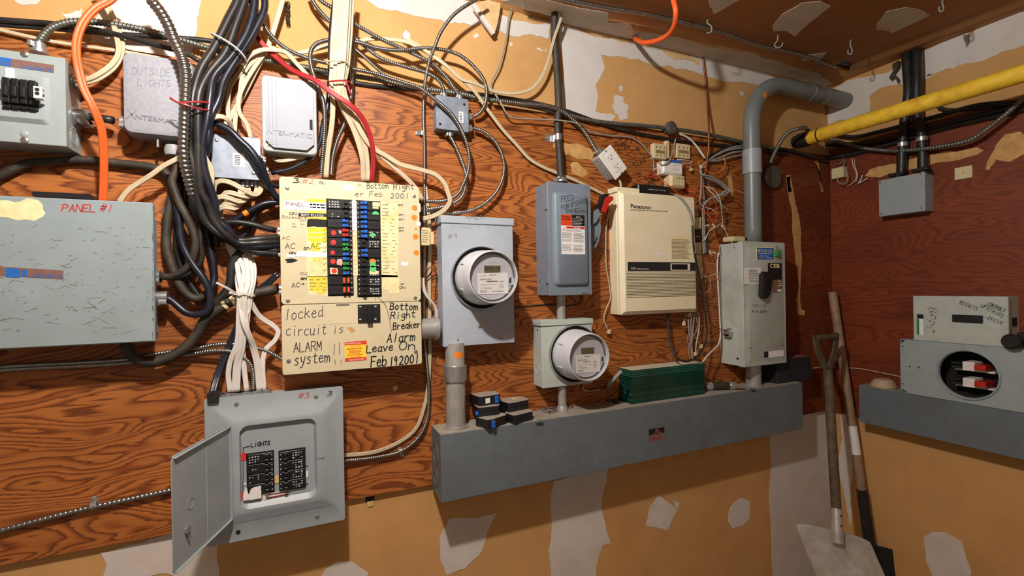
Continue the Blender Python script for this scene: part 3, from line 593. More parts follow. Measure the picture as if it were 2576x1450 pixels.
typo(mb, FB, n+.0009, 'LOADCENTER', (77, 698), (157, 700), 9, 1, .01); part(t, 'brand_label', mb, [m_lbrn, m_lblu], 'blue and brown label strip')
mb = MB(); poly(mb, FB, jag([FB.px(x, y, n) for x, y in k('c5', '-60,170 60,180 110,195 190,165 270,180 300,210 320,270 300,295 240,325 130,320 60,300 -60,290')], .1, 2, 5), n-.0002, n+.0004); part(t, 'torn_label_remains', mb, m_cpr, 'torn cream paper label remains')
mb = MB(); rnd = random.Random(5)
for i in range(150):
    x = rnd.uniform(0, 375); y = 560+rnd.random()**.8*300; l = rnd.choice([3, 5, 8, 12, 20, 34 if y > 700 else 10]); a = rnd.gauss(-.15, .35)
    if y-6 < 560 or y+6 > 850 or x+l > 380: continue
    pts = [(x, y)]
    for s_ in range(3): pts.append((pts[-1][0]+l/3*math.cos(a)+rnd.uniform(-1, 1), pts[-1][1]+l/3*math.sin(a)+rnd.uniform(-1.2, 1.2)))
    ink(mb, FB, n+.0003, [pxline(FB, n, pts)], rnd.uniform(.0006, .0016))
for j in range(26):
    y = rnd.uniform(520, 855); ink(mb, FB, n+.0003, [pxline(FB, n, [(384, y), (385, y+rnd.uniform(3, 14))])], .0012)
part(t, 'paint_scratches', mb, m_inkg, 'dark scratches and chips in the paint')
Gs = side_frame(FB, u1-.016, 1); mb = MB()
for y in (560, 640): knockout(mb, Gs, -.06, FB.px(400, y, .06)[1], 0, .022); knockout(mb, Gs, -.06, FB.px(400, y, .06)[1], 0, .015)
part(body, 'knockouts', mb, m_enl)
clamp_conn(t, FB, np.array([u1-.016, -.06, FB.px(398, 695, .06)[1]]), (1, 0, 0), .013, .016); clamp_conn(t, FB, np.array([u1-.016, -.06, FB.px(404, 748, .06)[1]]), (1, 0, 0), .014, .03)
mb = MB(); rb(mb, FB, *FB.rc(.07, 86, 487, 235, 500), .03, .08, .004); P1CLAMP = part(t, 'top_clip', mb, m_bkp, 'black plastic clip on top of the panel')
# --- panel two (beige)
n = .10; u0, u1, v0, vm = FB.quad(n, (705, 440), (1056, 472), (1059, 764), (707, 765)); n2 = .098
ua, ub, va, vb = FB.quad(n2, (706, 767), (1059, 756), (1060, 915), (710, 946)); v0 = va; vsp = FB.px(880, 763, n)[1]; u0 = (u0+ua)/2; u1 = (u1+ub)/2
t = thing('breaker_box', 'beige breaker panel covered with stickers and handwriting, marked #2', 'breaker box', base_of(FB, u0, u1, v0)); panel2 = t
mb = MB(); rb(mb, FB, u0+.012, u1-.012, va+.012, vm-.012, .016, n-.004); part(t, 'body', mb, m_bei)
mb = MB(); rb(mb, FB, u0, u1, vsp+.0008, vm, n-.004, n, .010, .0008, seg=5); up_ = part(t, 'upper_cover', mb, m_bei)
mb = MB(); rb(mb, FB, u0, u1, va, vsp-.0008, n-.005, n-.001, .006, .0008, seg=4); low_ = part(t, 'lower_cover', mb, m_bei)
for x, y in ((722.5, 473), (1041.5, 494), (724.5, 757), (1044.5, 750), (726, 908), (1046, 885)):
    mb = MB(); screw(mb, FB, *FB.px(x, y, n), n, .0055); part(t, 'screw', mb, m_scr)
ROWL = [['n', 'n'], ['n', 'n'], ['b', 'b'], ['r', 'r'], ['b', 'g'], ['g', 'b'], ['b', 'g'], ['g', 'b'], ['o'], ['o']]
ROWR = [['b', 'b'], ['b', 'b'], ['b', 'b'], ['b', 'b'], ['n', 'n'], ['b', 'b'], ['n', 'n'], ['n', 'n'], ['n', 'n'], ['n', 'n']]
TM = {'b': m_blu, 'r': m_rdt, 'g': m_grn, 'o': m_ort, 'n': m_bkp}
def mini_print(mb, F, n, u0, u1, v0, v1, mi=0, den=.6, rnd=random.Random(3)):
    for i in range(3):
        for j in range(4):
            if rnd.random() > den: continue
            a = u0+(u1-u0)*(j+.1)/4; b = v0+(v1-v0)*(i+.15)/3
            rb(mb, F, a, a+(u1-u0)/4*rnd.uniform(.3, .8), b, b+(v1-v0)/3*rnd.uniform(.3, .6), n-.0004, n+.0003, 0, 0, mi)
def breaker_col(t, rows, xl, yt, xr, yb, yl, left, n0, printrows, tog=(.60, .86), hw=None):
    q = FB.quad(n0, (xl, yt[0]), (xr, yt[1]), (xr, yb[1]), (xl, yb[0])); h = (q[3]-q[2])/len(rows); w = q[1]-q[0]
    mb = MB(); rb(mb, FB, q[0]-.002, q[1]+.002, q[2]-.003, q[3]+.002, n0-.008, n0+.0006); part(t, 'breaker_window', mb, m_bkm)
    for i, r in enumerate(rows):
        b = q[3]-(i+1)*h; mb = MB(); rb(mb, FB, q[0], q[1], b+.0008, b+h-.0008, n0-.004, n0+.006, .0008, .001)
        def uu(f): return q[0]+w*(f if left else 1-f)
        rb(mb, FB, min(uu(.60), uu(.9)), max(uu(.60), uu(.9)), b+.002, b+h-.002, n0+.005, n0+.0085, .001, .001)
        rb(mb, FB, q[0]+.001, q[1]-.001, b+h/2-.0004, b+h/2+.0004, n0+.005, n0+.0066, 0, 0, 0)
        if i in printrows:
            a, c = sorted((uu(.06), uu(.5))); mini_print(mb, FB, n0+.0062, a, c, b+.003, b+h-.003, 1, printrows[i])
        for s_ in (.25, .72):
            a = uu(.95); rb(mb, FB, a-.0012, a+.0012, b+h*s_-.0014, b+h*s_+.0014, n0+.005, n0+.0064, 0, 0, 1)
        br = part(t, 'breaker', mb, [m_bkp, m_wpp])
        for j, c in enumerate(r):
            mb = MB(); hh = h/2
            if c == 'o':
                for f0, f1 in ((.58, .68), (.76, .85)): a, e = sorted((uu(f0), uu(f1))); rb(mb, FB, a, e, b+h*.22, b+h*.78, n0+.006, n0+.016, .001, .001)
            elif c == 'n':
                a, e = sorted((uu(.68), uu(.82))); bb = b+h-(j+1)*hh; rb(mb, FB, a, e, bb+.002, bb+hh-.002, n0+.006, n0+.015, .001, .001)
            else:
                bb = b+h-(j+1)*hh; a, e = sorted((uu(.58), uu(.72))); rb(mb, FB, a, e, bb+.0022, bb+hh-.0018, n0+.006, n0+.018, .001, .001)
                a, e = sorted((uu(.72), uu(.85))); rb(mb, FB, a, e, bb+.0032, bb+hh-.0028, n0+.006, n0+.012, .001, .001)
            part(br, 'toggle', mb, TM[c])
    return q
ql = breaker_col(t, ROWL, 824.5, (502, 505), 886, (743, 741), 0, True, n, {0: .9, 1: .45})
qr = breaker_col(t, ROWR, 899, (507, 508), 956.5, (746, 743), 0, False, n, {3: .4, 4: .8, 6: .4, 7: .6, 8: .9, 9: .9})
# label strips and stickers
mb = MB()
def strips(par, name, mat, items, t_=.0004):
    for c, s in items: mb = MB(); strip(mb, c, s, 0, t_); part(par, name, mb, mat)
def strip(mb, c, s, mi, t_=.0004, F=FB, nn=None):
    poly(mb, F, [F.px(x, y, nn or n) for x, y in k(c, s)], (nn or n)-.0002, (nn or n)+t_, mi)
strips(up_, 'yellow_label_strip', m_ypr, [('g1', s) for s in ('392,380 655,388 655,425 396,418', '396,540 655,548 655,575 396,565', '396,625 655,630 655,662 396,655', '396,768 670,772 670,828 396,826', '396,838 670,842 670,892 396,888', '396,905 670,908 670,965 430,965', '440,972 560,975 560,1086 440,1085', '470,1175 515,1178 515,1230 475,1225', '545,1175 570,1176 570,1225 548,1222')]+[('g2', s) for s in ('418,40 690,40 690,100 420,100', '430,106 690,106 685,165 432,160', '440,172 685,172 675,236 450,235', '470,240 670,245 660,290 520,255')])
strips(up_, 'paper_backing', m_cpr, [('g1', '380,380 668,388 676,1440 384,1440'), ('g2', '405,30 712,30 712,300 630,298 560,240 520,290 430,280')], .0002)
strips(up_, 'white_label', m_wpr, [('g1', q) for q in ('80,400 285,408 290,392 360,395 362,430 655,440 655,540 78,525', '385,1090 660,1098 660,1168 230,1160 225,1090', '115,1130 225,1135 225,1170 108,1165', '860,168 985,190 1050,262 1000,262 905,282 870,230', '1660,1230 1760,1232 1755,1282 1662,1285', '1865,690 1925,695 1920,745 1868,742', '1890,440 1920,446 1920,560 1888,552')], .0006)
strips(up_, 'paper_backing', m_cpr, [('g1', '1380,425 1615,440 1622,660 1615,1440 1385,1440'), ('g2', '1440,10 1690,20 1700,268 1550,270 1545,215 1445,215')], .0003)
mb = MB(); strip(mb, 'g1', '270,570 660,580 660,622 270,614', 0, .0012); typo(mb, FB, n+.0015, 'BAT PLUGS', (758, 543), (814, 545.5), 5.5, 1, .02); part(up_, 'embossed_label_tape', mb, [m_bkp, m_wpp], 'black label tape reading BAT PLUGS')
mb = MB(); poly(mb, FB, jag([FB.px(x, y, n) for x, y in k('g1', '395,655 660,662 672,755 590,760 480,750 385,760')], .1, 2, 8), n, n+.0006); part(up_, 'scribbled_out_area', mb, m_bkm); mb = MB(); poly(mb, FB, jag([FB.px(x, y, n) for x, y in k('g1', '95,1195 180,1185 265,1210 190,1240 105,1242 125,1222 98,1215')], .05, 2, 8), n, n+.0006); part(up_, 'scribbled_out_area', mb, m_bkm)
mb = MB(); strip(mb, 'g1', '972,405 1072,412 1072,515 972,505', 0, .0012); strip(mb, 'g1', '990,515 1072,520 1070,810 995,805', 0, .0010); strip(mb, 'g1', '995,810 1070,812 1074,1420 1002,1415', 1, .0008); strip(mb, 'g1', '995,810 1008,810 1012,1415 1000,1415', 2, .0012); strip(mb, 'g1', '1055,860 1070,860 1074,910 1058,910', 2, .0012)
for r_ in range(18):
    y = 430+r_*55; strip(mb, 'g1', f'1010,{y} 1016,{y} 1016,{y+14} 1010,{y+14}', 3, .0014); strip(mb, 'g1', f'1038,{y+6} 1044,{y+6} 1044,{y+18} 1038,{y+18}', 3, .0014)
part(up_, 'number_strip', mb, [m_wpr, m_cpr, m_pink, m_inkg])
for x, y, r in ((1842, 503, 42), (1837, 632, 42), (1860, 782, 18), (1855, 892, 43), (1865, 1108, 42)):
    mb = MB(); u, v = FB.px(700+x/5.37, 430+y/5.37, n); lathe(mb, FB, u, v, [(n-.0003, r*.000187), (n+.0005, r*.000187)], 20); part(up_, 'orange_dot_sticker', mb, m_odot)
for x, y, r, m_ in ((748, 838, 36, m_rdot), (745, 968, 38, m_rdot), (735, 1105, 32, m_rdot), (740, 1225, 36, m_rdot), (755, 1352, 36, m_rdot), (1315, 590, 48, m_gdot), (1275, 885, 48, m_gdot), (1275, 1230, 46, m_odot), (1275, 1268, 42, m_gdot), (1280, 1325, 46, m_gdot)):
    mb = MB(); u, v = FB.px(700+x/5.37, 430+y/5.37, n+.007)
    if m_ is m_gdot and y < 900: pts = [(u+r*.000187*math.cos(a*math.pi/10), v+r*.000187*math.sin(a*math.pi/10)) for a in range(11)]; poly(mb, FB, pts, n+.006, n+.0072)
    else: lathe(mb, FB, u, v, [(n+.006, r*.000187), (n+.0072+.0002*(y % 3), r*.000187)], 18)
    part(t, 'dot_sticker', mb, m_)
mb = MB()
for s in ('1270,430 1368,436 1366,490 1268,484', '1270,490 1350,495 1350,520 1270,515'): strip(mb, 'g1', s, 0, .0075)
for s in ('800,1195 860,1190 870,1250 850,1285 790,1265', '700,1310 800,1320 800,1400 705,1395', '1230,1350 1360,1355 1355,1395 1235,1392', '815,800 858,812 850,850 820,840', '905,1035 935,1030 935,1085 908,1085'): poly(mb, FB, jag([FB.px(x, y, n+.007) for x, y in k('g1', s)], .1, 2, 3), n+.006, n+.0070, 0 if s[0] != '8' else 1)
part(t, 'breaker_paper_scrap', mb, [m_cpr, m_pink])
mb = MB()
hand(mb, FB, n+.0006, 'PANEL', (720, 518), (766, 520), 9, .0009, 0, .05); hand(mb, FB, n+.0004, '#2', (758, 462), (790, 464), 14, .0008, 0); part(up_, 'red_writing', mb, m_inkr)
mb = MB(); Hn = n+.0006
hand(mb, FB, Hn, '3', (737, 460), (752, 460), 12, .0014); ink(mb, FB, Hn, [pxline(FB, n, [(735, 459), (752, 458), (758, 462)])], .001); hand(mb, FB, Hn, 'fai', (803, 463), (818, 464), 8, .0008)
hand(mb, FB, Hn, 'Bottom', (923, 475), (976, 475), 15, .0011); hand(mb, FB, Hn, 'Right', (990, 477), (1041, 477), 14, .0012)
hand(mb, FB, Hn, 'AC', (717, 627), (741, 626), 14, .001); hand(mb, FB, Hn, 'on', (764, 629), (778, 629), 10, .0012); hand(mb, FB, Hn, 'AC', (781, 627), (806, 626), 14, .001); hand(mb, FB, Hn+.0002, 'ON', (727, 640), (743, 640), 6, .0013)
hand(mb, FB, Hn, 'ON', (728, 541), (745, 541), 7, .001); hand(mb, FB, Hn, 'AC>', (734, 725), (765, 720), 11, .001); hand(mb, FB, Hn, 'ON', (756, 704), (770, 704), 5, .0016)
for x, y in ((1001, 519), (1003, 543), (1003, 555), (1003, 576), (1003, 584)): hand(mb, FB, Hn, 'on', (x, y), (x+13, y), 6.5, .0009)
hand(mb, FB, Hn, 'ON', (1004, 727), (1018, 727), 6, .0009); hand(mb, FB, Hn, 'W', (1007, 717), (1014, 717), 5, .001)
for y in (582, 592, 603, 612, 627, 638, 655, 668, 684, 705, 717, 727, 735): hand(mb, FB, Hn, 'v', (813, y), (822, y-3), 7, .0007)
hand(mb, FB, Hn, 'v', (970, 517), (978, 514), 6, .0007); hand(mb, FB, Hn, 'v', (970, 542), (978, 538), 8, .0007); hand(mb, FB, Hn, 'v', (970, 593), (978, 590), 6, .0007); hand(mb, FB, Hn, 'v', (971, 664), (979, 660), 9, .0007); hand(mb, FB, Hn, 'v', (970, 678), (979, 673), 8, .0007)
part(up_, 'black_writing', mb, m_ink)
mb = MB(); hand(mb, FB, Hn, 'er Feb', (893, 494), (962, 495), 12, .0013); hand(mb, FB, Hn, '2001', (982, 499), (1028, 500), 13, .0016); hand(mb, FB, Hn, 'A', (900, 470), (908, 470), 8, .0006); fine(mb, FB, Hn, 780, 512, 821, 526, 2); fine(mb, FB, n+.0005, 962, 512, 1000, 690, 20, 0, .16, 1.5); fine(mb, FB, Hn, 778, 700, 824, 733, 4, 0, .2, 1); fine(mb, FB, Hn, 735, 560, 768, 575, 2, 0, .2, 1.5); part(up_, 'faded_writing', mb, m_inkg)
mb = MB(); hand(mb, FB, Hn, 'Basement', (709, 549), (770, 552), 7, .0008); hand(mb, FB, Hn, 'Plug', (768, 553), (800, 554), 7, .0008); hand(mb, FB, Hn, 'AC', (709, 604), (728, 603), 9, .0009); hand(mb, FB, Hn, 'ON', (754, 558), (768, 558), 5, .0007); hand(mb, FB, Hn, 'ON2.', (754, 692), (781, 693), 7, .0008); part(up_, 'brown_writing', mb, m_inkb)
n = n2 = .099
mb = MB(); Hn = n+.0005
hand(mb, FB, Hn, 'locked', (716, 807), (812, 797), 27, .0014, 0, .18); hand(mb, FB, Hn, 'circuit', (719, 846), (820, 842), 26, .0014, 0, .1); hand(mb, FB, Hn, 'is', (836, 840), (864, 838), 20, .0014)
hand(mb, FB, Hn, 'ALARM', (739, 888), (808, 881), 24, .0016, 0, .1); hand(mb, FB, Hn, 'system', (740, 919), (828, 911), 27, .0018)
ink(mb, FB, Hn, [pxline(FB, n, q) for q in (k('g2', '790,980 780,1140'), k('g2', '858,958 856,1125'), k('g2', '795,1205 800,1265'), k('g2', '878,1208 886,1260'))], .0014); part(low_, 'violet_writing', mb, m_inkp)
mb = MB()
hand(mb, FB, Hn, 'Bottom', (981, 780), (1049, 780), 17, .0022); hand(mb, FB, Hn, 'Right', (983, 803), (1044, 799), 17, .0020); hand(mb, FB, Hn, 'Breaker', (989, 830), (1057, 825), 17, .0022); hand(mb, FB, Hn, 'Alarm', (973, 863), (1042, 857), 22, .0022, 0, .2); hand(mb, FB, Hn, 'Leave', (922, 888), (988, 882), 19, .0022); hand(mb, FB, Hn, 'On', (1003, 882), (1044, 880), 22, .0022); hand(mb, FB, Hn, 'Feb', (933, 924), (972, 921), 26, .0026); hand(mb, FB, Hn, '19', (980, 920), (998, 919), 22, .0024); hand(mb, FB, Hn, '2001', (1004, 918), (1053, 914), 22, .0026)
ink(mb, FB, Hn+.0008, [pxline(FB, n, k('g2', '1390,320 1440,360 1500,430 1550,580 1575,720 1585,810'))], .0012); ink(mb, FB, Hn+.0008, [pxline(FB, n, k('g2', '1360,370 1365,315 1395,310'))], .001); part(low_, 'black_writing', mb, m_ink)
mb = MB(); rb(mb, FB, *FB.rc(n, 826, 770, 887, 815), n-.002, n+.0006, .0005); part(low_, 'knockout_blank', mb, m_bei)
mb = MB(); rb(mb, FB, *FB.rc(n, 845, 765, 879, 770), n-.002, n+.001); part(low_, 'slot', mb, m_inkg)
mb = MB(); rb(mb, FB, *FB.rc(n, 900, 766, 956, 811), n-.004, n+.005, .001, .001); rb(mb, FB, *FB.rc(n+.006, 924, 766, 936, 815), n, n+.012, .001, .001)
for x, y in ((906, 772), (944, 771), (906, 804), (944, 803)): rb(mb, FB, *FB.rc(n+.005, x-2, y-1.5, x+3, y+1.5), n+.004, n+.0054, 0, 0, 1)
for y in (780, 790, 802): lathe(mb, FB, *FB.px(913, y, n+.005), [(n+.004, .0025), (n+.0065, .0022)], 10)
part(low_, 'main_breaker_block', mb, [m_bkp, m_wpp], 'black breaker with a centre handle')
mb = MB(); strip(mb, 'g2', '930,955 1240,932 1238,1205 938,1230', 0, .0005, nn=n); strip(mb, 'g2', '930,955 1240,932 1240,985 930,1000', 1, .0008, nn=n); strip(mb, 'g2', '936,1180 1238,1160 1238,1205 938,1230', 1, .0008, nn=n)
typo(mb, FB, n+.0011, 'NOVAMATION', (870, 867), (908, 865), 4, 2); typo(mb, FB, n+.0009, 'NLC 40', (882, 874), (908, 872.5), 3.5, 1); fine(mb, FB, n+.0007, 872, 875, 918, 880, 1, 1); fine(mb, FB, n+.0007, 878, 881, 911, 890, 5, 1, .5, .1); fine(mb, FB, n+.0007, 872, 891, 918, 895, 1, 1); typo(mb, FB, n+.0009, 'NLC 40', (908, 896), (882, 897.5), -3.5, 1); typo(mb, FB, n+.0011, 'NOVAMATION', (915, 902), (878, 904), -4, 2)
part(low_, 'yellow_warning_label', mb, [m_ypr, m_oran, m_wpr], 'yellow label with orange borders')
mb = MB(); strip(mb, 'g2', '955,755 1020,735 1085,795 1030,830', 0, .0003, nn=n); part(low_, 'glue_stain', mb, m_veneer)
n = .10
# right and left side connectors of panel two
for y in (506, 528): clamp_conn(t, FB, np.array([u1-.012, -.055, FB.px(1064, y, .055)[1]]), (1, 0, 0), .011, .014)
clamp_conn(t, FB, np.array([u1-.012, -.055, FB.px(1064, 700, .055)[1]]), (1, 0, 0), .010, .016)
for y in (580, 632, 727): clamp_conn(t, FB, np.array([u0+.012, -.055, FB.px(704, y, .055)[1]]), (-1, 0, 0), .013, .018)
# label block and nipple between panel two and the meter
mb = MB(); rb(mb, FB, *FB.quad(.085, (1060, 573), (1081, 572), (1081, 616), (1060, 618)), .05, .085, .001); fine(mb, FB, .0853, 1062, 578, 1079, 612, 6, 1, .35); rb(mb, FB, *FB.rc(.08, 1081, 583, 1092, 614), .04, .075, .001)
single('transformer_block', 'small cream bell transformer with a printed label beside the beige panel', 'transformer', mb, [m_ivory, m_inkg])
mb = MB(); a = np.array([u1-.013, -.06, FB.px(1080, 827, .06)[1]]); G = Fr(a, (0, -1, 0), (0, 0, 1), (1, 0, 0)); G = Fr(a, (0, 0, 1), (0, -1, 0), (1, 0, 0)); G = Fr(a, (0, 1, 0), (0, 0, 1), (1, 0, 0))
L_ = FB.px(1097, 827, .06)[0]-a[0]+.004; lathe(mb, G, 0, 0, [(0, .031), (L_-.012, .031), (L_-.012, .036), (L_, .036)], 28); single('conduit_nipple', 'short fat metal conduit nipple joining the beige panel to the meter box', 'conduit', mb, m_pipegal)
# --- panel three with the open door
n = .105; u0, u1, v0, v1 = FB.quad(n, (515, 1004), (863, 972), (867, 1306), (519, 1381))
t = thing('breaker_box', 'small grey breaker panel with its door hanging open, marked #3', 'breaker box', base_of(FB, u0, u1, v0)); panel3 = t
mb = MB(); rb(mb, FB, u0+.016, u1-.012, v0+.012, v1-.012, .016, n-.002); part(t, 'body', mb, m_en3)
o_ = rrect(u0, u1, v0, v1, .006, 6)
def qd(s, nn): return FB.quad(nn, *[p[:2] for p in k('d4', s)])
r1 = qd('478,288 1308,200 1310,945 500,1085', n); r2 = qd('560,345 1248,268 1254,908 572,1032', n+.014); r3 = qd('628,385 1185,312 1188,882 640,985', n+.014); r4 = qd('648,420 1165,350 1168,850 655,940', n-.004)
rr = [(o_, n-.0015), (o_, n), (rrect(*r1, .003, 6), n), (rrect(*r2, .014, 6), n+.014), (rrect(*r3, .022, 6), n+.014), (rrect(r3[0]+.001, r3[1]-.003, r3[2]+.006, r3[3]-.002, .02, 6), n+.008), (rrect(r3[0]+.003, r3[1]-.006, r3[2]+.012, r3[3]-.003, .014, 6), n+.003)]
mb = MB(); loft(mb, FB, [[(a, b, q) for a, b in L] for L, q in rr]); fr3 = part(t, 'front_trim', mb, m_en3)
for x, y in ((595, 1017), (795, 998), (798, 1300)): mb = MB(); screw(mb, FB, *FB.px(x, y, n), n, .0055); part(t, 'screw', mb, m_scr)
mb = MB(); lathe(mb, FB, *FB.px(599, 1340, n), [(n-.001, .0055), (n+.0006, .0055)], 12); part(t, 'empty_screw_hole', mb, m_bkm)
nd = n+.004
breaker_col(t, [['n', 'n']]*4, *[622.5], (1141, 1138), 688, (1242, 1238), 0, True, nd, {0: .8, 1: .35, 2: .6})
breaker_col(t, [['n', 'n']]*4, *[703.5], (1134, 1130), 767, (1232, 1226), 0, False, nd, {0: .8, 1: .8, 2: .8, 3: .8})
mb = MB(); hand(mb, FB, nd+.0002, 'LiGHTS', (631, 1125), (678, 1119), 10, .0013); ink(mb, FB, nd+.0002, [pxline(FB, nd, [(627, 1123), (612, 1127), (611, 1250)])], .0016); hand(mb, FB, n+.0003, '3', (823, 994), (834, 994), 10, .0015); ink(mb, FB, n+.0003, [pxline(FB, n, [(820, 998), (830, 998), (836, 993)])], .001)
for x, y in ((772, 1174), (772, 1219)): ink(mb, FB, nd+.0002, [pxline(FB, nd, [(x-1, y), (x+1, y-1)])], .003)
part(t, 'black_writing', mb, m_ink)
mb = MB(); hand(mb, FB, n+.0003, '#3', (749, 1004), (777, 1002), 14, .0012); part(t, 'red_writing', mb, m_inkr)
for x, y in ((613, 1150), (612, 1249)): mb = MB(); lathe(mb, FB, *FB.px(x, y, nd), [(nd-.001, .0095), (nd+.0006, .0095)], 20); part(t, 'red_dot_sticker', mb, m_rdot)
mb = MB(); poly(mb, FB, jag([FB.px(x, y, nd+.007) for x, y in k('g3', '180,1375 185,1200 215,1130 250,1115 280,1240 300,1230 330,1140 400,1100 540,1070 545,1320')], .05, 2, 2), nd+.0062, nd+.0072); part(t, 'torn_paper_scrap', mb, m_wpr, 'torn white paper scrap')
mb = MB(); strip(mb, 'g3', '575,1240 1085,1160 1085,1235 580,1360', 0, .0006, nn=nd); strip(mb, 'g3', '690,1240 1085,1175 1085,1200 690,1265', 1, .0009, nn=nd); strip(mb, 'g3', '680,1300 1085,1225 1085,1240 680,1335', 1, .0009, nn=nd); part(t, 'red_striped_tape', mb, [m_wpr, m_inkrb])
mb = MB(); strip(mb, 'g3', '790,880 910,860 915,1000 800,1025', 0, .0006, nn=nd); strip(mb, 'g3', '1438,770 1490,765 1492,880 1430,920', 1, .0006, nn=nd); strip(mb, 'g3', '185,1030 235,1000 235,1050 190,1055', 1, .0006, nn=nd); part(t, 'tape_scrap', mb, [m_tapey, m_wpr])
# door: hinged at the left of the opening, swung out toward the room
hp = FB.W(580, 1190, n+.012); fp = np.array([-.2443, -.327, hp[2]]); Dv = fp-hp; Dv[2] = 0; wd = np.linalg.norm(Dv); Dv /= wd; Dn = np.cross(Dv, [0, 0, 1.])
DF = Fr((hp[0], hp[1], 0), Dv, (0, 0, 1), Dn); zt = FB.px(580, 1068, n+.012)[1]; zb = FB.px(582, 1311, n+.012)[1]
mb = MB(); rb(mb, DF, 0, wd, zb, zt, -.001, .001, .012, 0, 0, 5); rb(mb, DF, .004, .0055, zb+.004, zt-.004, -.006, .001); rb(mb, DF, .004, wd-.004, zt-.0055, zt-.004, -.006, .001); rb(mb, DF, .004, wd-.004, zb+.004, zb+.0055, -.006, .001); door3 = part(t, 'door', mb, m_en3, 'grey door swung open')
for sg in (-1, 1):
    mb = MB(); G = Fr(DF.o, DF.U*sg, DF.V, DF.N*sg); f = lambda a: a*sg
    u = sorted((f(wd*.46), f(wd*.47))); rb(mb, G, u[0], u[1], zb+.004, zt-.004, .0008, .0022); part(door3, 'embossed_rib', mb, m_en3)
    mb = MB(); knockout(mb, G, f(wd*.74), zb+.118, .001, .012); part(door3, 'embossed_ring', mb, m_en3)
    mb = MB(); u = sorted((f(wd*.78), f(wd*.84))); rb(mb, G, u[0], u[1], zb+.064, zb+.076, 0, .006, .002); u = sorted((f(wd*.785), f(wd*.80))); rb(mb, G, u[0], u[1], zb+.046, zb+.066, 0, .005, .001); part(door3, 'latch', mb, m_steel)
mb = MB(); rb(mb, Fr(FB.W(537, 1010, n), (1, 0, 0), (0, 0, 1), (0, -1, 0)), -.012, .012, -.004, .022, -.02, .006, .003); part(t, 'clamp_bar', mb, m_iron)
zt3 = v1-.012
for x in (572, 600, 612, 640, 668): clamp_conn(t, FB, np.array([FB.px(x, 985, .055)[0], -.055, zt3]), (0, 0, 1), .012, .012)
mb = MB(); rb(mb, FB, *FB.rc(n+.016, 800, 1140, 815, 1153), n+.008, n+.016, .002); part(t, 'door_catch', mb, m_en3)
# ---------------------------------------------------------------- meters, disconnects, duct
def depth_at(u, x, y): r = ray(x, y); return -(CAM[1]+u/r[0]*r[1])
def meter_box(label, nb, tl, tr, br, bl, mat, lip):
    u0, u1, v0, v1 = FB.quad(nb, tl, tr, br, bl)
    t = thing('meter_box', label, 'meter box', base_of(FB, u0, u1, v0))
    mb = MB(); rb(mb, FB, u0+.002, u1-.002, v0+.002, v1-.004, .016, nb-.004); body = part(t, 'body', mb, mat)
    mb = MB(); rb(mb, FB, u0, u1, v0, v1-.02, nb-.004, nb, .001, .001); part(t, 'front_cover', mb, mat)
    mb = MB(); rb(mb, FB, u0-.003, u1+.003, v1-lip, v1, .016, nb+.004, .001, .001); part(t, 'rain_lip', mb, mat)
    return t, u0, u1, v0, v1
def meter(label, nb, cb, cf, crop, reading):
    u, v = FB.px(*cb, nb); nf = depth_at(u, *cf); t = thing('electric_meter', label, 'electric meter', FB.P(u, v-.097, nb))
    mb = MB(); lathe(mb, FB, u, v, [(nb, .0965), (nb+.012, .0965), (nb+.0135, .0955), (nb+.0135, .0938), (nb+.003, .0932)], 56); part(t, 'socket_ring', mb, m_steel)
    mb = MB(); lathe(mb, FB, u, v, [(nb+.001, .0932), (nb+.0035, .0932), (nb+.0036, .082)], 48); part(t, 'ring_gap', mb, m_bkm)
    mb = MB(); lathe(mb, FB, u, v, [(nb+.003, .083), (nb+.03, .0825), (nb+.034, .0805), (nf-.028, .079), (nf-.024, .0775), (nf-.003, .0765), (nf, .0745), (nf, .0725), (nf-.016, .0715)], 56, cap1=False)
    for a in (150, 205, 20, -40):
        ca, sa = math.cos(math.radians(a)), math.sin(math.radians(a)); G = Fr(FB.P(u+ca*.079, v+sa*.079, nb+.02), (-sa, 0, ca), (0, -1, 0), (ca, 0, sa)); rb(mb, G, -.002, .002, 0, .03, -.002, .005, .0005)
    part(t, 'shell', mb, m_mbody)
    np_ = nf-.016; mb = MB(); lathe(mb, FB, u, v, [(np_-.004, .0718), (np_-.003, .0718)], 48, 1); lathe(mb, FB, u, v, [(np_-.003, .066), (np_, .066)], 48); part(t, 'face_plate', mb, [m_plate, m_inkg])
    mb = MB(); lathe(mb, FB, u, v, [(nf-.004, .0735), (nf-.0025, .0735)], 40); part(t, 'clear_cover', mb, m_clear)
    def q(s): return [FB.px(x, y, np_) for x, y in k(crop, s)]
    return t, np_, q, nf
nb = .085
t, u0, u1, v0, v1 = meter_box('pale blue-grey meter box with a square top lip, right of the beige panel', nb, (1113, 545), (1292, 548), (1292, 864), (1113, 872), m_met1, .022)
mb = MB(); hand(mb, FB, nb+.0045, 'RS-2LTV', (1172, 551), (1218, 552), 10, .0009, 0, 0); hand(mb, FB, nb+.0004, '#9', (1126, 603), (1150, 602), 14, .0008); part(t, 'faded_writing', mb, m_inkg)
mb = MB(); hand(mb, FB, nb+.0004, 'Basement 4', (1135, 577), (1205, 575), 10, .0005); hand(mb, FB, nb+.0004, 'Ground', (1222, 576), (1280, 574), 9, .0005); part(t, 'pencil_writing', mb, m_tim1)
for x, y, r in ((1207, 822, .0055), (1152, 856, .003), (1261, 851, .003)): mb = MB(); screw(mb, FB, *FB.px(x, y, nb), nb, r); part(t, 'screw', mb, m_bronze)
Gs = side_frame(FB, u0+.002, -1)
t, np_, q, nf = meter('round electric meter with digits on its display, on the pale blue-grey box', nb, (1209.5, 699.5), (1242.8, 696), 'k8', 1)
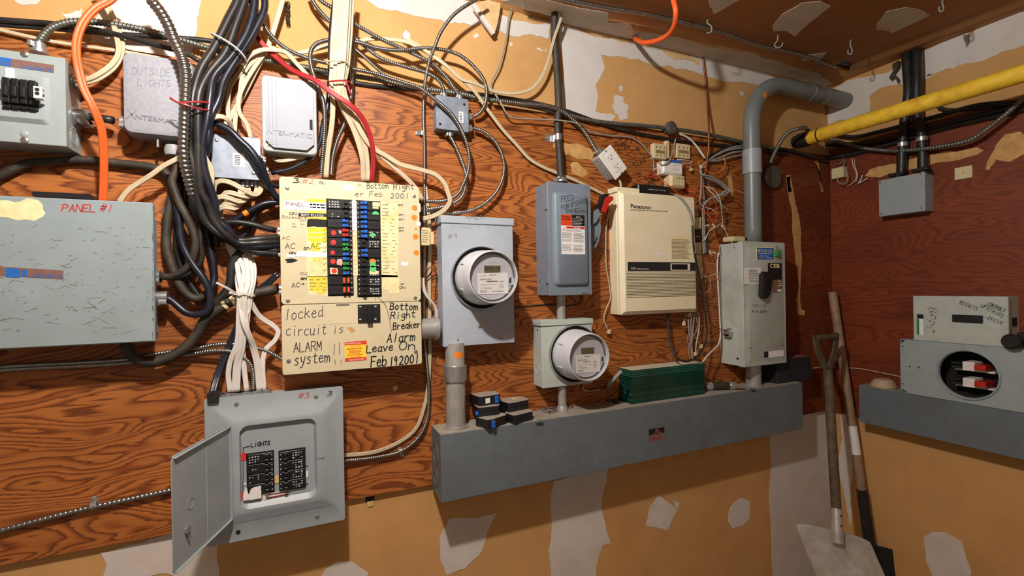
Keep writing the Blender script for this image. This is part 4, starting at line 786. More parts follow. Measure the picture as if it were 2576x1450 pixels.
def meter_face(t, np_, q, reading, S):
    mb = MB(); poly(mb, FB, q(S['lcd']), np_-.001, np_+.0006)
    if reading:
        pts = S['seg']; hand(mb, FB, np_+.0009, '2792.13', *pts, 6.5, .0011, 1, .05, 0)
    part(t, 'lcd_display', mb, [m_lcd, m_ink])
    mb = MB(); poly(mb, FB, q(S['card']), np_, np_+.0012); card = part(t, 'data_card', mb, m_wpr, 'white printed data card')
    mb = MB(); B = S['B']
    def P(x, y): return k(B, f'{x},{y}')[0]
    X = S['map']
    typo(mb, FB, np_+.0014, 'Hydro One', X(.08, .33), X(.46, .33), 4.5, 0, .02); fine(mb, FB, np_+.0014, *X(.3, .36), *X(.68, .44), 1, 0, .8, .08)
    typo(mb, FB, np_+.0014, '1-200A 240V 1Ph 3Wire 60Hz', X(.08, .58), X(.63, .58), 2.6); typo(mb, FB, np_+.0014, 'OTT832028', X(.08, .76), X(.45, .76), 4.4)
    fine(mb, FB, np_+.0014, *X(.07, .10), *X(.33, .15), 1); fine(mb, FB, np_+.0014, *X(.38, .07), *X(.64, .13), 1, 0, .7, .1); typo(mb, FB, np_+.0014, 'elster', X(.72, .45), X(.88, .45), 3.5, 0, .02); fine(mb, FB, np_+.0014, *X(.07, .80), *X(.32, .95), 4)
    fine(mb, FB, np_+.0014, *X(.46, .79), *X(.88, .83), 1); fine(mb, FB, np_+.0014, *X(.46, .86), *X(.92, .92), 1, 0, .8, .08)
    a = X(.78, .63); u, v = FB.px(*a, np_); ring(mb, FB, circ(u, v, .0065, 16), circ(u, v, .0058, 16), np_+.001, np_+.0015); ink(mb, FB, np_+.0014, [[(u-.003, v+.003), (u+.003, v-.003)], [(u-.003, v-.003), (u+.003, v+.003)]], .0008)
    part(card, 'card_print', mb, m_inkg)
    mb = MB(); typo(mb, FB, np_, 'elster', *S['brand'], 5.5, 0, .0, .0006); part(t, 'embossed_lettering', mb, m_plate)
    mb = MB(); poly(mb, FB, q(S['port']), np_-.001, np_+.002); poly(mb, FB, q(S['port2']), np_, np_+.0024, 1); part(t, 'optical_port', mb, [m_plate, m_bkm])
def mapper(tl, tr, br, bl): return lambda a, b: (tl[0]*(1-a)*(1-b)+tr[0]*a*(1-b)+br[0]*a*b+bl[0]*(1-a)*b, tl[1]*(1-a)*(1-b)+tr[1]*a*(1-b)+br[1]*a*b+bl[1]*(1-a)*b)
meter_face(t, np_, q, True, dict(lcd='710,498 1008,498 1006,622 712,628', seg=((1219, 679.5), (1256, 679)), card='590,640 1140,625 1148,1005 600,1022', B='k8', map=mapper(*k('k8', '590,640 1140,625 1148,1005 600,1022')), brand=((1228, 662.5), (1249, 661.5)), port='1150,720 1200,690 1255,730 1258,850 1152,855', port2='1165,740 1195,705 1200,810 1165,820'))
nb = .0805
t, u0, u1, v0, v1 = meter_box('pale green-grey meter box under the slate disconnect switch', nb, (1362, 806), (1490, 802), (1490, 966), (1364, 976), m_met2, .018)
mb = MB(); Gs = side_frame(FB, u0+.002, -1); knockout(mb, Gs, .045, FB.px(1350, 930, .045)[1], 0, .018); knockout(mb, Gs, .045, FB.px(1350, 930, .045)[1], 0, .013); part(t, 'knockout', mb, m_met2)
mb = MB(); screw(mb, Gs, .05, FB.px(1350, 830, .05)[1], 0, .003); part(t, 'screw', mb, m_bkm)
t, np_, q, nf = meter('round electric meter with a blank display on the pale green-grey box', nb, (1443, 890), (1483.5, 902), 'g7', 0)
meter_face(t, np_, q, False, dict(lcd='178,612 440,598 440,725 182,740', card='62,760 555,735 560,1085 85,1130', B='g7', map=mapper(*k('g7', '62,760 555,735 560,1085 85,1130')), brand=((1471, 871), (1490, 869)), port='568,790 610,750 660,780 670,900 575,915', port2='585,810 615,775 620,880 590,890'))
# --- slate disconnect with the red handle
n = .107; u0, u1, v0, v1 = FB.quad(n, (1378, 456), (1486, 466), (1489, 741), (1381, 745))
t = thing('disconnect_switch', 'slate grey disconnect switch box with a red and black side handle', 'disconnect switch', base_of(FB, u0, u1, v0))
mb = MB(); rb(mb, FB, u0+.002, u1-.002, v0+.002, v1-.002, .016, n-.004); part(t, 'body', mb, m_dis)
mb = MB(); rb(mb, FB, u0, u1, v0, v1, n-.01, n, .001, .001); part(t, 'cover', mb, m_dis)
r1 = FB.quad(n+.012, *[p[:2] for p in k('d1', '712,128 888,152 898,625 728,628')]); mb = MB(); levels(mb, FB, r1[0]-.004, r1[1]+.006, r1[2]-.008, r1[3]+.004, .014, [(n-.001, 0), (n+.008, .004), (n+.012, .010)], seg=5); rp_ = part(t, 'raised_door_panel', mb, m_dis)
nn = n+.012
def sq(s, c='g5'): return FB.quad(nn, *[p[:2] for p in k(c, s)])
mb = MB(); rb(mb, FB, *sq('50,418 328,430 338,892 58,888'), nn-.0005, nn+.0005); rb(mb, FB, *sq('50,418 180,424 182,552 52,548'), nn, nn+.0008, 0, 0, 1); rb(mb, FB, *sq('180,424 328,432 330,564 182,552'), nn, nn+.0008, 0, 0, 2); rb(mb, FB, *sq('115,562 328,570 328,592 115,585'), nn, nn+.0009, 0, 0, 3)
typo(mb, FB, nn+.001, 'FEDERAL', (1413, 546.5), (1436, 548.5), 4.5, 2, .02); typo(mb, FB, nn+.001, 'PIONEER', (1413, 552.5), (1436, 554.5), 4.5, 2, .02); typo(mb, FB, nn+.001, '60 A', (1449, 548), (1460, 549), 4.5, 4, .01); fine(mb, FB, nn+.001, 1440, 549.5, 1468, 568, 5, 4, .3); typo(mb, FB, nn+.0011, 'DANGER', (1443, 575), (1460, 576), 3.2, 0, .02)
hand(mb, FB, nn+.001, 'X', (1413, 582), (1422, 582), 9, .0007, 3); fine(mb, FB, nn+.0008, 1424, 578, 1470, 583, 2, 5, .4)
for y0_, y1_ in ((585, 592), (592, 600), (602, 608), (615, 621), (622, 632)): fine(mb, FB, nn+.0008, 1413, y0_, 1440, y1_, 3, 5, .4); fine(mb, FB, nn+.0008, 1443, y0_+1, 1470, y1_+2, 3, 5, .4)
part(rp_, 'warning_label', mb, [m_wpr, m_oran, m_bkp, m_lred, m_wpp, m_inkg], 'orange, black and white danger label')
mb = MB(); hand(mb, FB, nn+.0004, 'FEED', (1413, 508), (1443, 503), 13, .0011); hand(mb, FB, nn+.0004, 'FOR', (1413, 530), (1432, 526), 12, .0011); hand(mb, FB, nn+.0004, 'UPSTAIRS', (1436, 521), (1476, 511), 11, .0009); hand(mb, FB, nn+.0004, 'PANELL', (1426, 538), (1468, 530), 9, .001); ink(mb, FB, nn+.0004, [pxline(FB, nn, k('g5', '215,412 350,380 300,425'))], .0008); part(rp_, 'black_writing', mb, m_ink)
mb = MB(); typo(mb, FB, n-.0002, 'ON', (1470, 473), (1483, 474.5), 5, 0, 0, .001); typo(mb, FB, n-.0002, 'OFF', (1467, 726), (1485, 728), 5, 0, 0, .001); part(t, 'embossed_lettering', mb, m_dis)
for y in (512, 700): mb = MB(); rb(mb, side_frame(FB, u0+.001, -1), n-.02, n-.001, FB.px(1372, y, n)[1]-.018, FB.px(1372, y, n)[1]+.018, -.001, .004, .001, .001); part(t, 'hinge', mb, m_dis)
mb = MB(); rb(mb, FB, *FB.rc(n, 1462, 735, 1478, 741), n-.002, n+.006, .001); part(t, 'latch', mb, m_steel)
mb = MB(); Gs = side_frame(FB, u0+.002, -1)
for y in (490, 715): knockout(mb, Gs, .045, FB.px(1358, y, .045)[1], 0, .016); knockout(mb, Gs, .045, FB.px(1358, y, .045)[1], 0, .011)
part(t, 'knockouts', mb, m_dis)
nh = .07; mb = MB(); poly(mb, FB, [FB.px(x, y, nh) for x, y in k('g5', '402,440 500,460 522,540 522,620 500,730 470,800 435,838 402,850')], nh-.003, nh); poly(mb, FB, [FB.px(x, y, nh) for x, y in k('g5', '470,685 482,692 465,750 435,785 430,770 455,735')], nh-.002, nh+.0006, 1); hp_ = part(t, 'handle_plate', mb, [m_dis, m_bkm])
mb = MB(); poly(mb, FB, [FB.px(x, y, nh+.01) for x, y in k('g5', '418,540 432,400 490,350 525,400 465,510')], nh, nh+.012); lev = part(t, 'handle_lever', mb, m_dis)
for pts, m_, nm in (('495,350 545,180 610,175 600,215 570,215 515,395', m_bkp, 'lever_black_side'), ('512,392 560,235 590,208 645,215 652,250 600,300 560,395 545,405', m_rdt, 'lever_red_grip')):
    mb = MB(); o_ = [FB.px(x, y, nh+.014) for x, y in k('g5', pts)]; poly(mb, FB, o_, nh-.004 if m_ is m_bkp else nh, nh+.018 if m_ is m_bkp else nh+.024); part(lev, nm, mb, m_)
def pipe(mb, F, u, n, z0, z1, r, seg=24, mi=0): lathe(mb, Fr(F.P(u, 0, n), (1, 0, 0), (0, 1, 0), (0, 0, 1)), 0, 0, [(z0, r), (z1, r)], seg, mi)
ua = FB.px(1411, 770, .055)[0]; za, zb_ = v0, FB.px(1411, 803, .07)[1]
mb = MB(); pipe(mb, FB, ua, .055, zb_-.004, za+.003, .0145); single('conduit_nipple', 'short metal pipe joining the slate disconnect to the meter box below', 'conduit', mb, m_pipegal)
# --- grey duct along the wall
n = .122; u0, u1, v0, v1 = FB.quad(n, (1109.5, 1085), (2021, 968), (2017.5, 1078), (1109.5, 1269)); DUCT_TOP = v1; DU0, DU1, DN = u0, u1, n
t = thing('wire_duct', 'long dark grey steel wire duct running below the meters, dusty on top', 'wire duct', base_of(FB, u0, u1, v0))
mb = MB(); rb(mb, FB, u0, u1-.006, v0, v1-.0012, .016, n-.003, 0, 0); bod = part(t, 'body', mb, m_wire)
mb = MB(); rb(mb, FB, u0, u1, v0, v1-.001, n-.003, n, .001, .001); part(t, 'front_cover', mb, m_wire)
mb = MB(); rb(mb, FB, u0, u1-.004, v1-.0012, v1, .016, n-.002); part(t, 'dusty_top', mb, m_dust, 'dusty top face')
mb = MB(); Gs = side_frame(FB, u0, -1)
for z, r in ((v1-.075, .032), (v1-.075, .026), (v0+.05, .024), (v0+.05, .018)): knockout(mb, Gs, .062, z, 0, r)
part(t, 'knockouts', mb, m_wire)
for x, y in ((1354, 1058), (1890, 977)):
    mb = MB(); u, v = FB.px(x, y, n); rb(mb, FB, u-.012, u+.012, v-.004, v-.001, n-.004, n+.010, .001); rb(mb, FB, u-.012, u+.012, v-.012, v-.001, n, n+.0015); part(t, 'cover_tab', mb, m_wire)
mb = MB(); rb(mb, FB, *FB.quad(n, (1632, 1080), (1671, 1076), (1671, 1107), (1633, 1112)), n-.0003, n+.0005); rb(mb, FB, *FB.quad(n, (1632, 1080), (1671, 1076), (1671, 1090), (1632, 1094)), n, n+.0008, 0, 0, 1)
u, v = FB.px(1652, 1090, n); poly(mb, FB, [(u-.018, v-.002), (u, v-.02), (u+.018, v-.002), (u, v+.016)], n, n+.0010, 0); typo(mb, FB, n+.0013, 'BEL', (1645, 1094), (1659, 1092), 7, 1, .02); fine(mb, FB, n+.0008, 1636, 1098, 1668, 1108, 2, 2, .6); part(t, 'maker_sticker', mb, [m_lbrn, m_bkp, m_inkrb], 'small brown and black sticker')
mb = MB(); rnd = random.Random(9)
for i in range(34):
    x = rnd.uniform(1130, 1750); y = 1100-(x-1110)*.13+rnd.uniform(20, 120)
    a = rnd.uniform(0, 3.1); l = rnd.choice([2, 3, 5, 10, 18]); ink(mb, FB, n+.0003, [pxline(FB, n, [(x, y), (x+l*.5*math.cos(a)+1, y+l*.5*math.sin(a)), (x+l*math.cos(a+.2), y+l*math.sin(a+.2))])], .0007)
for q_ in ('750,725 760,690 790,650 840,632 880,650', '1065,680 1085,780', '765,830 800,770 812,730', '1085,620 1110,590 1115,575'): ink(mb, FB, n+.0003, [pxline(FB, n, k('d5', q_))], .0007)
part(t, 'paint_scratches', mb, m_tim1)
# pipes from the meters into the duct
u = FB.px(1145, 930, .07)[0]
t = thing('conduit_riser', 'thick galvanized conduit with a coupling between the big meter box and the duct', 'conduit', FB.P(u, DUCT_TOP, .07))
mb = MB(); pipe(mb, FB, u, .07, DUCT_TOP+.002, FB.px(1145, 872, .07)[1]+.012, .0295, 32); part(t, 'pipe', mb, m_pipegal)
mb = MB(); z0, z1 = FB.px(1145, 963, .07+.03)[1], FB.px(1145, 922, .07+.03)[1]; G = Fr(FB.P(u, 0, .07), (1, 0, 0), (0, 1, 0), (0, 0, 1)); lathe(mb, G, 0, 0, [(z0, .030), (z0, .0345), (z1-.002, .035), (z1, .031)], 36); part(t, 'coupling', mb, m_steel)
mb = MB(); lathe(mb, G, 0, 0, [(DUCT_TOP, .037), (DUCT_TOP+.006, .037), (DUCT_TOP+.007, .031)], 20); part(t, 'locknut', mb, m_pipegal)
mb = MB(); a0 = FB.px(1122, 888, .1)[0]
for i in range(6):
    th = math.radians(250+i*9); th2 = math.radians(250+(i+1)*9); c_ = lambda a, z: np.array([u+.0299*math.cos(a), -.07+.0299*math.sin(a), z]); zA, zB = FB.px(1140, 903, .1)[1], FB.px(1140, 887, .1)[1]
    mb.add([c_(th, zA), c_(th2, zA), c_(th2, zB), c_(th, zB)], [(0, 1, 2, 3)])
part(t, 'orange_sticker', mb, m_odot)
u = FB.px(1414, 992, .055)[0]
t = thing('conduit_riser', 'thin metal pipe between the pale green meter box and the duct', 'conduit', FB.P(u, DUCT_TOP, .055))
mb = MB(); pipe(mb, FB, u, .055, DUCT_TOP+.001, FB.px(1414, 968, .06)[1]+.01, .0145); part(t, 'pipe', mb, m_pipegal)
mb = MB(); G = Fr(FB.P(u, 0, .055), (1, 0, 0), (0, 1, 0), (0, 0, 1)); lathe(mb, G, 0, 0, [(DUCT_TOP, .021), (DUCT_TOP+.008, .02), (DUCT_TOP+.018, .016)], 14); part(t, 'locknut', mb, m_pipegal)
# --- telephone switching cabinet
n = .088; ul = FB.px(1539, 640, .03)[0]; ur = FB.px(1745, 640, n-.02)[0]; v1 = FB.px(1650, 490, n-.02)[1]; v0 = FB.px(1650, 789, n-.02)[1]
t = thing('telephone_cabinet', 'cream plastic telephone switching cabinet with a grille and dark band', 'telephone system', base_of(FB, ul, ur, v0))
mb = MB(); levels(mb, FB, ul, ur, v0, v1, .004, [(.016, .001), (.06, 0), (.062, .002), (.066, .002), (.068, 0), (n-.014, 0), (n, .013)], seg=3); body = part(t, 'housing', mb, m_pan)
q = lambda s, nn=n: FB.quad(nn, *[p[:2] for p in k('d2', s)])
fu0, fu1 = ul+.0135, ur-.0135
yb = FB.px(1650, 672, n)[1]
mb = MB(); a = q('214,690 552,695 553,742 214,738'); rb(mb, FB, a[0], fu1, a[2], a[3], n-.001, n+.001); part(t, 'dark_band', mb, m_dkb)
mb = MB(); rb(mb, FB, *q('448,698 552,700 552,740 448,736', n+.001), n, n+.003, .001); part(t, 'window_frame', mb, m_pan)
mb = MB(); rb(mb, FB, *q('454,703 540,705 540,735 454,732', n+.003), n, n+.0034); part(t, 'dark_window', mb, m_bkp)
mb = MB(); typo(mb, FB, n+.0013, '308', (1587, 678.5), (1599, 679), 7, 0, 0); typo(mb, FB, n+.0013, 'EASA-PHONE', (1603, 678.5), (1632, 679.5), 3.6, 0, .02); part(t, 'band_lettering', mb, m_wpp)
zg0 = FB.px(1650, 745, n)[1]; zg1 = FB.px(1650, 686, n)[1]; N_ = 17
for i in range(N_):
    z = zg0+(zg1-zg0)*i/(N_-1); mb = MB(); rb(mb, FB, fu0+.003, fu1-.001, z-.0019, z+.0012, n-.001, n+.003, 0, .0008); part(t, 'grille_slat', mb, m_pan)
mb = MB(); rb(mb, FB, fu0+.003, fu1-.001, zg0-.003, zg1+.003, n-.0004, n+.0004); part(t, 'grille_back', mb, m_inkg)
mb = MB(); typo(mb, FB, n+.0005, 'Panasonic', (1586.5, 523), (1638.5, 527), 10, 0, .02); typo(mb, FB, n+.0005, 'ELECTRONIC MODULAR SWITCHING SYSTEM', (1587, 529.5), (1678.5, 534), 3.2, 0, .015); part(t, 'brand_lettering', mb, m_ink)
mb = MB(); rb(mb, FB, *q('450,550 558,556 560,680 450,676'), n-.0003, n+.0004); fine(mb, FB, n+.0006, 1690, 602, 1737, 652, 15, 1, .45, .2); part(t, 'notice_label', mb, [m_cpr, m_inkg], 'cream printed notice')
mb = MB(); rb(mb, FB, *q('376,636 412,637 412,656 376,655'), n-.0003, n+.0004); part(t, 'sticker', mb, m_wpr)
mb = MB(); rb(mb, FB, *FB.quad(.07, *[p[:2] for p in k('d2', '150,290 280,282 280,312 152,316')]), .02, .07, .002, .002); single('power_brick', 'cream power supply block on top of the telephone cabinet', 'power supply', mb, m_pan)
mb = MB(); a = FB.quad(.06, *[p[:2] for p in k('d2', '270,268 450,276 445,330 275,318')]); rb(mb, FB, a[0], a[1], v1+.001, a[3], .02, .06, .002, .003)
for i in range(9): z = a[0]+(a[1]-a[0])*(i+.5)/9; rb(mb, FB, z-.002, z+.002, v1+.002, a[3]-.003, .058, .0625)
typo(mb, FB, .0635, 'AMERICAN POWER', (1630, 478), (1676, 481.5), 3, 1); single('power_filter', 'black ribbed power filter strip on top of the telephone cabinet', 'power supply', mb, [m_bkp, m_wpp])
# --- stone-grey service disconnect at the corner
n = .131; u0 = FB.px(1870, 770, n)[0]; u1 = FB.px(1977, 770, n)[0]; v1 = FB.px(1920, 609, n)[1]; v0 = FB.px(1920, 920, n)[1]; ceb = (u0, u1, v0, v1)
t = thing('service_disconnect', 'tall stone-grey service disconnect box with a black handle and blue sticker by the corner', 'disconnect switch', base_of(FB, u0, u1, v0))
mb = MB(); rb(mb, FB, u0+.003, u1-.003, v0+.003, v1-.003, .016, n-.018); body = part(t, 'body', mb, m_ceb)
mb = MB(); levels(mb, FB, u0, u1, v0, v1, .002, [(n-.022, 0), (n-.002, 0), (n, .002), (n, .015), (n+.005, .026)], seg=2); part(t, 'cover', mb, m_ceb)
nn = n+.005; q = lambda s, m_=nn: FB.quad(m_, *[p[:2] for p in k('g6', s)])
mb = MB(); rb(mb, FB, *q('435,132 632,142 630,282 436,275'), nn-.0005, nn+.0006); rb(mb, FB, *q('443,140 625,150 622,274 444,268'), nn, nn+.0009, 0, 0, 1); typo(mb, FB, nn+.0012, 'BRYCOR LTD.', (1906, 634.5), (1944, 636), 7.5, 0, .01); fine(mb, FB, nn+.0012, 1909, 637, 1942, 640, 1, 2); typo(mb, FB, nn+.0012, '765-1776', (1909, 649.5), (1922, 650.5), 3.5, 2); typo(mb, FB, nn+.0012, '738-8400', (1927, 650.5), (1942, 651.5), 3.5, 2); fine(mb, FB, nn+.0012, 1911, 643, 1940, 645.5, 1, 2); part(t, 'contractor_sticker', mb, [m_cpr, m_lblu, m_wpr], 'blue and yellow contractor sticker')
mb = MB(); rb(mb, FB, *q('562,305 712,312 714,490 562,484'), nn-.0005, nn+.0006); typo(mb, FB, nn+.0009, 'CEB', (1936.5, 673.5), (1961.5, 674.5), 9.5, 1, .03); part(t, 'brand_plate', mb, [m_bkp, m_cpr], 'black maker plate')
mb = MB(); rb(mb, FB, *q('615,490 716,494 714,632 616,620'), nn-.0005, nn+.0005); fine(mb, FB, nn+.0007, 1946, 706, 1966, 722, 3, 1, .5, .1); rb(mb, FB, *q('665,588 708,590 706,618 665,614'), nn, nn+.0008, 0, 0, 2); part(t, 'rating_plate', mb, [m_lbrn, m_cpr, m_wpr])
mb = MB(); rb(mb, FB, *q('310,352 490,362 488,538 310,530'), nn-.0005, nn+.0006); fine(mb, FB, nn+.0008, 1884, 678, 1910, 712, 8, 1, .4, .15); part(t, 'paper_notice', mb, [m_wpr, m_inkg], 'white paper notice')
mb = MB(); poly(mb, FB, [FB.px(x, y, nn+.012) for x, y in k('g6', '512,400 600,402 655,425 640,460 615,500 612,560 600,630 575,672 555,690 512,688')], nn, nn+.010); poly(mb, FB, [FB.px(x, y, nn+.03) for x, y in k('g6', '520,420 610,412 650,440 620,480 560,480 545,560 560,600 530,670 512,670')], nn+.008, nn+.03); part(t, 'handle', mb, m_bkp, 'black switch handle')
mb = MB(); rb(mb, FB, *q('520,1260 730,1242 730,1310 520,1325'), nn-.0005, nn+.0006); rb(mb, FB, *q('520,1260 565,1256 565,1322 520,1326'), nn, nn+.0009, 0, 0, 1); part(t, 'blank_label', mb, [m_wpr, m_bkp])
mb = MB(); hand(mb, FB, nn+.0004, 'X10-110', (1893, 773), (1926, 773), 7, .0012); hand(mb, FB, nn+.0004, 'M.H.2808', (1892, 788), (1928, 787.5), 7, .0012); ink(mb, FB, nn+.0004, [pxline(FB, nn, k('g6', '345,1220 385,1222')), pxline(FB, nn, k('g6', '705,1190 735,1192'))], .002); part(t, 'black_writing', mb, m_ink)
Gs = side_frame(FB, u0+.003, -1); mb = MB()
for y in (644, 875): z = FB.px(1832, y, .075)[1]; knockout(mb, Gs, .068, z, 0, .026); knockout(mb, Gs, .068, z, 0, .019)
part(t, 'knockouts', mb, m_ceb)
mb = MB(); screw(mb, Gs, .098, FB.px(1846, 904, .1)[1], 0, .005); part(t, 'screw', mb, m_iron)
clamp_conn(t, FB, np.array([u0+.003, -.062, FB.px(1830, 838, .07)[1]]), (-1, 0, 0), .014, .018)
mb = MB(); a = FB.W(1955, 630, nn+.006); rb(mb, Fr(a, (1, 0, 0), (0, 0, 1), (0, -1, 0)), -.009, .009, -.026, 0, -.006, .008, .003, .002); lk = single('padlock', 'small green padlock on the stone-grey disconnect box', 'padlock', mb, m_grn)
mb = MB(); P = [a+np.array([x, 0, z]) for x, z in ((-.005, -.002), (-.006, .008), (0, .014), (.006, .008), (.005, -.002))]; tube(mb, P, .0018, .002, 8); part(lk, 'shackle', mb, m_steel)
mb = MB(); rb(mb, FB, *FB.quad(.08, *[p[:2] for p in k('g6', '190,28 392,18 392,74 188,76')]), .03, .08, .003, .003); a = FB.quad(.081, *[p[:2] for p in k('g6', '318,30 356,30 356,66 318,66')]); rb(mb, FB, *a, .079, .082, 0, 0, 1); single('phone_jack', 'cream surface phone jack lying on top of the stone-grey disconnect', 'phone jack', mb, [m_ivory, m_bkm])
uc = FB.px(1895, 945, .07)[0]
mb = MB(); pipe(mb, FB, uc, .07, DUCT_TOP+.001, v0+.006, .030, 24); G = Fr(FB.P(uc, 0, .07), (1, 0, 0), (0, 1, 0), (0, 0, 1)); lathe(mb, G, 0, 0, [(DUCT_TOP, .036), (DUCT_TOP+.005, .036), (DUCT_TOP+.006, .031)], 16); single('conduit_riser', 'short rusty pipe between the stone-grey disconnect and the duct', 'conduit', mb, m_pipegal)
# --- thick grey conduit with its elbow
uP = FB.px(1893, 480, .085)[0]; nP = .085; zH = FR.px(2112, 255, .02)[1]; Rb = .19; zt = v1
r_ = .0325; P = [np.array([uP, -nP, ceb[3]-.003]), np.array([uP, -nP, zH-Rb-.05])]
for i in range(9): a = math.pi/2*i/8; P.append(np.array([uP+Rb*(1-math.cos(a)), -nP, zH-Rb+Rb*math.sin(a)]))
P += [np.array([XR-.003, -nP, zH])]
t = thing('conduit', 'thick grey plastic conduit with a sweeping elbow into the side wall', 'conduit', (uP, -nP, ceb[3]))
mb = MB(); pts = [P[0]+(P[1]-P[0])*i/8 for i in range(8)]+P[1:-1]+[P[-2]+(P[-1]-P[-2])*i/6 for i in range(1, 7)]; sweep(mb, np.array(pts), rprof(r_, 32)); part(t, 'pipe', mb, m_pvc, angle=0)
mb = MB(); G = Fr((uP, -nP, 0), (1, 0, 0), (0, 1, 0), (0, 0, 1)); zA, zB = FB.px(1893, 432, nP+.03)[1], FB.px(1893, 371, nP+.03)[1]; lathe(mb, G, 0, 0, [(zA, .033), (zA, .0365), (zB, .0365), (zB, .033)], 36); part(t, 'coupling', mb, m_pvcl)
mb = MB(); G2 = Fr((FB.px(2036, 232, nP)[0], -nP, zH), (0, 1, 0), (0, 0, 1), (1, 0, 0)); lathe(mb, G2, 0, 0, [(0, .0328), (0, .0335), (.003, .0335), (.003, .0328)], 32); part(t, 'pale_ring_mark', mb, m_pvcl)
mb = MB(); G3 = Fr((XR-.10, -nP, zH), (0, 1, 0), (0, 0, 1), (1, 0, 0)); lathe(mb, G3, 0, 0, [(-.06, .033), (-.06, .035), (.095, .035), (.095, .033)], 32); part(t, 'end_sleeve', mb, m_pvc)
mb = MB(); a = math.radians(38); c_ = np.array([uP+Rb*(1-math.cos(a)), -nP, zH-Rb+Rb*math.sin(a)]); tg = np.array([math.sin(a), 0, math.cos(a)]); nv = np.array([0, -1., 0])
for i in range(4):
    b0, b1 = math.radians(-14+i*8), math.radians(-14+(i+1)*8); si = np.cross(tg, nv); f = lambda b: nv*math.cos(b)+si*math.sin(b)
    mb.add([c_+f(b0)*.0331-tg*.012, c_+f(b1)*.0331-tg*.012, c_+f(b1)*.0331+tg*.012, c_+f(b0)*.0331+tg*.012], [(0, 1, 2, 3)])
part(t, 'orange_label', mb, m_odot)
mb = MB()
for i in range(14):
    z = FB.px(1903, 372, nP+.03)[1]+.006+i*.008; b = math.radians(-90+35); cc = lambda b: np.array([uP+.0331*math.cos(b), -nP+.0331*math.sin(b), 0])
    mb.add([cc(b)+[0, 0, z], cc(b+.09)+[0, 0, z], cc(b+.09)+[0, 0, z+.005], cc(b)+[0, 0, z+.005]], [(0, 1, 2, 3)])
part(t, 'stencil_print', mb, m_ink)
# ---------------------------------------------------------------- things lying on the duct
FT = Fr((0, 0, DUCT_TOP), (1, 0, 0), (0, 1, 0), (0, 0, 1))      # U along the wall, V into the wall, N up
def on_top(x, y, h=0): return FT.px(x, y, h)
def yawed(x, y, h, a, z=0): u, v = FT.px(x, y, h); c, s = math.cos(math.radians(a)), math.sin(math.radians(a)); return Fr(FT.P(u, v, z), (c, s, 0), (-s, c, 0), (0, 0, 1))
def loose_breaker(label, G, l, w, h, toggles=(), extra=None):
    t = thing('loose_breaker', label, 'circuit breaker', G.o, 'loose circuit breakers lying on the duct')
    mb = MB(); o = [(-l/2, -w/2+.006), (-l/2+.008, -w/2), (l/2-.012, -w/2), (l/2, -w/2+.014), (l/2, w/2-.008), (l/2-.01, w/2), (-l/2+.01, w/2), (-l/2, w/2-.01)]
    poly(mb, G, o, .0, h*.47); poly(mb, G, [(a*.985, b*.985) for a, b in o], h*.46, h*.54); poly(mb, G, o, h*.53, h); part(t, 'case', mb, m_bkp)
    mb = MB(); poly(mb, G, [(a*.99, b*.99) for a, b in o], h, h+.0006); part(t, 'dusty_face', mb, m_dust)
    for a, z, m_ in toggles: mb = MB(); rb(mb, G, a-.005, a+.005, -w/2-.008, -w/2+.002, z-.006, z+.004, .001, .001); part(t, 'toggle', mb, m_)
    if extra: extra(t, G)
    return t
def at_pt(x, y, h, a, z): return yawed(x, y, h, a, z)
b1 = lambda t, G: (lambda mb: (rb(mb, G, -.02, -.004, -.0481, -.0471, .006, .022), part(t, 'printed_sticker', mb, m_wpr)))(MB())
loose_breaker('dusty black double breaker with blue toggles, topmost beside the thick pipe', yawed(1217, 989, .084, 8, .056), .082, .095, .028, ((.018, .021, m_blu), (.018, .010, m_blu)), b1)
loose_breaker('black breaker with one blue toggle poking left, middle of its pile', yawed(1222, 1015, .056, -4, .028), .076, .09, .027, ((-.043, .014, m_blu),))
loose_breaker('black double breaker with two blue toggles facing out at the bottom of its pile', yawed(1236, 1045, .028, 24, 0), .088, .066, .027, ((-.028, .020, m_blu), (-.028, .009, m_blu)))
loose_breaker('black breaker with a tan paper scrap on its dusty face, on top of another', yawed(1291, 1006, .055, 12, .028), .088, .076, .028, (), lambda t, G: (lambda mb: (poly(mb, G, [(-.008, -.004), (.012, -.006), (.018, .008), (.0, .01)], .028, .0292), part(t, 'paper_scrap', mb, m_tapey)))(MB()))
loose_breaker('plain black breaker lying under the one with a paper scrap', yawed(1306, 1036, .027, 16, 0), .088, .056, .027)
A_, B_, C_, D_ = [np.array(FT.P(*FT.px(x, y, .006), .006)) for x, y in ((1337, 1025), (1371, 1006.6), (1436, 1020.5), (1390, 1041.5))]
U_ = (D_-A_+C_-B_)/2; lu = np.linalg.norm(U_); U_ /= lu; V_ = (B_-A_+C_-D_)/2; V_ -= U_*U_.dot(V_); lv = np.linalg.norm(V_); V_ /= lv; s_ = lu/2
mb = MB(); G = Fr((A_+B_+C_+D_)/4-np.array([0, 0, .002]), U_, V_, np.array([0, 0, 1.])*np.sign(np.cross(U_, V_)[2])); hv = lv/2
for q_ in ((-s_, s_, -hv, -hv+.006), (-s_, s_, hv-.006, hv), (-s_, -s_+.006, -hv, hv), (s_-.006, s_, -hv, hv)): rb(mb, G, *q_, -.004, .003)
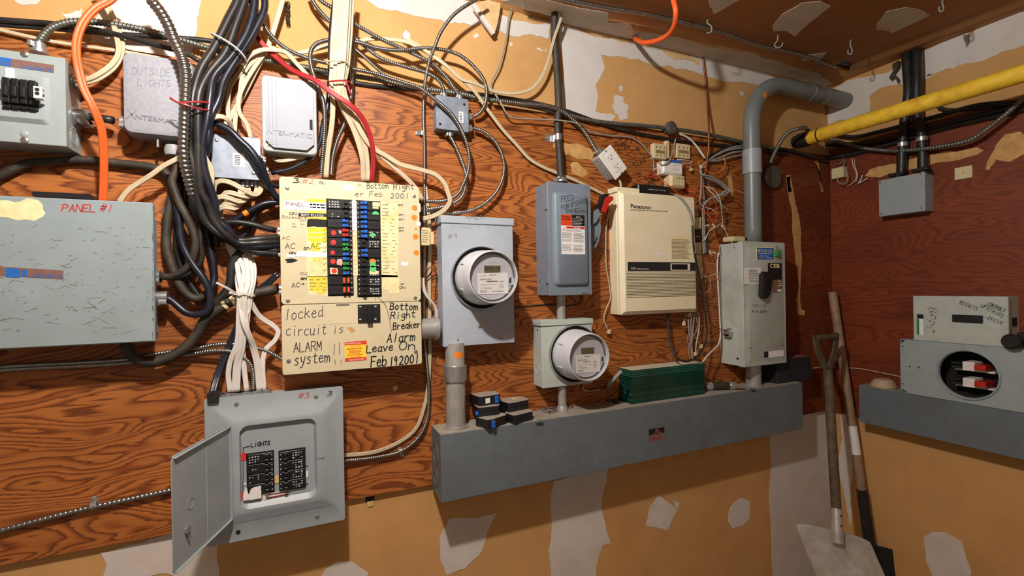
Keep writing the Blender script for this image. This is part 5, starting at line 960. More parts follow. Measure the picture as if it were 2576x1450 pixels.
for i in (-1, 1):
    for j in (-1, 1):
        cu, cv = i*s_*.47, j*hv*.47; rad = min(s_, hv)*.34; kk = 24; sq_ = []
        for a in range(kk):
            th = 2*math.pi*a/kk; c_, d_ = math.cos(th), math.sin(th); f = min(s_*.5/max(abs(c_), 1e-6), hv*.5/max(abs(d_), 1e-6)); sq_.append((cu+c_*f, cv+d_*f))
        ring(mb, G, sq_, circ(cu, cv, rad, kk), .0005, .0025)
single('box_cover_plate', 'square galvanized cover plate with four round holes lying on the duct', 'cover plate', mb, m_steel, angle=30)
mb = MB(); G = yawed(1270, 1053, .004, 40, 0); rb(mb, G, -.02, .012, -.004, .004, 0, .0015, .002); rb(mb, G, .004, .012, -.005, .005, 0, .010, .001); screw(mb, Fr(G.P(.008, 0, .01), G.U, G.V, G.N), 0, 0, 0, .003); single('cable_strap', 'small loose cable strap in front of the breakers', 'strap', mb, m_steel)
# glass sheets
n_s = 30; h_s = .0040; zg = DUCT_TOP
pa = FT.px(1590, 1012, 0); pb = FT.px(1765, 992, 0); ptl = FT.px(1538, 919, n_s*h_s); pbl = FT.px(1594, 934, n_s*h_s); ptr = FT.px(1710, 901, n_s*h_s); pbr = FT.px(1768, 912, n_s*h_s)
g0 = pbl[0]; g1 = pbr[0]; gv0 = (pbl[1]+pbr[1])/2; gv1 = -.02
rnd = random.Random(4)
for i in range(n_s):
    f = i/(n_s-1); mb = MB(); jx = rnd.uniform(-.0025, .0025)-.004*(1-f); jy = rnd.uniform(-.0015, .0015); ex = .008*abs(math.sin(i*.55)) if i > 16 else 0
    rb(mb, FT, g0+.004*(1-f)+jx+ (0 if i < 20 else 0), g1+jx*.6+.002*math.sin(i), gv0+jy+.003*(1-f), gv1, i*h_s+.0002, (i+1)*h_s-.0004, 0, .0004)
    top = i == n_s-1
    single('glass_sheet', 'topmost green-edged glass sheet of the stack on the duct' if top else 'green-edged glass sheet in the stack lying on the duct', 'glass sheet', mb, [m_glass_edge2 if i in (3, 8, 24, 26, 28) else m_glass_edge], 'glass sheets stacked on the duct')
o = [x for x in bpy.data.objects if x.name.startswith('glass_sheet')][-1]
mb = MB(); rb(mb, FT, g0+.002, g1-.002, gv0+.002, gv1-.002, n_s*h_s-.0006, n_s*h_s-.0001); part(o, 'dusty_face', mb, m_glass_top)
mb = MB(); tube(mb, [FB.W(1563, 934, .14), FB.W(1552, 946, .135), FB.W(1537, 962, .125), FT.P(*FT.px(1530, 985, 0), .004)], .006, .006, 8); single('broken_stub', 'grey broken plastic stub leaning on the left of the glass stack', 'scrap', mb, m_tim1)
t_ = [(1512, 1002), (1528, 1006), (1545, 1008), (1553, 1012), (1521, 997), (1536, 1000)]
for i, (x, y) in enumerate(t_):
    mb = MB(); G = yawed(x, y, .005, i*37, 0); poly(mb, G, jag([(-.012, -.006), (.010, -.008), (.014, .004), (-.004, .009)], .15, 1, i), 0, .005+.002*(i % 3)); single('debris_chip', 'dark plastic chip in the shadow left of the glass stack', 'debris', mb, m_blkd, 'dark chips left of the glass stack')
# cartridge fuse
pA = FT.px(1770, 970, .02); pB = FT.px(1876, 973, .012); a = FT.P(pA[0], pA[1], .0165); b = FT.P(pB[0], pB[1], .0165); ax = (b-a)/np.linalg.norm(b-a); Lf = np.linalg.norm(b-a)
U = np.cross([0, 0, 1.], ax); U /= np.linalg.norm(U); G = Fr(a, U, np.cross(ax, U), ax)
t = thing('cartridge_fuse', 'dark cartridge fuse with silver end caps and copper blade on the duct', 'fuse', (a+b)/2-np.array([0, 0, .0165]))
mb = MB(); lathe(mb, G, 0, 0, [(Lf*.12, .015), (Lf*.72, .015)], 24); part(t, 'barrel', mb, m_blkd)
for f0, f1 in ((.03, .2), (.6, .76)): mb = MB(); lathe(mb, G, 0, 0, [(Lf*f0, .0155), (Lf*f0+.002, .0165), (Lf*f1-.002, .0165), (Lf*f1, .0155)], 24); part(t, 'end_cap', mb, m_steel)
for f0, f1 in ((.76, 1.0), (-.06, .03)): mb = MB(); rb(mb, G, -.009, .009, -.0155, -.0135, Lf*f0, Lf*f1); part(t, 'blade', mb, m_cop)
mb = MB(); G = yawed(1788, 979, 0, 10, 0); rb(mb, G, -.02, .016, -.012, .012, 0, .001); single('paper_tag', 'small white paper tag lying beside the fuse', 'tag', mb, m_wpr)
# black box in the corner
q = FB.quad(.09, (1950, 897), (2036, 905), (2036, 955), (1950, 955)); mb = MB(); rb(mb, FB, q[0], q[1], DUCT_TOP+.0005, q[3], .02, .10, .002, .002); t = single('dark_box', 'small dark box in the corner at the end of the duct', 'box', mb, m_dkb)
mb = MB(); rb(mb, FB, q[0]+.01, q[1]-.005, q[3], q[3]+.0015, .03, .09); part(t, 'red_edged_lid', mb, m_lbrn)
# ---------------------------------------------------------------- receptacle and phone hardware
def tilt_frame(x, y, n, a): c, s = math.cos(math.radians(a)), math.sin(math.radians(a)); p = FB.W(x, y, n); return Fr(p, (c, 0, s), (-s, 0, c), (0, -1, 0))
cs = [FB.px(x, y, .07) for x, y in k('c3', '1010,1090 1140,1275 1055,1378 935,1190')]
cc = np.mean(cs, 0); ang = math.degrees(math.atan2(cs[1][1]-cs[0][1], cs[1][0]-cs[0][0])); L_ = (math.dist(cs[0], cs[1])+math.dist(cs[2], cs[3]))/2; H_ = (math.dist(cs[1], cs[2])+math.dist(cs[0], cs[3]))/2
G = Fr((cc[0], 0, cc[1]), (math.cos(math.radians(ang)), 0, math.sin(math.radians(ang))), (-math.sin(math.radians(ang)), 0, math.cos(math.radians(ang))), (0, -1, 0))
t = thing('receptacle_box', 'tilted grey outlet box with a white cover plate above the telephone cabinet', 'outlet', (cc[0], -.016, cc[1]))
mb = MB(); rb(mb, G, -L_/2+.004, L_/2-.004, -H_/2+.004, H_/2-.004, .016, .066, .006, .002)
for i in (-1, 0, 1): knockout(mb, Fr(G.P(i*.03, -H_/2+.004, 0), G.U, G.N, -G.V), 0, .04, 0, .010)
part(t, 'box', mb, m_tim2s)
mb = MB(); rb(mb, G, -L_/2, L_/2, -H_/2, H_/2, .066, .071, .003, .002); part(t, 'cover_plate', mb, m_wplas)
mb = MB(); rb(mb, G, -.034, .034, -.017, .017, .070, .0725, .001); rec = part(t, 'receptacle', mb, m_wplas)
mb = MB()
for s_ in (-1, 1):
    rb(mb, G, s_*.019-.005, s_*.019-.004+.0008, .004, .011, .072, .0729); rb(mb, G, s_*.019-.005, s_*.019-.004+.0008, -.011, -.005, .072, .0729); lathe(mb, G, s_*.019+.006, 0, [(.072, .0022), (.0729, .0022)], 10)
part(rec, 'slots', mb, m_bkm, kind='stuff')
for s_ in (-1, 1): mb = MB(); screw(mb, G, s_*.048, 0, .071, .0032); part(t, 'screw', mb, m_scr)
rw = Fr(G.P(-L_/2, 0, .04), G.V, G.N, -G.U); clamp_conn(t, FB, G.P(-L_/2+.004, 0, .04), -G.U, .012, .02)
# wall phone jacks
def jack(label, quad, n, d, mat=m_ivory, mess=True):
    q = FB.quad(n, *quad); t = thing('phone_jack', label, 'phone jack', base_of(FB, q[0], q[1], q[2]))
    mb = MB(); rb(mb, FB, *q, .016, n, .002, .002); part(t, 'base', mb, mat)
    if mess:
        mb = MB(); w, h = q[1]-q[0], q[3]-q[2]
        for a in (.2, .5, .78):
            for b in (.2, .75): screw(mb, FB, q[0]+w*a, q[2]+h*b, n, .0028)
        rb(mb, FB, q[0]+w*.15, q[1]-w*.15, q[2]+h*.35, q[3]-h*.45, n-.001, n+.002, .001, 0, 1); part(t, 'terminals', mb, [m_bronze, m_inkb], kind='stuff')
    return t
kk = lambda s: [p[:2] for p in k('k4', s)]
jack('open cream phone terminal block, left of the upper pair', kk('398,148 548,150 548,328 398,318'), .035, 0)
mb = MB(); rb(mb, FB, *FB.quad(.03, *kk('540,112 580,112 580,315 545,315')), .016, .03, .001, .001); single('jack_cover', 'narrow cream cover edge standing beside the left phone terminal block', 'cover', mb, m_ivory)
jack('open cream phone terminal block, right of the upper pair', kk('662,145 825,155 825,325 665,315'), .03, 0)
q = FB.quad(.05, *kk('505,360 735,355 750,505 510,520')); t = thing('phone_splitter', 'white phone splitter box with notes written on it', 'phone jack', base_of(FB, *q[:3]))
mb = MB(); rb(mb, FB, *q, .016, .05, .004, .006); part(t, 'case', mb, m_wplas); mb = MB(); hand(mb, FB, .0502, 'Line 1 2', (1693, 417), (1711, 416), 3, .0005); hand(mb, FB, .0502, 'phone', (1693, 428), (1708, 428), 4, .0005); part(t, 'writing', mb, m_ink)
mb = MB(); rb(mb, FB, *FB.quad(.05, *kk('600,345 730,345 735,372 605,375')), .03, .05, .001); part(t, 'blue_terminal', mb, m_lblu)
q = FB.quad(.055, *kk('598,515 775,520 778,668 600,658')); t = thing('phone_jack', 'cream phone jack with a number written on it, under the white splitter', 'phone jack', base_of(FB, *q[:3]))
mb = MB(); rb(mb, FB, *q, .016, .055, .003, .008); part(t, 'case', mb, m_ivory); mb = MB(); hand(mb, FB, .0552, '931-1580', (1703, 451), (1724, 452.5), 5, .0009); ink(mb, FB, .0552, [pxline(FB, .055, kk('605,600 640,560'))], .0008); part(t, 'writing', mb, m_ink)
# column of jacks right of the cabinet
for lab, s, m_ in (('top open phone block in the column beside the telephone cabinet', '855,875 922,880 925,1000 860,1000', 1), ('second cream jack in the column beside the telephone cabinet', '860,1010 955,1012 957,1150 865,1145', 0), ('dark open phone block midway down the column beside the cabinet', '870,1165 945,1170 950,1300 875,1300', 2), ('third cream jack in the column beside the telephone cabinet', '870,1310 958,1312 962,1445 875,1445', 0)):
    q = kk(s); jack(lab, q, .04 if m_ == 0 else .03, 0, m_bkp if m_ == 2 else m_ivory, m_ != 0)
for lab, s in (('fourth cream jack down the column beside the cabinet', '270,308 328,312 330,425 272,425'), ('lowest cream jack of the column beside the cabinet, hanging tilted', '275,432 335,430 340,540 318,545')): jack(lab, [p[:2] for p in k('k5', s)], .045, 0, m_ivory, False)
# writing on the plywood
mb = MB(); h_ = .0166
hand(mb, FB, h_, '739', (1583, 412), (1614, 388), 22, .0016); hand(mb, FB, h_, '9588', (1593, 424), (1626, 408), 15, .0016); hand(mb, FB, h_, 'Redwell', (1549, 369), (1582, 363), 11, .0014); hand(mb, FB, h_, 'Grn-BlK', (1554, 382), (1585, 376), 9, .0014); hand(mb, FB, h_, '613', (1626, 372), (1642, 367), 9, .0014); hand(mb, FB, h_, 'Source', (1738, 393), (1768, 391), 7, .0014); hand(mb, FB, h_, 'dark', (1622, 455), (1640, 452), 10, .0014); hand(mb, FB, h_, 'white', (1630, 466), (1658, 455), 9, .0016); hand(mb, FB, h_, '5', (1605, 444), (1612, 444), 10, .0014); hand(mb, FB, h_, '739-', (1815, 550), (1838, 545), 12, .0014); hand(mb, FB, h_, '5581', (1818, 567), (1842, 560), 11, .0018); part(ply_a, 'marker_writing', mb, m_ink)
# round knob on the flexible conduit, and the disc below the elbow
mb = MB(); u, v = FB.px(1687, 322, .05); G = Fr(FB.P(u, v, .05), (1, 0, 0), (0, 0, 1), (0, -1, 0)); lathe(mb, FB, u, v, [(.016, .012), (.04, .012), (.045, .024), (.058, .024), (.062, .018)], 20); single('insulator_knob', 'dark round cable knob on the top edge of the plywood', 'knob', mb, m_galvd)
mb = MB(); u, v = FB.px(1944, 445, .03); lathe(mb, FB, u, v, [(.016, .052), (.032, .052), (.036, .048)], 12); screw(mb, FB, u-.025, v+.015, .036, .003); screw(mb, FB, u+.025, v-.015, .036, .003); single('round_junction_box', 'round dull metal junction box right of the thick grey conduit', 'junction box', mb, m_galvd)
# small galvanized junction box in the cable cluster
n = .06; q = FB.quad(n, *[p[:2] for p in k('c2', '1622,722 1868,755 1870,1005 1620,975')])
t = thing('junction_box', 'small square galvanized junction box with armored cables on every side', 'junction box', base_of(FB, *q[:3])); jb = q
mb = MB(); rb(mb, FB, q[0]+.002, q[1]-.002, q[2]+.002, q[3]-.002, .016, n-.002, .004); part(t, 'body', mb, m_boxgal)
mb = MB(); rb(mb, FB, *q, n-.002, n, .005); part(t, 'cover', mb, m_boxgal)
for x, y in ((1168, 263), (1107, 312)): mb = MB(); screw(mb, FB, *FB.px(x, y, n), n, .004); part(t, 'screw', mb, m_bkm)
mb = MB(); rb(mb, FB, *FB.quad(n, *[p[:2] for p in k('c2', '1800,848 1832,852 1826,935 1790,928')]), n-.0002, n+.0004, 0, 0, 0); fine(mb, FB, n+.0006, 1156, 284, 1164, 307, 6, 1, .5, .1); part(t, 'barcode_sticker', mb, [m_wpr, m_bkp])
for p, a in (((1117, 240), (0, 0, 1)), ((1156, 248), (0, 0, 1)), ((1184, 293), (1, 0, 0)), ((1184, 322), (1, 0, 0)), ((1132, 338), (0, 0, -1))):
    w = FB.W(p[0], p[1], .04); w = np.array([min(max(w[0], q[0]+.002), q[1]-.002), -.04, min(max(w[2], q[2]+.002), q[3]-.002)]); clamp_conn(t, FB, w, a, .010, .016)
# ---------------------------------------------------------------- side wall
def dep_r(xb, yb, xf, yf, nb=.016): u = FR.px(xb, yb, nb)[0]; r = ray(xf, yf); return XR-(-u-CAM[1])/r[1]*r[0]
n = .075; q = FR.quad(n, *[p[:2] for p in k('d3', '592,146 895,82 905,335 605,377')])
t = thing('junction_box', 'grey screw-cover junction box hanging from two black cables on the side wall', 'junction box', base_of(FR, *q[:3])); jr = q
mb = MB(); rb(mb, FR, q[0]+.001, q[1]-.001, q[2]+.001, q[3]-.001, .016, n-.002); part(t, 'body', mb, m_en3)
mb = MB(); rb(mb, FR, *q, n-.002, n, .001); part(t, 'cover', mb, m_en3)
for x, y in k('d3', '608,155 872,97 880,317 617,360'): mb = MB(); screw(mb, FR, *FR.px(x, y, n), n, .005); part(t, 'screw', mb, m_scr)
mb = MB(); Gs = side_frame(FR, q[1]-.001, 1)
for f in (.25, .5, .75): knockout(mb, Gs, -.045, q[2]+(q[3]-q[2])*f, 0, .012)
part(t, 'knockouts', mb, m_en3)
for x, y in ((2262, 437), (2322, 424)): clamp_conn(t, FR, FR.P(FR.px(x, y, .045)[0], q[3]-.001, .045), (0, 0, 1), .022, .022, m_iron)
# duct on the side wall
n = .105; u0, _, v0, v1 = FR.quad(n, (2161, 970), (2265, 986), (2265, 1085.5), (2161, 1061)); v0 = (FR.px(2161, 1061, n)[1]+FR.px(2560, 1155, n)[1])/2
t = thing('wire_duct', 'dark grey wire duct on the side wall carrying a meter socket', 'wire duct', base_of(FR, u0, 1.3, v0))
mb = MB(); rb(mb, FR, u0, 1.3, v0, v1-.001, .016, n-.003); part(t, 'body', mb, m_wire); mb = MB(); rb(mb, FR, u0-.0005, 1.3, v0, v1-.001, n-.003, n, 0, .001); part(t, 'front_cover', mb, m_wire)
mb = MB(); rb(mb, FR, u0, 1.3, v1-.001, v1, .016, n-.002); part(t, 'dusty_top', mb, m_dust); RT = v1
n = .108; u0, u1, v0, v1 = FR.quad(n, (2265, 855), (2560, 876), (2560, 1036), (2265, 986)); u1 = u0+.46; v0 = RT+.0005
t = thing('meter_box', 'empty grey-green meter socket box with a round opening on the side duct', 'meter box', base_of(FR, u0, u1, v0))
# front plate with a round hole
cu, cv = FR.px(2434, 943, n); rad = .088; kk_ = 48; sq_ = []
for a in range(kk_):
    th = 2*math.pi*a/kk_; c_, d_ = math.cos(th), math.sin(th); f = min((u1-cu if c_ > 0 else cu-u0)/max(abs(c_), 1e-6), (v1-cv if d_ > 0 else cv-v0)/max(abs(d_), 1e-6)); sq_.append((cu+c_*f, cv+d_*f))
mb = MB(); ring(mb, FR, sq_, circ(cu, cv, rad, kk_), n-.002, n); part(t, 'front_plate', mb, m_enl, angle=30)
mb = MB(); rb(mb, FR, u0, u1, v0, v0+.002, .016, n-.002); rb(mb, FR, u0, u1, v1-.002, v1, .016, n-.002); rb(mb, FR, u0, u0+.002, v0, v1, .016, n-.002); rb(mb, FR, u1-.002, u1, v0, v1, .016, n-.002); part(t, 'shell', mb, m_enl)
mb = MB(); rb(mb, FR, u0, u1, v0, v1, .016, .018); part(t, 'back', mb, m_bkm)
mb = MB(); lathe(mb, FR, cu, cv, [(n-.002, rad), (n+.005, rad+.003), (n+.007, rad), (n+.005, rad-.003), (n-.006, rad-.005), (n-.006, rad-.002)], 56, cap0=False, cap1=False); part(t, 'socket_ring', mb, m_en3)
for s_ in (1, -1):
    zc = cv+s_*.030; mb = MB(); rb(mb, FR, cu-.022, cu+.012, zc-.018, zc+.014, .03, .088, .002); rb(mb, FR, cu-.052, cu+.06, zc-.022, zc-.016, .03, .07); part(t, 'porcelain_block', mb, m_wplas)
    mb = MB(); rb(mb, FR, cu+.012, cu+.044, zc-.012, zc+.006, .03, .092, .001); rb(mb, FR, cu+.012, cu+.044, zc-.004, zc-.002, .09, .094); part(t, 'red_jaw', mb, m_rdt)
    mb = MB(); rb(mb, FR, cu-.054, cu-.024, zc-.012, zc-.004, .03, .09, .001); rb(mb, FR, cu-.054, cu-.024, zc+.002, zc+.009, .03, .09, .001); part(t, 'jaw', mb, m_iron)
for x, y in k('k7', '410,478 412,775 468,638 540,645'): mb = MB(); screw(mb, FR, *FR.px(x, y, n), n, .003); part(t, 'screw', mb, m_bkm)
RT2 = v1
n = .10; u0, u1, v0, v1 = FR.quad(n, (2299, 746), (2538, 745.5), (2536, 866), (2296, 850)); v0 = RT2+.0006
t = thing('breaker_enclosure', 'grey breaker enclosure with scrawled writing, standing on the empty meter socket', 'breaker box', base_of(FR, u0, u1, v0))
mb = MB(); rb(mb, FR, u0+.001, u1-.004, v0+.001, v1-.001, .016, n-.004); part(t, 'body', mb, m_ceb)
mb = MB(); rb(mb, FR, u0, u1, v0, v1, n-.008, n, .001, .001); part(t, 'cover', mb, m_ceb)
mb = MB(); rb(mb, FR, *FR.quad(n, *[p[:2] for p in k('k7', '808,228 1050,232 1050,290 812,288')]), n-.002, n+.006, .001, .001); part(t, 'breaker_handle', mb, m_bkp, 'black breaker slot')
mb = MB(); rb(mb, FR, *FR.quad(n, *[p[:2] for p in k('k7', '525,225 578,225 575,385 525,385')]), n-.0003, n+.0004, 0, 0, 0); rb(mb, FR, *FR.quad(n, *[p[:2] for p in k('k7', '525,225 578,225 578,260 527,258')]), n, n+.0007, 0, 0, 1); rb(mb, FR, *FR.quad(n, *[p[:2] for p in k('k7', '525,260 545,260 542,385 525,385')]), n, n+.0007, 0, 0, 2); part(t, 'spec_label', mb, [m_wpr, m_bkp, m_grn])
mb = MB(); hand(mb, FR, n+.0004, 'CONTROLS', (2482, 768), (2524, 786), 9, .0012); hand(mb, FR, n+.0004, 'UPSTAIRS', (2465, 772), (2520, 800), 9, .0012); hand(mb, FR, n+.0004, 'BOX', (2484, 803), (2518, 818), 8, .0012); hand(mb, FR, n+.0004, '98/04/15', (2410, 764), (2456, 782), 10, .0012); ink(mb, FR, n+.0004, [pxline(FR, n, [(2474, 797), (2484, 800)])], .001); part(t, 'black_writing', mb, m_ink)
mb = MB(); rnd = random.Random(3)
for i in range(26): x, y = rnd.uniform(2335, 2355), rnd.uniform(772, 836); ink(mb, FR, n+.0004, [pxline(FR, n, [(x, y), (x+rnd.uniform(-8, 8), y+rnd.uniform(-5, 5)), (x+rnd.uniform(-9, 9), y+rnd.uniform(-5, 5))])], .0012)
part(t, 'scribble_writing', mb, m_inkrb)
mb = MB(); Gs = side_frame(FR, u1-.004, 1); rb(mb, Gs, -.065, -.035, v0+.07, v0+.10, -.001, .002); part(t, 'side_slot', mb, m_bkm)
# black knob at the right edge
G = Fr(FR.P(FR.px(2546, 860, .13)[0], FR.px(2546, 860, .13)[1], .13), (0, -1, 0), (0, 0, 1), (-1, 0, 0)); mb = MB(); lathe(mb, G, 0, 0, [(-.05, .012), (-.02, .014), (-.012, .024), (.006, .026), (.012, .02)], 20); rb(mb, G, .0, .06, -.014, .03, -.06, -.03, .006, .004); single('pull_knob', 'black round knob beside the side wall breaker enclosure', 'knob', mb, m_iron)
# glazed cover on the duct
u, v = FR.px(2222, 975, .06)[0], RT; G = Fr(FR.P(u, v, .058), (0, -1, 0), (1, 0, 0), (0, 0, 1)); mb = MB(); lathe(mb, G, 0, 0, [(0, .046), (.006, .048), (.012, .044), (.022, .04), (.03, .034), (.034, .026), (.032, .018)], 32); single('glazed_cover', 'upturned glazed bowl-shaped lamp base on the end of the side duct', 'lamp base', mb, m_porc)
# white plate, phone jack on the side wall
q = FR.quad(.022, (2400, 425), (2445, 414), (2445, 444), (2402, 456)); t = thing('blank_plate', 'cream blank wall plate on the red side plywood', 'wall plate', base_of(FR, *q[:3])); mb = MB(); rb(mb, FR, *q, .016, .022, .002, .001); part(t, 'plate', mb, m_ivory); mb = MB(); screw(mb, FR, (q[0]+q[1])/2, (q[2]+q[3])/2, .022, .002); part(t, 'screw', mb, m_bronze)
mb = MB(); rb(mb, FR, *FR.quad(.045, (2090, 427), (2120, 417), (2122, 446), (2092, 450)), .016, .045, .002, .002); single('phone_jack', 'cream phone jack box by the corner on the side wall', 'phone jack', mb, m_ivory)
# yellow gas pipe, runs out of the back wall along the side wall
a = FB.W(2018, 353, .05); pY = [a, None]; r = ray(2576, 184); s_ = a[0]/r[0]; e = CAM+r*s_; dY = (e-a)/np.linalg.norm(e-a); far = a+dY*2.2
t = thing('gas_pipe', 'thick yellow gas pipe running along the upper side wall', 'pipe', (a[0], -.016, a[2]))
U = np.cross(dY, [0, 0, 1.]); U /= np.linalg.norm(U); G = Fr(a, U, np.cross(dY, U)*1.0, dY); G = Fr(a, U, np.cross(dY, U), dY)
mb = MB(); lathe(mb, G, 0, 0, [(.03, .0285), (2.1, .0285)], 32); part(t, 'pipe', mb, m_yel)
mb = MB(); lathe(mb, G, 0, 0, [(-.035, .026), (-.01, .032), (.03, .032), (.034, .029)], 28); part(t, 'dark_collar', mb, m_bkm)
mb = MB(); lathe(mb, G, 0, 0, [(.075, .0288), (.075, .0298), (.08, .0298), (.08, .0288)], 28); part(t, 'wire_tie', mb, m_iron)
# ceiling hooks
for i, (lab, s, d_) in enumerate((('white ceiling hook right beside the armored ceiling cable', ((1783, 50), (1778, 55), (1790, 68), (1789, 80), (1777, 84)), 0), ('white ceiling hook midway along the ceiling, left of the square hole', ((1957, 88), (1955, 104), (1948, 112), (1955, 120), (1967, 115), (1969, 108)), 0), ('white ceiling hook above the square ceiling hole', ((2141, 100), (2139, 115), (2144, 126), (2140, 137), (2133, 133), (2134, 126)), 0), ('white ceiling hook near the top right of the ceiling', ((2371, -6), (2371, 12), (2374, 22), (2368, 30), (2362, 24), (2363, 17)), 0))):
    top = FC.W(*s[0], 0); r_ = top-CAM; dist = np.linalg.norm(r_[:2]); P = []
    for x, y in s: rr_ = ray(x, y); rr_ = rr_*(dist/np.linalg.norm(rr_[:2])); P.append(CAM+rr_)
    P[0][2] = ZC+.002; mb = MB(); tube(mb, P, .0023, .004, 8); single('ceiling_hook', lab, 'hook', mb, m_gry, 'hooks screwed into the ceiling')
# ---------------------------------------------------------------- shovels
def at_zc(x, y, Y): r = ray(x, y); return CAM+r*((Y-CAM[1])/r[1])
# D-handle scoop
top = at_zc(2084, 850, -.16); bot = at_zc(2106, 1330, -.30); axd = (bot-top)/np.linalg.norm(bot-top)
sock = at_zc(2104, 1280, -.285)
t = thing('scoop_shovel', 'worn D-handled scoop shovel with a bare metal blade standing in the corner', 'shovel', (bot[0], bot[1], 0))
yk = at_zc(2083, 945, -.19)
mb = MB(); tube(mb, [yk-axd*.02, (yk+sock)/2, sock+axd*.03], .0175, .02, 14); part(t, 'shaft', mb, m_woodd)
gl, gr = at_zc(2052, 851, -.16), at_zc(2102, 847, -.16)
mb = MB(); tube(mb, [gl, (gl+gr)/2, gr], .0135, .01, 12); part(t, 'grip', mb, m_woodd)
for g in (gl, gr):
    mb = MB(); e = g+(g-(gl+gr)/2)*.12; P = [e-np.array([0, 0, -.014]), e+(yk-e)*.35+(g-(gl+gr)/2)*.12, yk+(e-yk)*.12, yk+axd*.05]; sweep(mb, spline(P, .012), [(.012, .005), (-.012, .005), (-.012, -.005), (.012, -.005)][::1], nref=(0, -1, 0)); part(t, 'handle_fork', mb, m_woodd)
mb = MB(); sweep(mb, spline([sock, bot, bot+axd*.05], .012), rprof(.0205, 16), scale=None); part(t, 'socket', mb, m_alum)
for f in (.25, .75): mb = MB(); p_ = sock+(bot-sock)*f; screw(mb, Fr(p_+np.array([-.3, -.95, 0])*.0205, (1, 0, 0), (0, 0, 1), (-.3, -.95, 0)), 0, 0, 0, .004); part(t, 'rivet', mb, m_iron)
def blade(mb, top_c, dn, side, nrm, w, h, dish, rows=14, cols=17, thick=.0025, taper=1.0, kick=0):
    """dished shovel blade as a solid sheet: top_c centre of shoulder, dn down, side right, nrm toward the viewer"""
    g = []
    for i in range(rows):
        f = i/(rows-1); row = []
        for j in range(cols):
            s = (j/(cols-1)-.5)*2; ww = w/2*(1-.10*f*taper if f < .8 else (1-.08*taper)*(1-(f-.8)*1.2*taper))
            z = -dish*(1-abs(s)**2.2)*(.35+.65*min(1, f*3))+kick*f*f*h; rib = .008*max(0, 1-abs(s)*7)*max(0, 1-f*1.6)
            drop = .012*(abs(s)**6)*(1-f)
            row.append(top_c+dn*(h*f+drop)+side*s*ww+nrm*(z+rib))
        g.append(row)
    vs = [p for r in g for p in r]+[p-nrm*thick for r in g for p in r]; N = rows*cols; fs = []
    for i in range(rows-1):
        for j in range(cols-1):
            a = i*cols+j; fs += [(a, a+cols, a+cols+1, a+1), (N+a, N+a+1, N+a+cols+1, N+a+cols)]
    for i in range(rows-1):
        a = i*cols; fs += [(a, N+a, N+a+cols, a+cols), (a+cols-1, a+2*cols-1, N+a+2*cols-1, N+a+cols-1)]
    for j in range(cols-1): fs += [(j, j+1, N+j+1, N+j), ((rows-1)*cols+j, N+(rows-1)*cols+j, N+(rows-1)*cols+j+1, (rows-1)*cols+j+1)]
    mb.add(vs, fs)
view = CAM-bot; view[2] = 0; view /= np.linalg.norm(view); sd = np.cross([0, 0, 1.], view); sd /= np.linalg.norm(sd)
dn = np.array([0, 0, -1.])+view*.30+sd*.42; dn /= np.linalg.norm(dn); nr = np.cross(sd, dn)*-1; nr = nr if nr.dot(view) > 0 else -nr
mb = MB(); tc = bot+np.array([0, 0, -.012])-sd*.022; hbl = min(.36, (tc[2]-.004)/abs(dn[2])); blade(mb, tc, dn, sd, nr, .235, hbl, .035, taper=.3); part(t, 'blade', mb, m_alum, 'scuffed silver blade', angle=50)
# long-handled spade
top = at_zc(2094, 735, -.06); lab0 = at_zc(2150, 1110, -.14); so = at_zc(2168, 1232, -.16); bo = at_zc(2188, 1375, -.19); axd = (bo-top)/np.linalg.norm(bo-top)
t = thing('spade', 'long pale wooden-handled spade with a black blade leaning in the corner', 'shovel', (bo[0], bo[1], 0))
mb = MB(); tube(mb, [top, (top*2+so)/3, (top+so*2)/3, so+axd*.02], .018, .02, 14); part(t, 'handle', mb, m_wood)
mb = MB(); l0 = top+axd*np.linalg.norm(at_zc(2144, 1072, -.135)-top); l1 = top+axd*np.linalg.norm(at_zc(2157, 1143, -.145)-top); tube(mb, [l0, l1], .0186, .02, 16); part(t, 'paper_label', mb, m_wpr, 'white paper label around the handle')
mb = MB(); sweep(mb, spline([so, (so+bo)/2, bo+axd*.04], .015), rprof(.021, 16)); part(t, 'socket', mb, m_iron)
view = CAM-bo; view[2] = 0; view /= np.linalg.norm(view); sd = np.cross([0, 0, 1.], view); dn = np.array([0, 0, -1.])+view*.12+sd*.06; dn /= np.linalg.norm(dn); nr = np.cross(dn, sd); nr = nr if nr.dot(view) > 0 else -nr
mb = MB(); hbl = min(.32, (bo[2]-.004)/abs(dn[2])); blade(mb, bo+sd*.02+view*-.02, dn, sd, nr, .20, hbl, .02, taper=.5); part(t, 'blade', mb, m_iron, 'black blade', angle=50)
# ---------------------------------------------------------------- cables
c_ = cable
def K(c, s, d): return k(c, s, d)
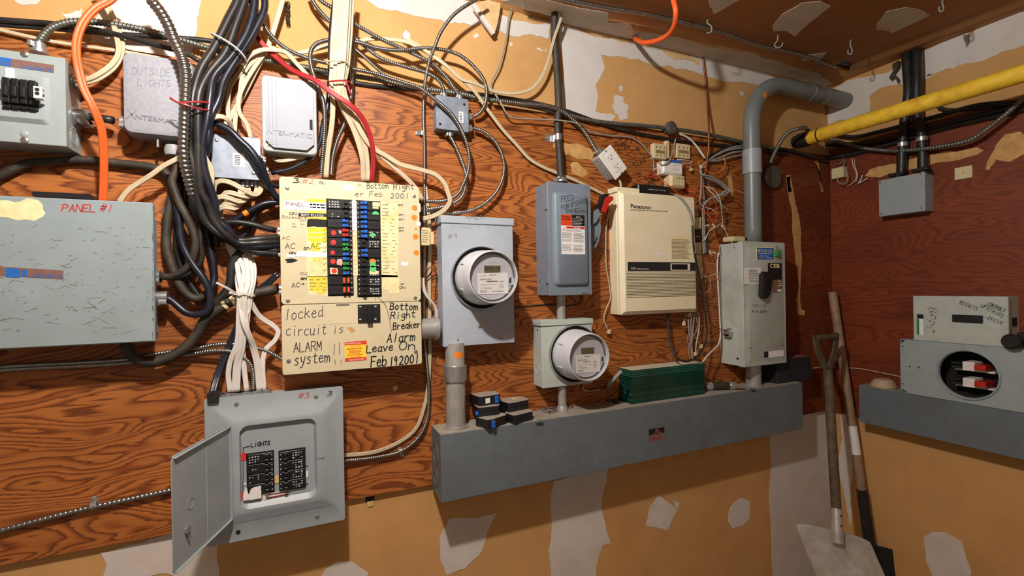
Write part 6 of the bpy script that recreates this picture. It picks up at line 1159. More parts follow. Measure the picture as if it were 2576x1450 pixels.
# armored cables
c_('long dull grey flexible conduit arching from the left enclosure along the top of the plywood', [(97, 126, .055), (99, 106, .055), (126, 73, .055), (172, 56, .05), (232, 55, .045), (298, 63, .04), (374, 78, .035), (440, 96, .03), (497, 113, .03), (543, 127, .03), (610, 142, .03), (692, 156, .03), (792, 174, .03), (878, 189, .03), (957, 202, .03), (1057, 222, .03), (1156, 236, .03), (1200, 246, .03), (1316, 265, .03), (1399, 281, .03), (1498, 305, .032), (1663, 321, .034), (1779, 338, .034), (1872, 359, .034), (1950, 375, .034)], 'bx', m_galvd, .0078, pitch=.0075)
c_('armored cable sweeping from the ceiling across the wall into the beige panel side', [(620, -30, .06), (626, 0, .06), (653, 46, .06), (682, 89, .06), (719, 122, .06), (772, 146, .06), (825, 159, .06), (881, 172, .06), (941, 185, .06), (1007, 205, .065), (1057, 222, .07), (1096, 252, .075), (1139, 291, .08), (1166, 338, .08), (1179, 381, .075), (1179, 424, .07), (1166, 463, .065), (1150, 490, .06), (1120, 505, .055), (1072, 507, .055)], 'bx', m_galv, .006, pitch=.0056)
c_('armored cable from the ceiling to the left top of the small junction box', [(775, -25, .05), (785, 0, .05), (825, 50, .05), (860, 74, .05), (883, 88, .05), (917, 116, .05), (957, 146, .05), (1023, 169, .05), (1076, 185, .048), (1106, 205, .045), (1116, 225, .042), (1117, 236, .04)], 'bx', m_galv, .006, pitch=.0056)
c_('armored cable from the ceiling to the right top of the small junction box', [(790, -20, .075), (805, 0, .075), (835, 20, .07), (886, 56, .065), (924, 79, .06), (974, 106, .055), (1004, 119, .05), (1040, 136, .05), (1090, 162, .048), (1123, 195, .045), (1149, 232, .042), (1156, 244, .04)], 'bx', m_galv, .006, pitch=.0056)
c_('armored cable looping over the wall into the right side of the small junction box', [(808, 440, .06), (815, 348, .085), (817, 298, .088), (812, 252, .085), (798, 215, .08), (785, 175, .07), (780, 142, .065), (785, 122, .065), (798, 109, .065), (825, 101, .065), (860, 100, .06), (911, 109, .06), (944, 120, .06), (1007, 127, .062), (1057, 122, .06), (1106, 124, .06), (1156, 139, .06), (1196, 172, .06), (1219, 205, .06), (1224, 232, .06), (1219, 265, .055), (1206, 285, .045), (1192, 293, .04)], 'bx', m_galv, .006, pitch=.0056)
c_('armored cable dropping beside the white bundle into the top of the beige panel', [(888, 116, .04), (886, 166, .045), (884, 232, .05), (878, 281, .055), (865, 315, .06), (848, 354, .06), (838, 391, .06), (833, 440, .06)], 'bx', m_galv, .006, pitch=.0056)
b7 = c_('armored cable running down past the right edge of the beige panel toward the small panel', [(1215, -12, .10), (1196, 0, .10), (1143, 36, .10), (1110, 79, .09), (1093, 119, .08), (1080, 156, .06), (1071, 199, .045), (1066, 252, .03), (1065, 298, .028), (1067, 348, .028), (1068, 414, .028), (1068, 480, .028), (1067, 560, .028), (1067, 650, .028), (1066, 760, .028), (1068, 860, .028), (1074, 920, .028), (1079, 990, .028), (1074, 1055, .028), (1055, 1098, .028), (1010, 1135, .028), (940, 1152, .028), (868, 1160, .03), (845, 1162, .03)], 'bx', m_galv, .0055, pitch=.0056)
c_('armored cable hanging from the bottom of the small junction box to the beige panel', [(1132, 344, .04), (1138, 352, .045), (1153, 384, .05), (1169, 427, .055), (1172, 460, .06), (1160, 498, .06), (1120, 519, .058), (1072, 528, .055)], 'bx', m_galv, .0058, pitch=.0056)
c_('armored cable looping low from the small junction box behind the meter box top', [(1192, 322, .04), (1222, 334, .045), (1249, 361, .045), (1265, 397, .045), (1268, 430, .045), (1255, 473, .045), (1225, 508, .045), (1190, 528, .045), (1140, 536, .045), (1100, 533, .045), (1074, 529, .05)], 'bx', m_galv, .0058, pitch=.0056)
c_('thin armored cable crossing behind the white bundle to the long grey conduit', [(870, 100, .04), (883, 116, .04), (911, 139, .045), (944, 169, .045), (970, 190, .045), (985, 198, .04)], 'bx', m_galv, .0045, pitch=.005)
c_('upper of two armored cables under the large panel, ending behind the beige panel', [(-40, 930, .03), (0, 924, .03), (315, 905, .03), (382, 893, .03), (450, 883, .03), (500, 876, .032), (535, 869, .035), (579, 866, .04), (628, 872, .05), (672, 884, .055), (707, 903, .055), (735, 922, .055)], 'bx', m_galv, .0058, pitch=.0056)
c_('lower of two armored cables under the large panel, bending down into the small panel', [(-40, 938, .03), (0, 932, .03), (315, 914, .03), (382, 904, .03), (450, 895, .03), (490, 890, .035), (540, 883, .045), (580, 885, .05), (610, 898, .055), (630, 918, .055), (637, 940, .055), (637, 980, .055)], 'bx', m_galv, .006, pitch=.0056)
b13 = c_('armored cable clipped along the bottom of the plywood at the lower left', [(-40, 1346, .026), (0, 1336, .026), (120, 1304, .026), (240, 1275, .026), (330, 1256, .026), (421, 1236, .026), (520, 1215, .028), (560, 1206, .03)], 'bx', m_galv, .0066, pitch=.009)
c_('thick bright flexible conduit hanging in front of the grey timer box', [(372, -25, .13), (381, 0, .13), (404, 30, .135), (424, 66, .14), (440, 106, .145), (457, 142, .15), (467, 185, .15), (467, 232, .15), (465, 281, .15), (463, 331, .145), (462, 381, .14), (467, 424, .13), (475, 455, .12), (482, 480, .11), (491, 502, .10)], 'bx', m_galv, .0122, pitch=.0105)
t = [o for o in bpy.data.objects if o.get('label', '').startswith('thick bright flexible')][0]
mb = MB(); P = path(FB, [(487, 495, .102), (496, 515, .098), (502, 535, .09), (504, 556, .08)]); pp = spline(P, .006); sweep(mb, pp, rprof(.0165, 16), scale=[.75+.3*math.sin(math.pi*min(1, i/(len(pp)-1)*1.1)) for i in range(len(pp))]); part(t, 'black_elbow', mb, m_bkp, 'glossy black elbow fitting', angle=0)
c_('short banded flexible conduit emerging under the black cable bundle at the beige panel', [(556, 566, .05), (561, 571, .055), (579, 589, .06), (601, 607, .06), (640, 628, .06), (672, 640, .058), (698, 645, .055)], 'bx', m_galv, .009, pitch=.012)
c_('armored cable strung along the ceiling to the square hole', [(1300, -26, .014), (1428, 0, .014), (1531, 20, .014), (1630, 36, .014), (1696, 50, .014), (1763, 66, .014), (1829, 86, .014), (1900, 111, .014), (1969, 127, .014), (2029, 142, .014), (2065, 156, .012), (2098, 167, .0), (2112, 166, -.03)], 'bx', m_galv, .0075, F=FC, pitch=.009)
c_('armored cable dropping diagonally into the tilted outlet box', [(1240, 252, .045), (1316, 262, .045), (1380, 268, .045), (1412, 280, .046), (1438, 298, .046), (1465, 324, .045), (1485, 354, .042), (1499, 378, .04)], 'bx', m_galv, .0078)
P = [FB.W(1937, 412, .036), FB.W(1956, 371, .06), FB.W(1983, 334, .09), FB.W(2012, 323, .12), FR.W(2045, 334, .12), FR.W(2092, 351, .07), FR.W(2168, 372, .05), FR.W(2228, 379, .05), FR.W(2277, 379, .06), FR.W(2377, 367, .07), FR.W(2443, 351, .07), FR.W(2492, 318, .07), FR.W(2542, 278, .07), FR.W(2590, 232, .07), FR.W(2640, 190, .07)]
mb = MB(); bxtube(mb, P, .0085, .0095); single('armored_cable', 'dull flexible conduit sagging below the yellow pipe across the side wall', 'cable', mb, m_galvd, angle=0)
# clips
def clip(label, x, y, d, a, w=.034, par=None, r=.0075):
    G = tilt_frame(x, y, d, a); mb = MB(); rb(mb, G, -.006, .006, -.012, .020, -.010, -.0085, .003)
    pr = [(-r*1.25, -.009)]+[(-r*1.25*math.cos(math.pi*i/8), -.004+(r*1.2)*math.sin(math.pi*i/8)) for i in range(9)]+[(r*1.25, -.009)]
    pts = np.array([G.P(0, b, h) for b, h in pr]); sweep(mb, pts, [(.006, .0006), (-.006, .0006), (-.006, -.0006), (.006, -.0006)], nref=tuple(G.N+np.array([.001, 0, .002])), cap=True)
    screw(mb, G, 0, .015, -.0085, .0045); return part(par, 'cable_clip', mb, m_steel)
clip('', 236, 1274, .026, -72+90-10, par=b13); clip('', 1063, 335, .028, 88, par=b7, r=.0062); clip('', 1008, 1137, .028, 205, par=b7, r=.0062)
# ---- white and cream cables
wl = lambda label, pts, r=.0055, m=m_wht, **q: c_(label, pts, 'flat', m, r, **q)
G1 = 'white cables from the left enclosure to the ceiling'
wl('cream cable curving up from the left enclosure to the ceiling, inner of the pair', [(208, 203, .055), (238, 192, .06), (281, 162, .055), (298, 132, .05), (291, 83, .045), (275, 33, .04), (252, -5, .04), (240, -25, .04)])
wl('cream cable curving up from the left enclosure to the ceiling, outer of the pair', [(208, 210, .05), (242, 201, .055), (287, 170, .05), (305, 138, .045), (308, 109, .04), (301, 83, .036), (288, 50, .034), (268, 7, .034), (255, -25, .034)])
wl('thin cream cable sagging along the top of the left plywood', [(-30, 68, .03), (0, 75, .03), (126, 103, .03), (212, 116, .03), (305, 129, .03), (420, 150, .03), (500, 168, .03)], .0038)
c_('flat orange cable hanging down in front of the left enclosure to the large panel', [(305, -30, .11), (278, 0, .115), (242, 20, .12), (212, 53, .125), (195, 93, .13), (192, 132, .135), (199, 179, .14), (212, 225, .14), (235, 271, .135), (255, 324, .12), (261, 381, .105), (260, 480, .085), (258, 510, .08)], 'flat', m_org, .0078, flat=.62, twist=.5)
wl('cream cable running from the top of the large panel behind the thick flexible conduit', [(298, 512, .07), (322, 480, .075), (358, 455, .08), (380, 441, .085), (413, 417, .09), (451, 397, .095), (490, 372, .08), (515, 350, .06)], .0058)
wl('long cream cable descending from the ceiling beside the black bundle', [(716, -25, .05), (711, 0, .05), (692, 66, .045), (676, 113, .04), (643, 179, .035), (613, 238, .035), (586, 285, .04), (560, 325, .05)], .0062)
wl('cream cable arching over and down to the beige panel top, behind the pale timer', [(580, 330, .05), (573, 265, .05), (580, 215, .055), (606, 179, .06), (626, 142, .065), (659, 126, .065), (692, 126, .065), (719, 132, .06), (745, 159, .055), (775, 192, .05), (800, 230, .05), (822, 250, .05)], .0058)
wl('cream cable loop left of the pale timer box, reaching the galvanized junction box', [(590, 335, .06), (593, 291, .06), (603, 252, .06), (605, 225, .06), (613, 185, .055), (640, 150, .05), (676, 120, .045), (730, 135, .03), (800, 122, .03), (860, 105, .04)], .0055)
wl('cream cable dropping straight onto the top of the galvanized junction box', [(632, 350, .055), (620, 311, .06), (603, 285, .065), (600, 252, .065), (613, 215, .06), (640, 170, .05), (665, 135, .045)], .0055)
wl('cream cable looping forward and down along the front of the black bundle', [(582, 330, .09), (578, 308, .11), (560, 294, .125), (540, 295, .125), (525, 306, .125), (512, 322, .125), (501, 351, .125), (504, 373, .125), (517, 399, .12), (532, 428, .115), (532, 466, .11), (530, 499, .10), (539, 532, .085), (548, 560, .07)], .0058)
GR = 'cream ribbons bunched under the galvanized junction box'
for lab, s, d in (('highest cream ribbon looping from the bottom of the galvanized junction box', '700,960,.075 712,820,.08 730,740,.085 790,705,.09 900,722,.095 1050,800,.095 1180,862,.085 1245,820,.07 1255,700,.055', 0),
                  ('second cream ribbon fanned under the galvanized junction box', '760,1130,.06 800,960,.065 815,885,.08 870,835,.09 950,850,.09 1080,882,.085 1180,865,.07 1215,760,.055', 0),
                  ('third cream ribbon fanned under the galvanized junction box', '740,1140,.065 690,980,.07 730,915,.085 800,885,.09 900,905,.09 1010,940,.085 1090,905,.07 1110,760,.055', 0),
                  ('fourth cream ribbon fanned under the galvanized junction box', '800,1140,.06 790,1040,.065 830,980,.08 890,952,.085 970,968,.08 1040,940,.07 1080,800,.055', 0),
                  ('lowest cream ribbon fanned under the galvanized junction box', '840,1150,.055 760,1080,.065 780,1025,.08 850,1000,.085 940,1018,.08 1000,980,.065 1020,800,.055', 0)):
    wl(lab, K('k1', s, .08), .0062, group=GR)
# white bundle down into the small panel
WB = [('longest left', '690,40,.045 760,120,.05 800,180,.055 850,300,.07 812,500,.085 800,700,.08 785,950,.07 720,1130,.06 705,1250,.056 722,1400,.055'), ('second', '790,120,.05 790,260,.06 812,400,.075 835,520,.088 822,800,.08 812,1000,.07 775,1150,.06 758,1400,.055'),
      ('third', '830,110,.05 872,220,.065 885,400,.08 855,510,.092 852,800,.08 835,1000,.068 800,1150,.06 788,1400,.055'), ('fourth', '860,110,.05 905,240,.06 915,400,.075 885,510,.086 882,700,.08 868,820,.07 838,920,.062 842,1100,.056 872,1390,.055'),
      ('fifth', '880,110,.05 938,260,.055 932,400,.07 905,520,.082 892,640,.082 862,700,.085 882,850,.08 922,980,.065 962,1150,.058 985,1385,.055'), ('sixth', '700,60,.04 780,250,.05 792,420,.06 815,560,.08 842,760,.09 902,900,.08 942,1000,.065 980,1150,.058 1010,1385,.055'),
      ('looping', '872,160,.045 900,330,.06 898,530,.075 930,620,.07 1000,720,.06 1120,800,.055 1160,850,.055 1130,930,.055 1050,1010,.055 1022,1100,.055 1028,1385,.055')]
names = ['leftmost white cable of the tied bundle entering the small panel', 'white cable second from the left in the tied bundle above the small panel', 'white cable third from the left in the tied bundle above the small panel', 'white cable just left of the bent armored cable entering the small panel', 'white cable crossing forward in the tied bundle, right of the bent armored cable', 'white cable crossing over the others below the cable tie', 'white cable bowing out to the right below the tie, nearest the beige panel']
for (a, s), lab in zip(WB, names): wl(lab, K('k2', s, .06), .0062, m_whtn, group='white cables tied above the small panel')
t = bpy.data.objects[[o.name for o in bpy.data.objects if o.get('label', '') == names[2]][0]]
mb = MB(); G = tilt_frame(612, 741, .085, -8); loop = np.array([G.P(.026*math.cos(a), .002*math.sin(a), .016*math.sin(a)-.002) for a in np.linspace(0, 2*math.pi, 25)]); sweep(mb, loop, [(.0006, .0025), (-.0006, .0025), (-.0006, -.0025), (.0006, -.0025)], nref=(0, 0, 1), cap=False); sweep(mb, spline(path(FB, [(592, 737, .10), (570, 724, .115), (544, 711, .125)]), .01), [(.0026, .0007), (-.0026, .0007), (-.0026, -.0007), (.0026, -.0007)], nref=(0, -1, 0)); rb(mb, G, -.03, -.022, -.004, .004, .006, .012, .001); part(t, 'cable_tie', mb, m_whtn, 'white plastic cable tie with a long tail')
# tall cream bundle from the ceiling to the beige panel
TB = [('leftmost cable of the tall cream bundle, dropping straight to the beige panel', '864,-90,.10 860,0,.10 842,300,.10 836,500,.10 826,640,.10 838,800,.095 830,950,.085 800,1150,.07 786,1350,.06'),
      ('second cable of the tall cream bundle, entering the beige panel top', '896,-90,.115 890,0,.115 872,300,.115 862,500,.112 858,640,.112 900,800,.10 950,900,.09 1010,1000,.08 1055,1150,.07 1078,1375,.06'),
      ('third cable of the tall cream bundle, entering the beige panel beside the red cable', '926,-90,.12 920,0,.12 902,300,.12 890,500,.118 884,640,.115 920,780,.105 980,880,.095 1050,1000,.085 1090,1150,.07 1106,1375,.06'),
      ('cable of the tall cream bundle looping out right to the beige panel side', '950,-90,.125 945,0,.125 928,300,.125 916,500,.12 902,640,.115 930,780,.105 1000,900,.095 1080,1050,.085 1150,1130,.08 1250,1190,.075 1350,1250,.075 1500,1290,.075 1620,1330,.075 1690,1400,.075 1710,1460,.075 1728,1530,.075 1690,1590,.07 1610,1640,.06 1520,1665,.055'),
      ('cable of the tall cream bundle slanting to the top right corner of the beige panel', '968,-90,.115 962,0,.115 946,300,.115 930,500,.112 915,640,.11 950,780,.10 1040,950,.085 1130,1100,.075 1200,1180,.07 1280,1250,.065 1380,1340,.06 1450,1410,.055 1520,1520,.05'),
      ('rightmost cable of the tall cream bundle, twisting under the red tie', '988,-90,.105 982,0,.105 966,300,.105 946,500,.105 926,600,.108 884,690,.115 905,790,.105 1000,1000,.085 1060,1200,.075 1070,1375,.06'),
      ('cable at the back of the tall cream bundle', '906,-90,.09 902,0,.09 890,300,.09 876,500,.09 872,640,.09 890,760,.085 960,900,.075 1040,1100,.065 1090,1375,.055')]
tb = [wl(lab, K('c2', s, .1), .0068, group='cream cables in the tall bundle') for lab, s in TB]
mb = MB()
def loop_tie(mb, cx, cy, d, ru, rn, a, r):
    G = tilt_frame(cx, cy, d, a); tube(mb, [G.P(ru*math.cos(q), .004*math.sin(q*2), rn*math.sin(q)) for q in np.linspace(0, 2*math.pi, 17)], r, .006, 6)
loop_tie(mb, 856, 212, .108, .030, .024, -4, .0022); tube(mb, path(FB, [(876, 220, .128), (880, 232, .13), (884, 240, .125)]), .0024, .005, 6); tube(mb, path(FB, [(878, 224, .128), (872, 210, .13), (869, 200, .128)]), .0024, .005, 6); part(tb[2], 'red_wire_tie', mb, m_red)
mb = MB(); loop_tie(mb, 846, 162, .108, .030, .024, -3, .0022); part(tb[1], 'cream_wire_tie', mb, m_wht)
c_('red cable crossing in front of the tall cream bundle into the beige panel', K('c2', '215,200,.05 250,260,.05 300,330,.05 400,430,.055 540,540,.08 700,610,.115 850,720,.13 970,800,.13 1050,880,.12 1110,1000,.105 1140,1130,.09 1145,1250,.075 1130,1380,.06', .1), 'flat', m_red, .0066, flat=.6)
c_('navy cable down the left of the tall cream bundle, curling to the galvanized junction box', K('c2', '862,-90,.09 852,0,.09 832,150,.09 820,300,.09 815,560,.085 800,800,.08 762,950,.075 735,1100,.07 640,1220,.06 500,1290,.055 370,1315,.05', .09), 'round', m_navy, .006)
wl('small cream cable end poking out below the pale timer box', K('c2', '380,1205,.05 430,1225,.06 520,1215,.065 600,1200,.06 640,1215,.055 560,1250,.05', .05), .0045)
wl('long cream cable sweeping right across the plywood to the slate disconnect', [(870, 115, .04), (891, 109, .045), (924, 99, .045), (974, 99, .045), (1023, 106, .045), (1057, 122, .045), (1106, 152, .055), (1149, 189, .06), (1189, 225, .055), (1226, 275, .045), (1266, 328, .035), (1299, 364, .03), (1332, 400, .028), (1365, 420, .028), (1405, 437, .028), (1438, 450, .028), (1475, 467, .028), (1520, 490, .028), (1545, 505, .028)], .0055)
wl('cream cable sagging from a wall staple and rising to the ceiling hole', [(1020, 100, .03), (1033, 103, .035), (1076, 132, .065), (1123, 166, .07), (1159, 199, .065), (1189, 208, .06), (1229, 225, .05), (1250, 232, .045), (1299, 235, .04), (1339, 222, .04), (1365, 189, .042), (1382, 142, .045), (1395, 93, .05), (1412, 43, .055), (1414, 30, .055)], .005)
mb = MB(); poly(mb, FB, jag([FB.px(x, y, .03) for x, y in k('c2', '1370,260 1395,225 1425,255 1430,310 1385,300')], .15, 2, 6), 0, .03); single('wall_staple', 'torn staple bracket holding cream cables to the drywall', 'staple', mb, m_mud)
c_('thin grey wire zigzagging from the ceiling past the slate disconnect to the phone blocks', K('c3', '310,-60,.02 300,0,.02 250,100,.02 220,300,.02 170,500,.02 110,620,.02 105,660,.03 180,780,.05 240,880,.045 400,905,.04 620,915,.05 760,940,.05 850,1000,.03 1000,1030,.026 1190,1055,.026 1290,1140,.026 1340,1220,.026 1345,1300,.026', .02), 'round', m_gry, .0028)
wl('cream cable running from below the beige panel down to the right of the small panel', [(1070, 470, .03), (1080, 560, .024), (1080, 700, .024), (1081, 850, .024), (1081, 905, .024), (1078, 960, .024), (1068, 1020, .024), (1045, 1080, .024), (1000, 1115, .024), (940, 1138, .026), (868, 1146, .03), (845, 1148, .03)], .0055)
wl('twisted white cable behind the conduit nipple beside the beige panel', [(1062, 700, .055), (1064, 720, .06), (1074, 745, .06), (1090, 765, .055), (1097, 785, .05), (1098, 810, .04)], .0065, m_whtn, twist=2.5)
for lab, s, m_ in (('thin copper wire beside the pale blue meter box', [(1070, 690, .04), (1082, 672, .05), (1092, 668, .05), (1097, 680, .04)], m_cop), ('thin dark wire beside the pale blue meter box', [(1075, 700, .035), (1090, 680, .045), (1098, 690, .04), (1095, 740, .035)], m_blk)): c_(lab, s, 'round', m_, .0018)
# ---- black cables
bl = lambda label, pts, r=.0085, m=m_blk, **q: c_(label, pts, 'round', m, r, **q)
BB = [(619, -30), (619, 0), (596, 66), (563, 132), (523, 185), (506, 238), (500, 298), (494, 364), (500, 420), (512, 483), (521, 510), (534, 554), (567, 587)]
BD = [.085, .085, .09, .10, .11, .12, .125, .12, .115, .105, .10, .09, .085]
OFF = [(-.018, .012), (.0, .018), (.018, .012), (-.02, -.006), (0, 0), (.019, -.006), (.034, .004)]
ends = [[(600, 606), (650, 602), (704, 597)], [(600, 612), (650, 612), (704, 608)], [(604, 616), (650, 621), (704, 619)], [(600, 617), (650, 628), (704, 631)], [(596, 618), (640, 634), (704, 640)], None, None]
bn = ['outermost navy-black cable of the thick bundle on its left', 'front cable of the thick black bundle ending at the beige panel', 'front right cable of the thick black bundle ending at the beige panel', 'rear left cable of the thick black bundle ending lowest at the beige panel', 'middle cable of the thick black bundle', 'rear right black cable of the bundle that drops behind the junction box', 'rightmost blue-black cable of the thick bundle near the ceiling']
bobs = []
for i, ((ox, on), e, lab) in enumerate(zip(OFF, ends, bn)):
    P = []
    for j, ((x, y), d) in enumerate(zip(BB, BD)):
        f = 1.15 if j < 3 else (1.0 if j < 6 else .75); wob = .004*math.sin(j*1.7+i*2.1); tx = np.array(BB[min(j+1, len(BB)-1)])-np.array(BB[max(j-1, 0)]); tx = tx/np.linalg.norm(tx)
        p = FB.W(x, y, d+on*f); P.append(p+np.array([-tx[1]*-1, 0, -tx[0]*-1])*0+np.array([abs(tx[1]), 0, tx[0]*.9])*(ox*f+wob))
    if e: P += [FB.W(x, y, .075+on*.5) if q < 2 else FB.W(x, y, .06) for q, (x, y) in enumerate(e)]
    else: P = P[:9]+[FB.W(535, 480, .06), FB.W(540, 560, .05), FB.W(545, 620, .04)] if i == 5 else P[:8]+[FB.W(505, 440, .06), FB.W(515, 560, .05), FB.W(523, 600, .045), FB.W(535, 655, .045), FB.W(539, 697, .045), FB.W(534, 724, .05), FB.W(512, 746, .05)]
    mb = MB(); tube(mb, P, .0092 if i != 6 else .0085, .012, 12); bobs.append(single('cable', lab, 'cable', mb, m_navy if i in (2, 6) else m_blk, 'cables of the thick black bundle', angle=0))
mb = MB(); loop_tie(mb, 577, 122, .10, .046, .036, -38, .0022); part(bobs[1], 'cable_tie', mb, m_whtn, 'white plastic cable tie')
mb = MB()
for dy in (0, 6):
    tube(mb, path(FB, [(428, 246+dy*.2, .165), (447, 258, .17), (466, 258+dy, .172), (500, 256+dy*3, .16), (538, 281-(20-dy*3), .13)]), .0022, .006, 6)
part(bobs[1], 'red_wire_tie', mb, m_red, 'red wire tying the bundle to the flexible conduit')
bl('dusty black cable dropping left of the bundle and curling under toward the white ties', [(452, 392, .05), (446, 421, .05), (437, 470, .05), (425, 530, .05), (418, 580, .05), (421, 630, .05), (438, 683, .05), (452, 716, .05), (471, 741, .05), (490, 752, .05), (512, 746, .05), (530, 730, .05)], .0105, m_blkd)
bl('black cable curving from the bundle into the upper connector of the large panel', [(455, 380, .08), (444, 426, .085), (433, 455, .085), (442, 488, .085), (453, 514, .085), (468, 543, .085), (484, 576, .08), (492, 609, .08), (488, 640, .075), (478, 665, .07), (455, 686, .065), (430, 696, .06), (402, 695, .06)], .0088, m_blkd)
bl('thinner black cable joining the upper connector of the large panel', [(503, 550, .07), (504, 590, .07), (504, 615, .07), (509, 641, .068), (500, 670, .066), (485, 683, .064), (462, 694, .062), (430, 699, .06), (402, 697, .06)], .006)
bl('navy-black cable looping wide into the lower connector of the large panel', [(446, 440, .06), (440, 490, .065), (446, 520, .07), (452, 570, .07), (456, 605, .07), (468, 636, .072), (488, 669, .075), (507, 694, .078), (524, 724, .08), (529, 755, .08), (524, 780, .078), (502, 791, .075), (471, 788, .07), (449, 771, .065), (427, 753, .06), (412, 748, .06)], .0088, m_navy)
bl('black cable dropping inside the loops left of the white tie', [(462, 430, .04), (465, 500, .04), (448, 560, .035), (446, 620, .035), (462, 680, .035), (490, 730, .035), (520, 765, .035), (525, 795, .035)], .0085)
big = bl('thick dusty black cable with yellow tags, running from the beige panel under the large panel', [(694, 727, .055), (656, 735, .06), (628, 743, .06), (587, 757, .06), (551, 777, .06), (518, 804, .058), (496, 840, .055), (471, 870, .055), (441, 892, .055), (408, 906, .055), (380, 912, .055), (345, 904, .055), (322, 884, .055), (315, 860, .055)], .0125, m_blkd)
def sleeve(par, x0, y0, x1, y1, d, r, mat, nm='yellow_tag'): mb = MB(); tube(mb, path(FB, [(x0, y0, d), (x1, y1, d)]), r, .004, 14); part(par, nm, mb, mat)
sleeve(big, 563, 771, 570, 766, .06, .0132, m_cpr); sleeve(big, 583, 759, 592, 755, .06, .0132, m_cpr)
bl('thick black cable hooking down behind the white ties', [(612, 630, .05), (598, 644, .05), (584, 669, .05), (581, 710, .05), (568, 738, .05), (545, 760, .05), (530, 782, .05), (522, 805, .045)], .0115)
c_('flat navy cable slanting down to the top left corner of the small panel', [(700, 689, .055), (670, 716, .05), (640, 741, .045), (612, 790, .04), (590, 840, .04), (568, 890, .045), (545, 953, .06), (533, 1000, .085), (531, 1012, .09)], 'flat', m_navy, .0085, flat=.6)
bl('black cable crossing the face of the galvanized junction box to the beige panel', [(522, 295, .10), (539, 307, .105), (579, 329, .11), (601, 351, .112), (629, 377, .112), (649, 406, .11), (663, 437, .10), (674, 463, .085), (693, 494, .07), (706, 506, .06)], .0088, m_navy)
bl('thin black cable following the one across the galvanized junction box', [(596, 350, .10), (610, 362, .10), (625, 385, .10), (640, 412, .10), (655, 440, .095), (665, 462, .08), (684, 490, .065), (706, 510, .055)], .005)
bl('thin black cable curling from the junction box edge to the beige panel corner', [(650, 395, .095), (656, 402, .09), (667, 432, .08), (678, 459, .075), (694, 469, .07), (712, 468, .06)], .0055)
tg = bl('black cable with a yellow tag reaching the beige panel at its upper left', [(706, 509, .06), (667, 512, .065), (627, 532, .065), (592, 552, .06), (568, 556, .055), (540, 560, .05)], .0072, m_navy); sleeve(tg, 613, 540, 624, 534, .065, .008, m_odot)
bl('black cable looping behind the tagged one toward the flexible conduit', [(706, 505, .045), (672, 518, .045), (645, 532, .045), (636, 554, .045), (623, 583, .045), (605, 602, .045), (590, 640, .04)], .0075, m_navy)
bl('shiny black cable running straight into the beige panel left side', [(545, 568, .06), (557, 563, .065), (590, 559, .07), (634, 565, .07), (667, 574, .065), (694, 580, .058)], .0075)
bl('upper black cable stretched along the left plywood top edge', [(-30, 47, .04), (0, 50, .04), (132, 60, .04), (212, 70, .04), (298, 88, .05), (414, 119, .06), (463, 132, .06), (506, 156, .065)], .0062)
bl('lower black cable stretched along the left plywood top edge', [(-30, 58, .03), (0, 61, .03), (166, 74, .03), (298, 86, .03), (397, 93, .03), (543, 106, .03), (640, 140, .025), (760, 170, .025)], .0062)
bl('black cable following the top edge of the plywood past the slate disconnect', [(760, 170, .022), (891, 208, .022), (1057, 226, .022), (1156, 232, .022), (1332, 256, .024), (1412, 275, .036), (1498, 305, .03), (1564, 326, .026), (1690, 351, .026), (1872, 372, .026), (1980, 388, .026)], .006)
L15 = bl('thick dusty black cable running under the left enclosure to the black bundle', [(-30, 452, .03), (0, 443, .03), (66, 412, .03), (132, 407, .03), (199, 402, .03), (298, 411, .03), (381, 421, .035), (414, 431, .04), (435, 465, .045), (440, 490, .045), (428, 525, .045), (420, 560, .045)], .0098, m_blkd)
sleeve(L15, 422, 527, 419, 541, .045, .0115, m_steel, 'metal_strap')
bl('short black cable joining the left enclosure to the grey timer box', [(214, 292, .055), (250, 297, .058), (285, 303, .06)], .009)
# ---- service cables
mast = bl('thick dusty black service cable dropping from the ceiling hole to the slate disconnect', [(1395, 30, .05), (1395, 50, .045), (1394, 83, .04), (1400, 165, .035), (1405, 265, .04), (1402, 314, .034), (1404, 346, .032), (1407, 381, .038), (1411, 452, .05)], .0122, m_blkd)
mb = MB(); ps = FB.W(1404, 346, .032); G = Fr(ps, (1, 0, 0), (0, 1, 0), (0, 0, 1)); lathe(mb, G, 0, 0, [(-.010, .0124), (-.010, .0138), (.010, .0138), (.010, .0124)], 20)
q = FB.quad(.018, (1372, 340), (1396, 338), (1396, 356), (1373, 358)); rb(mb, FB, *q, .0162, .0182, .002); rb(mb, FB, q[1]-.004, ps[0]-.010, q[2]+.001, q[3]-.001, .0165, .030); screw(mb, FB, q[0]+.010, (q[2]+q[3])/2, .018, .004); part(mast, 'pipe_strap', mb, m_steel, 'galvanized strap screwed to the plywood')
clamp_conn(mast, FB, FB.W(1412, 457, .05), (0, 0, 1), .017, .012)
gt = 'black service cables above the side wall junction box'
for lab, s in (('left black service cable from the ceiling into the side wall junction box', '1210,400,.02 1210,450,.035 1225,700,.05 1200,880,.05 1180,1100,.05 1170,1330,.045'), ('right black service cable from the ceiling into the side wall junction box', '1295,370,.02 1290,410,.035 1290,600,.05 1290,850,.05 1325,1050,.05 1335,1290,.045')):
    o = bl(lab, K('c4', s, .05), .0175, m_blk, F=FR, group=gt)
    mb = MB(); y = 1100 if 'left' in lab else 1058; x = 1180 if 'left' in lab else 1326
    p = FR.W(1880+x/3.02, y/3.02, .05); G = Fr(p, (0, -1, 0), (1, 0, 0), (0, 0, 1)); lathe(mb, G, 0, 0, [(-.008, .0178), (-.008, .0192), (.008, .0192), (.008, .0178)], 20); part(o, 'metal_strap', mb, m_steel)
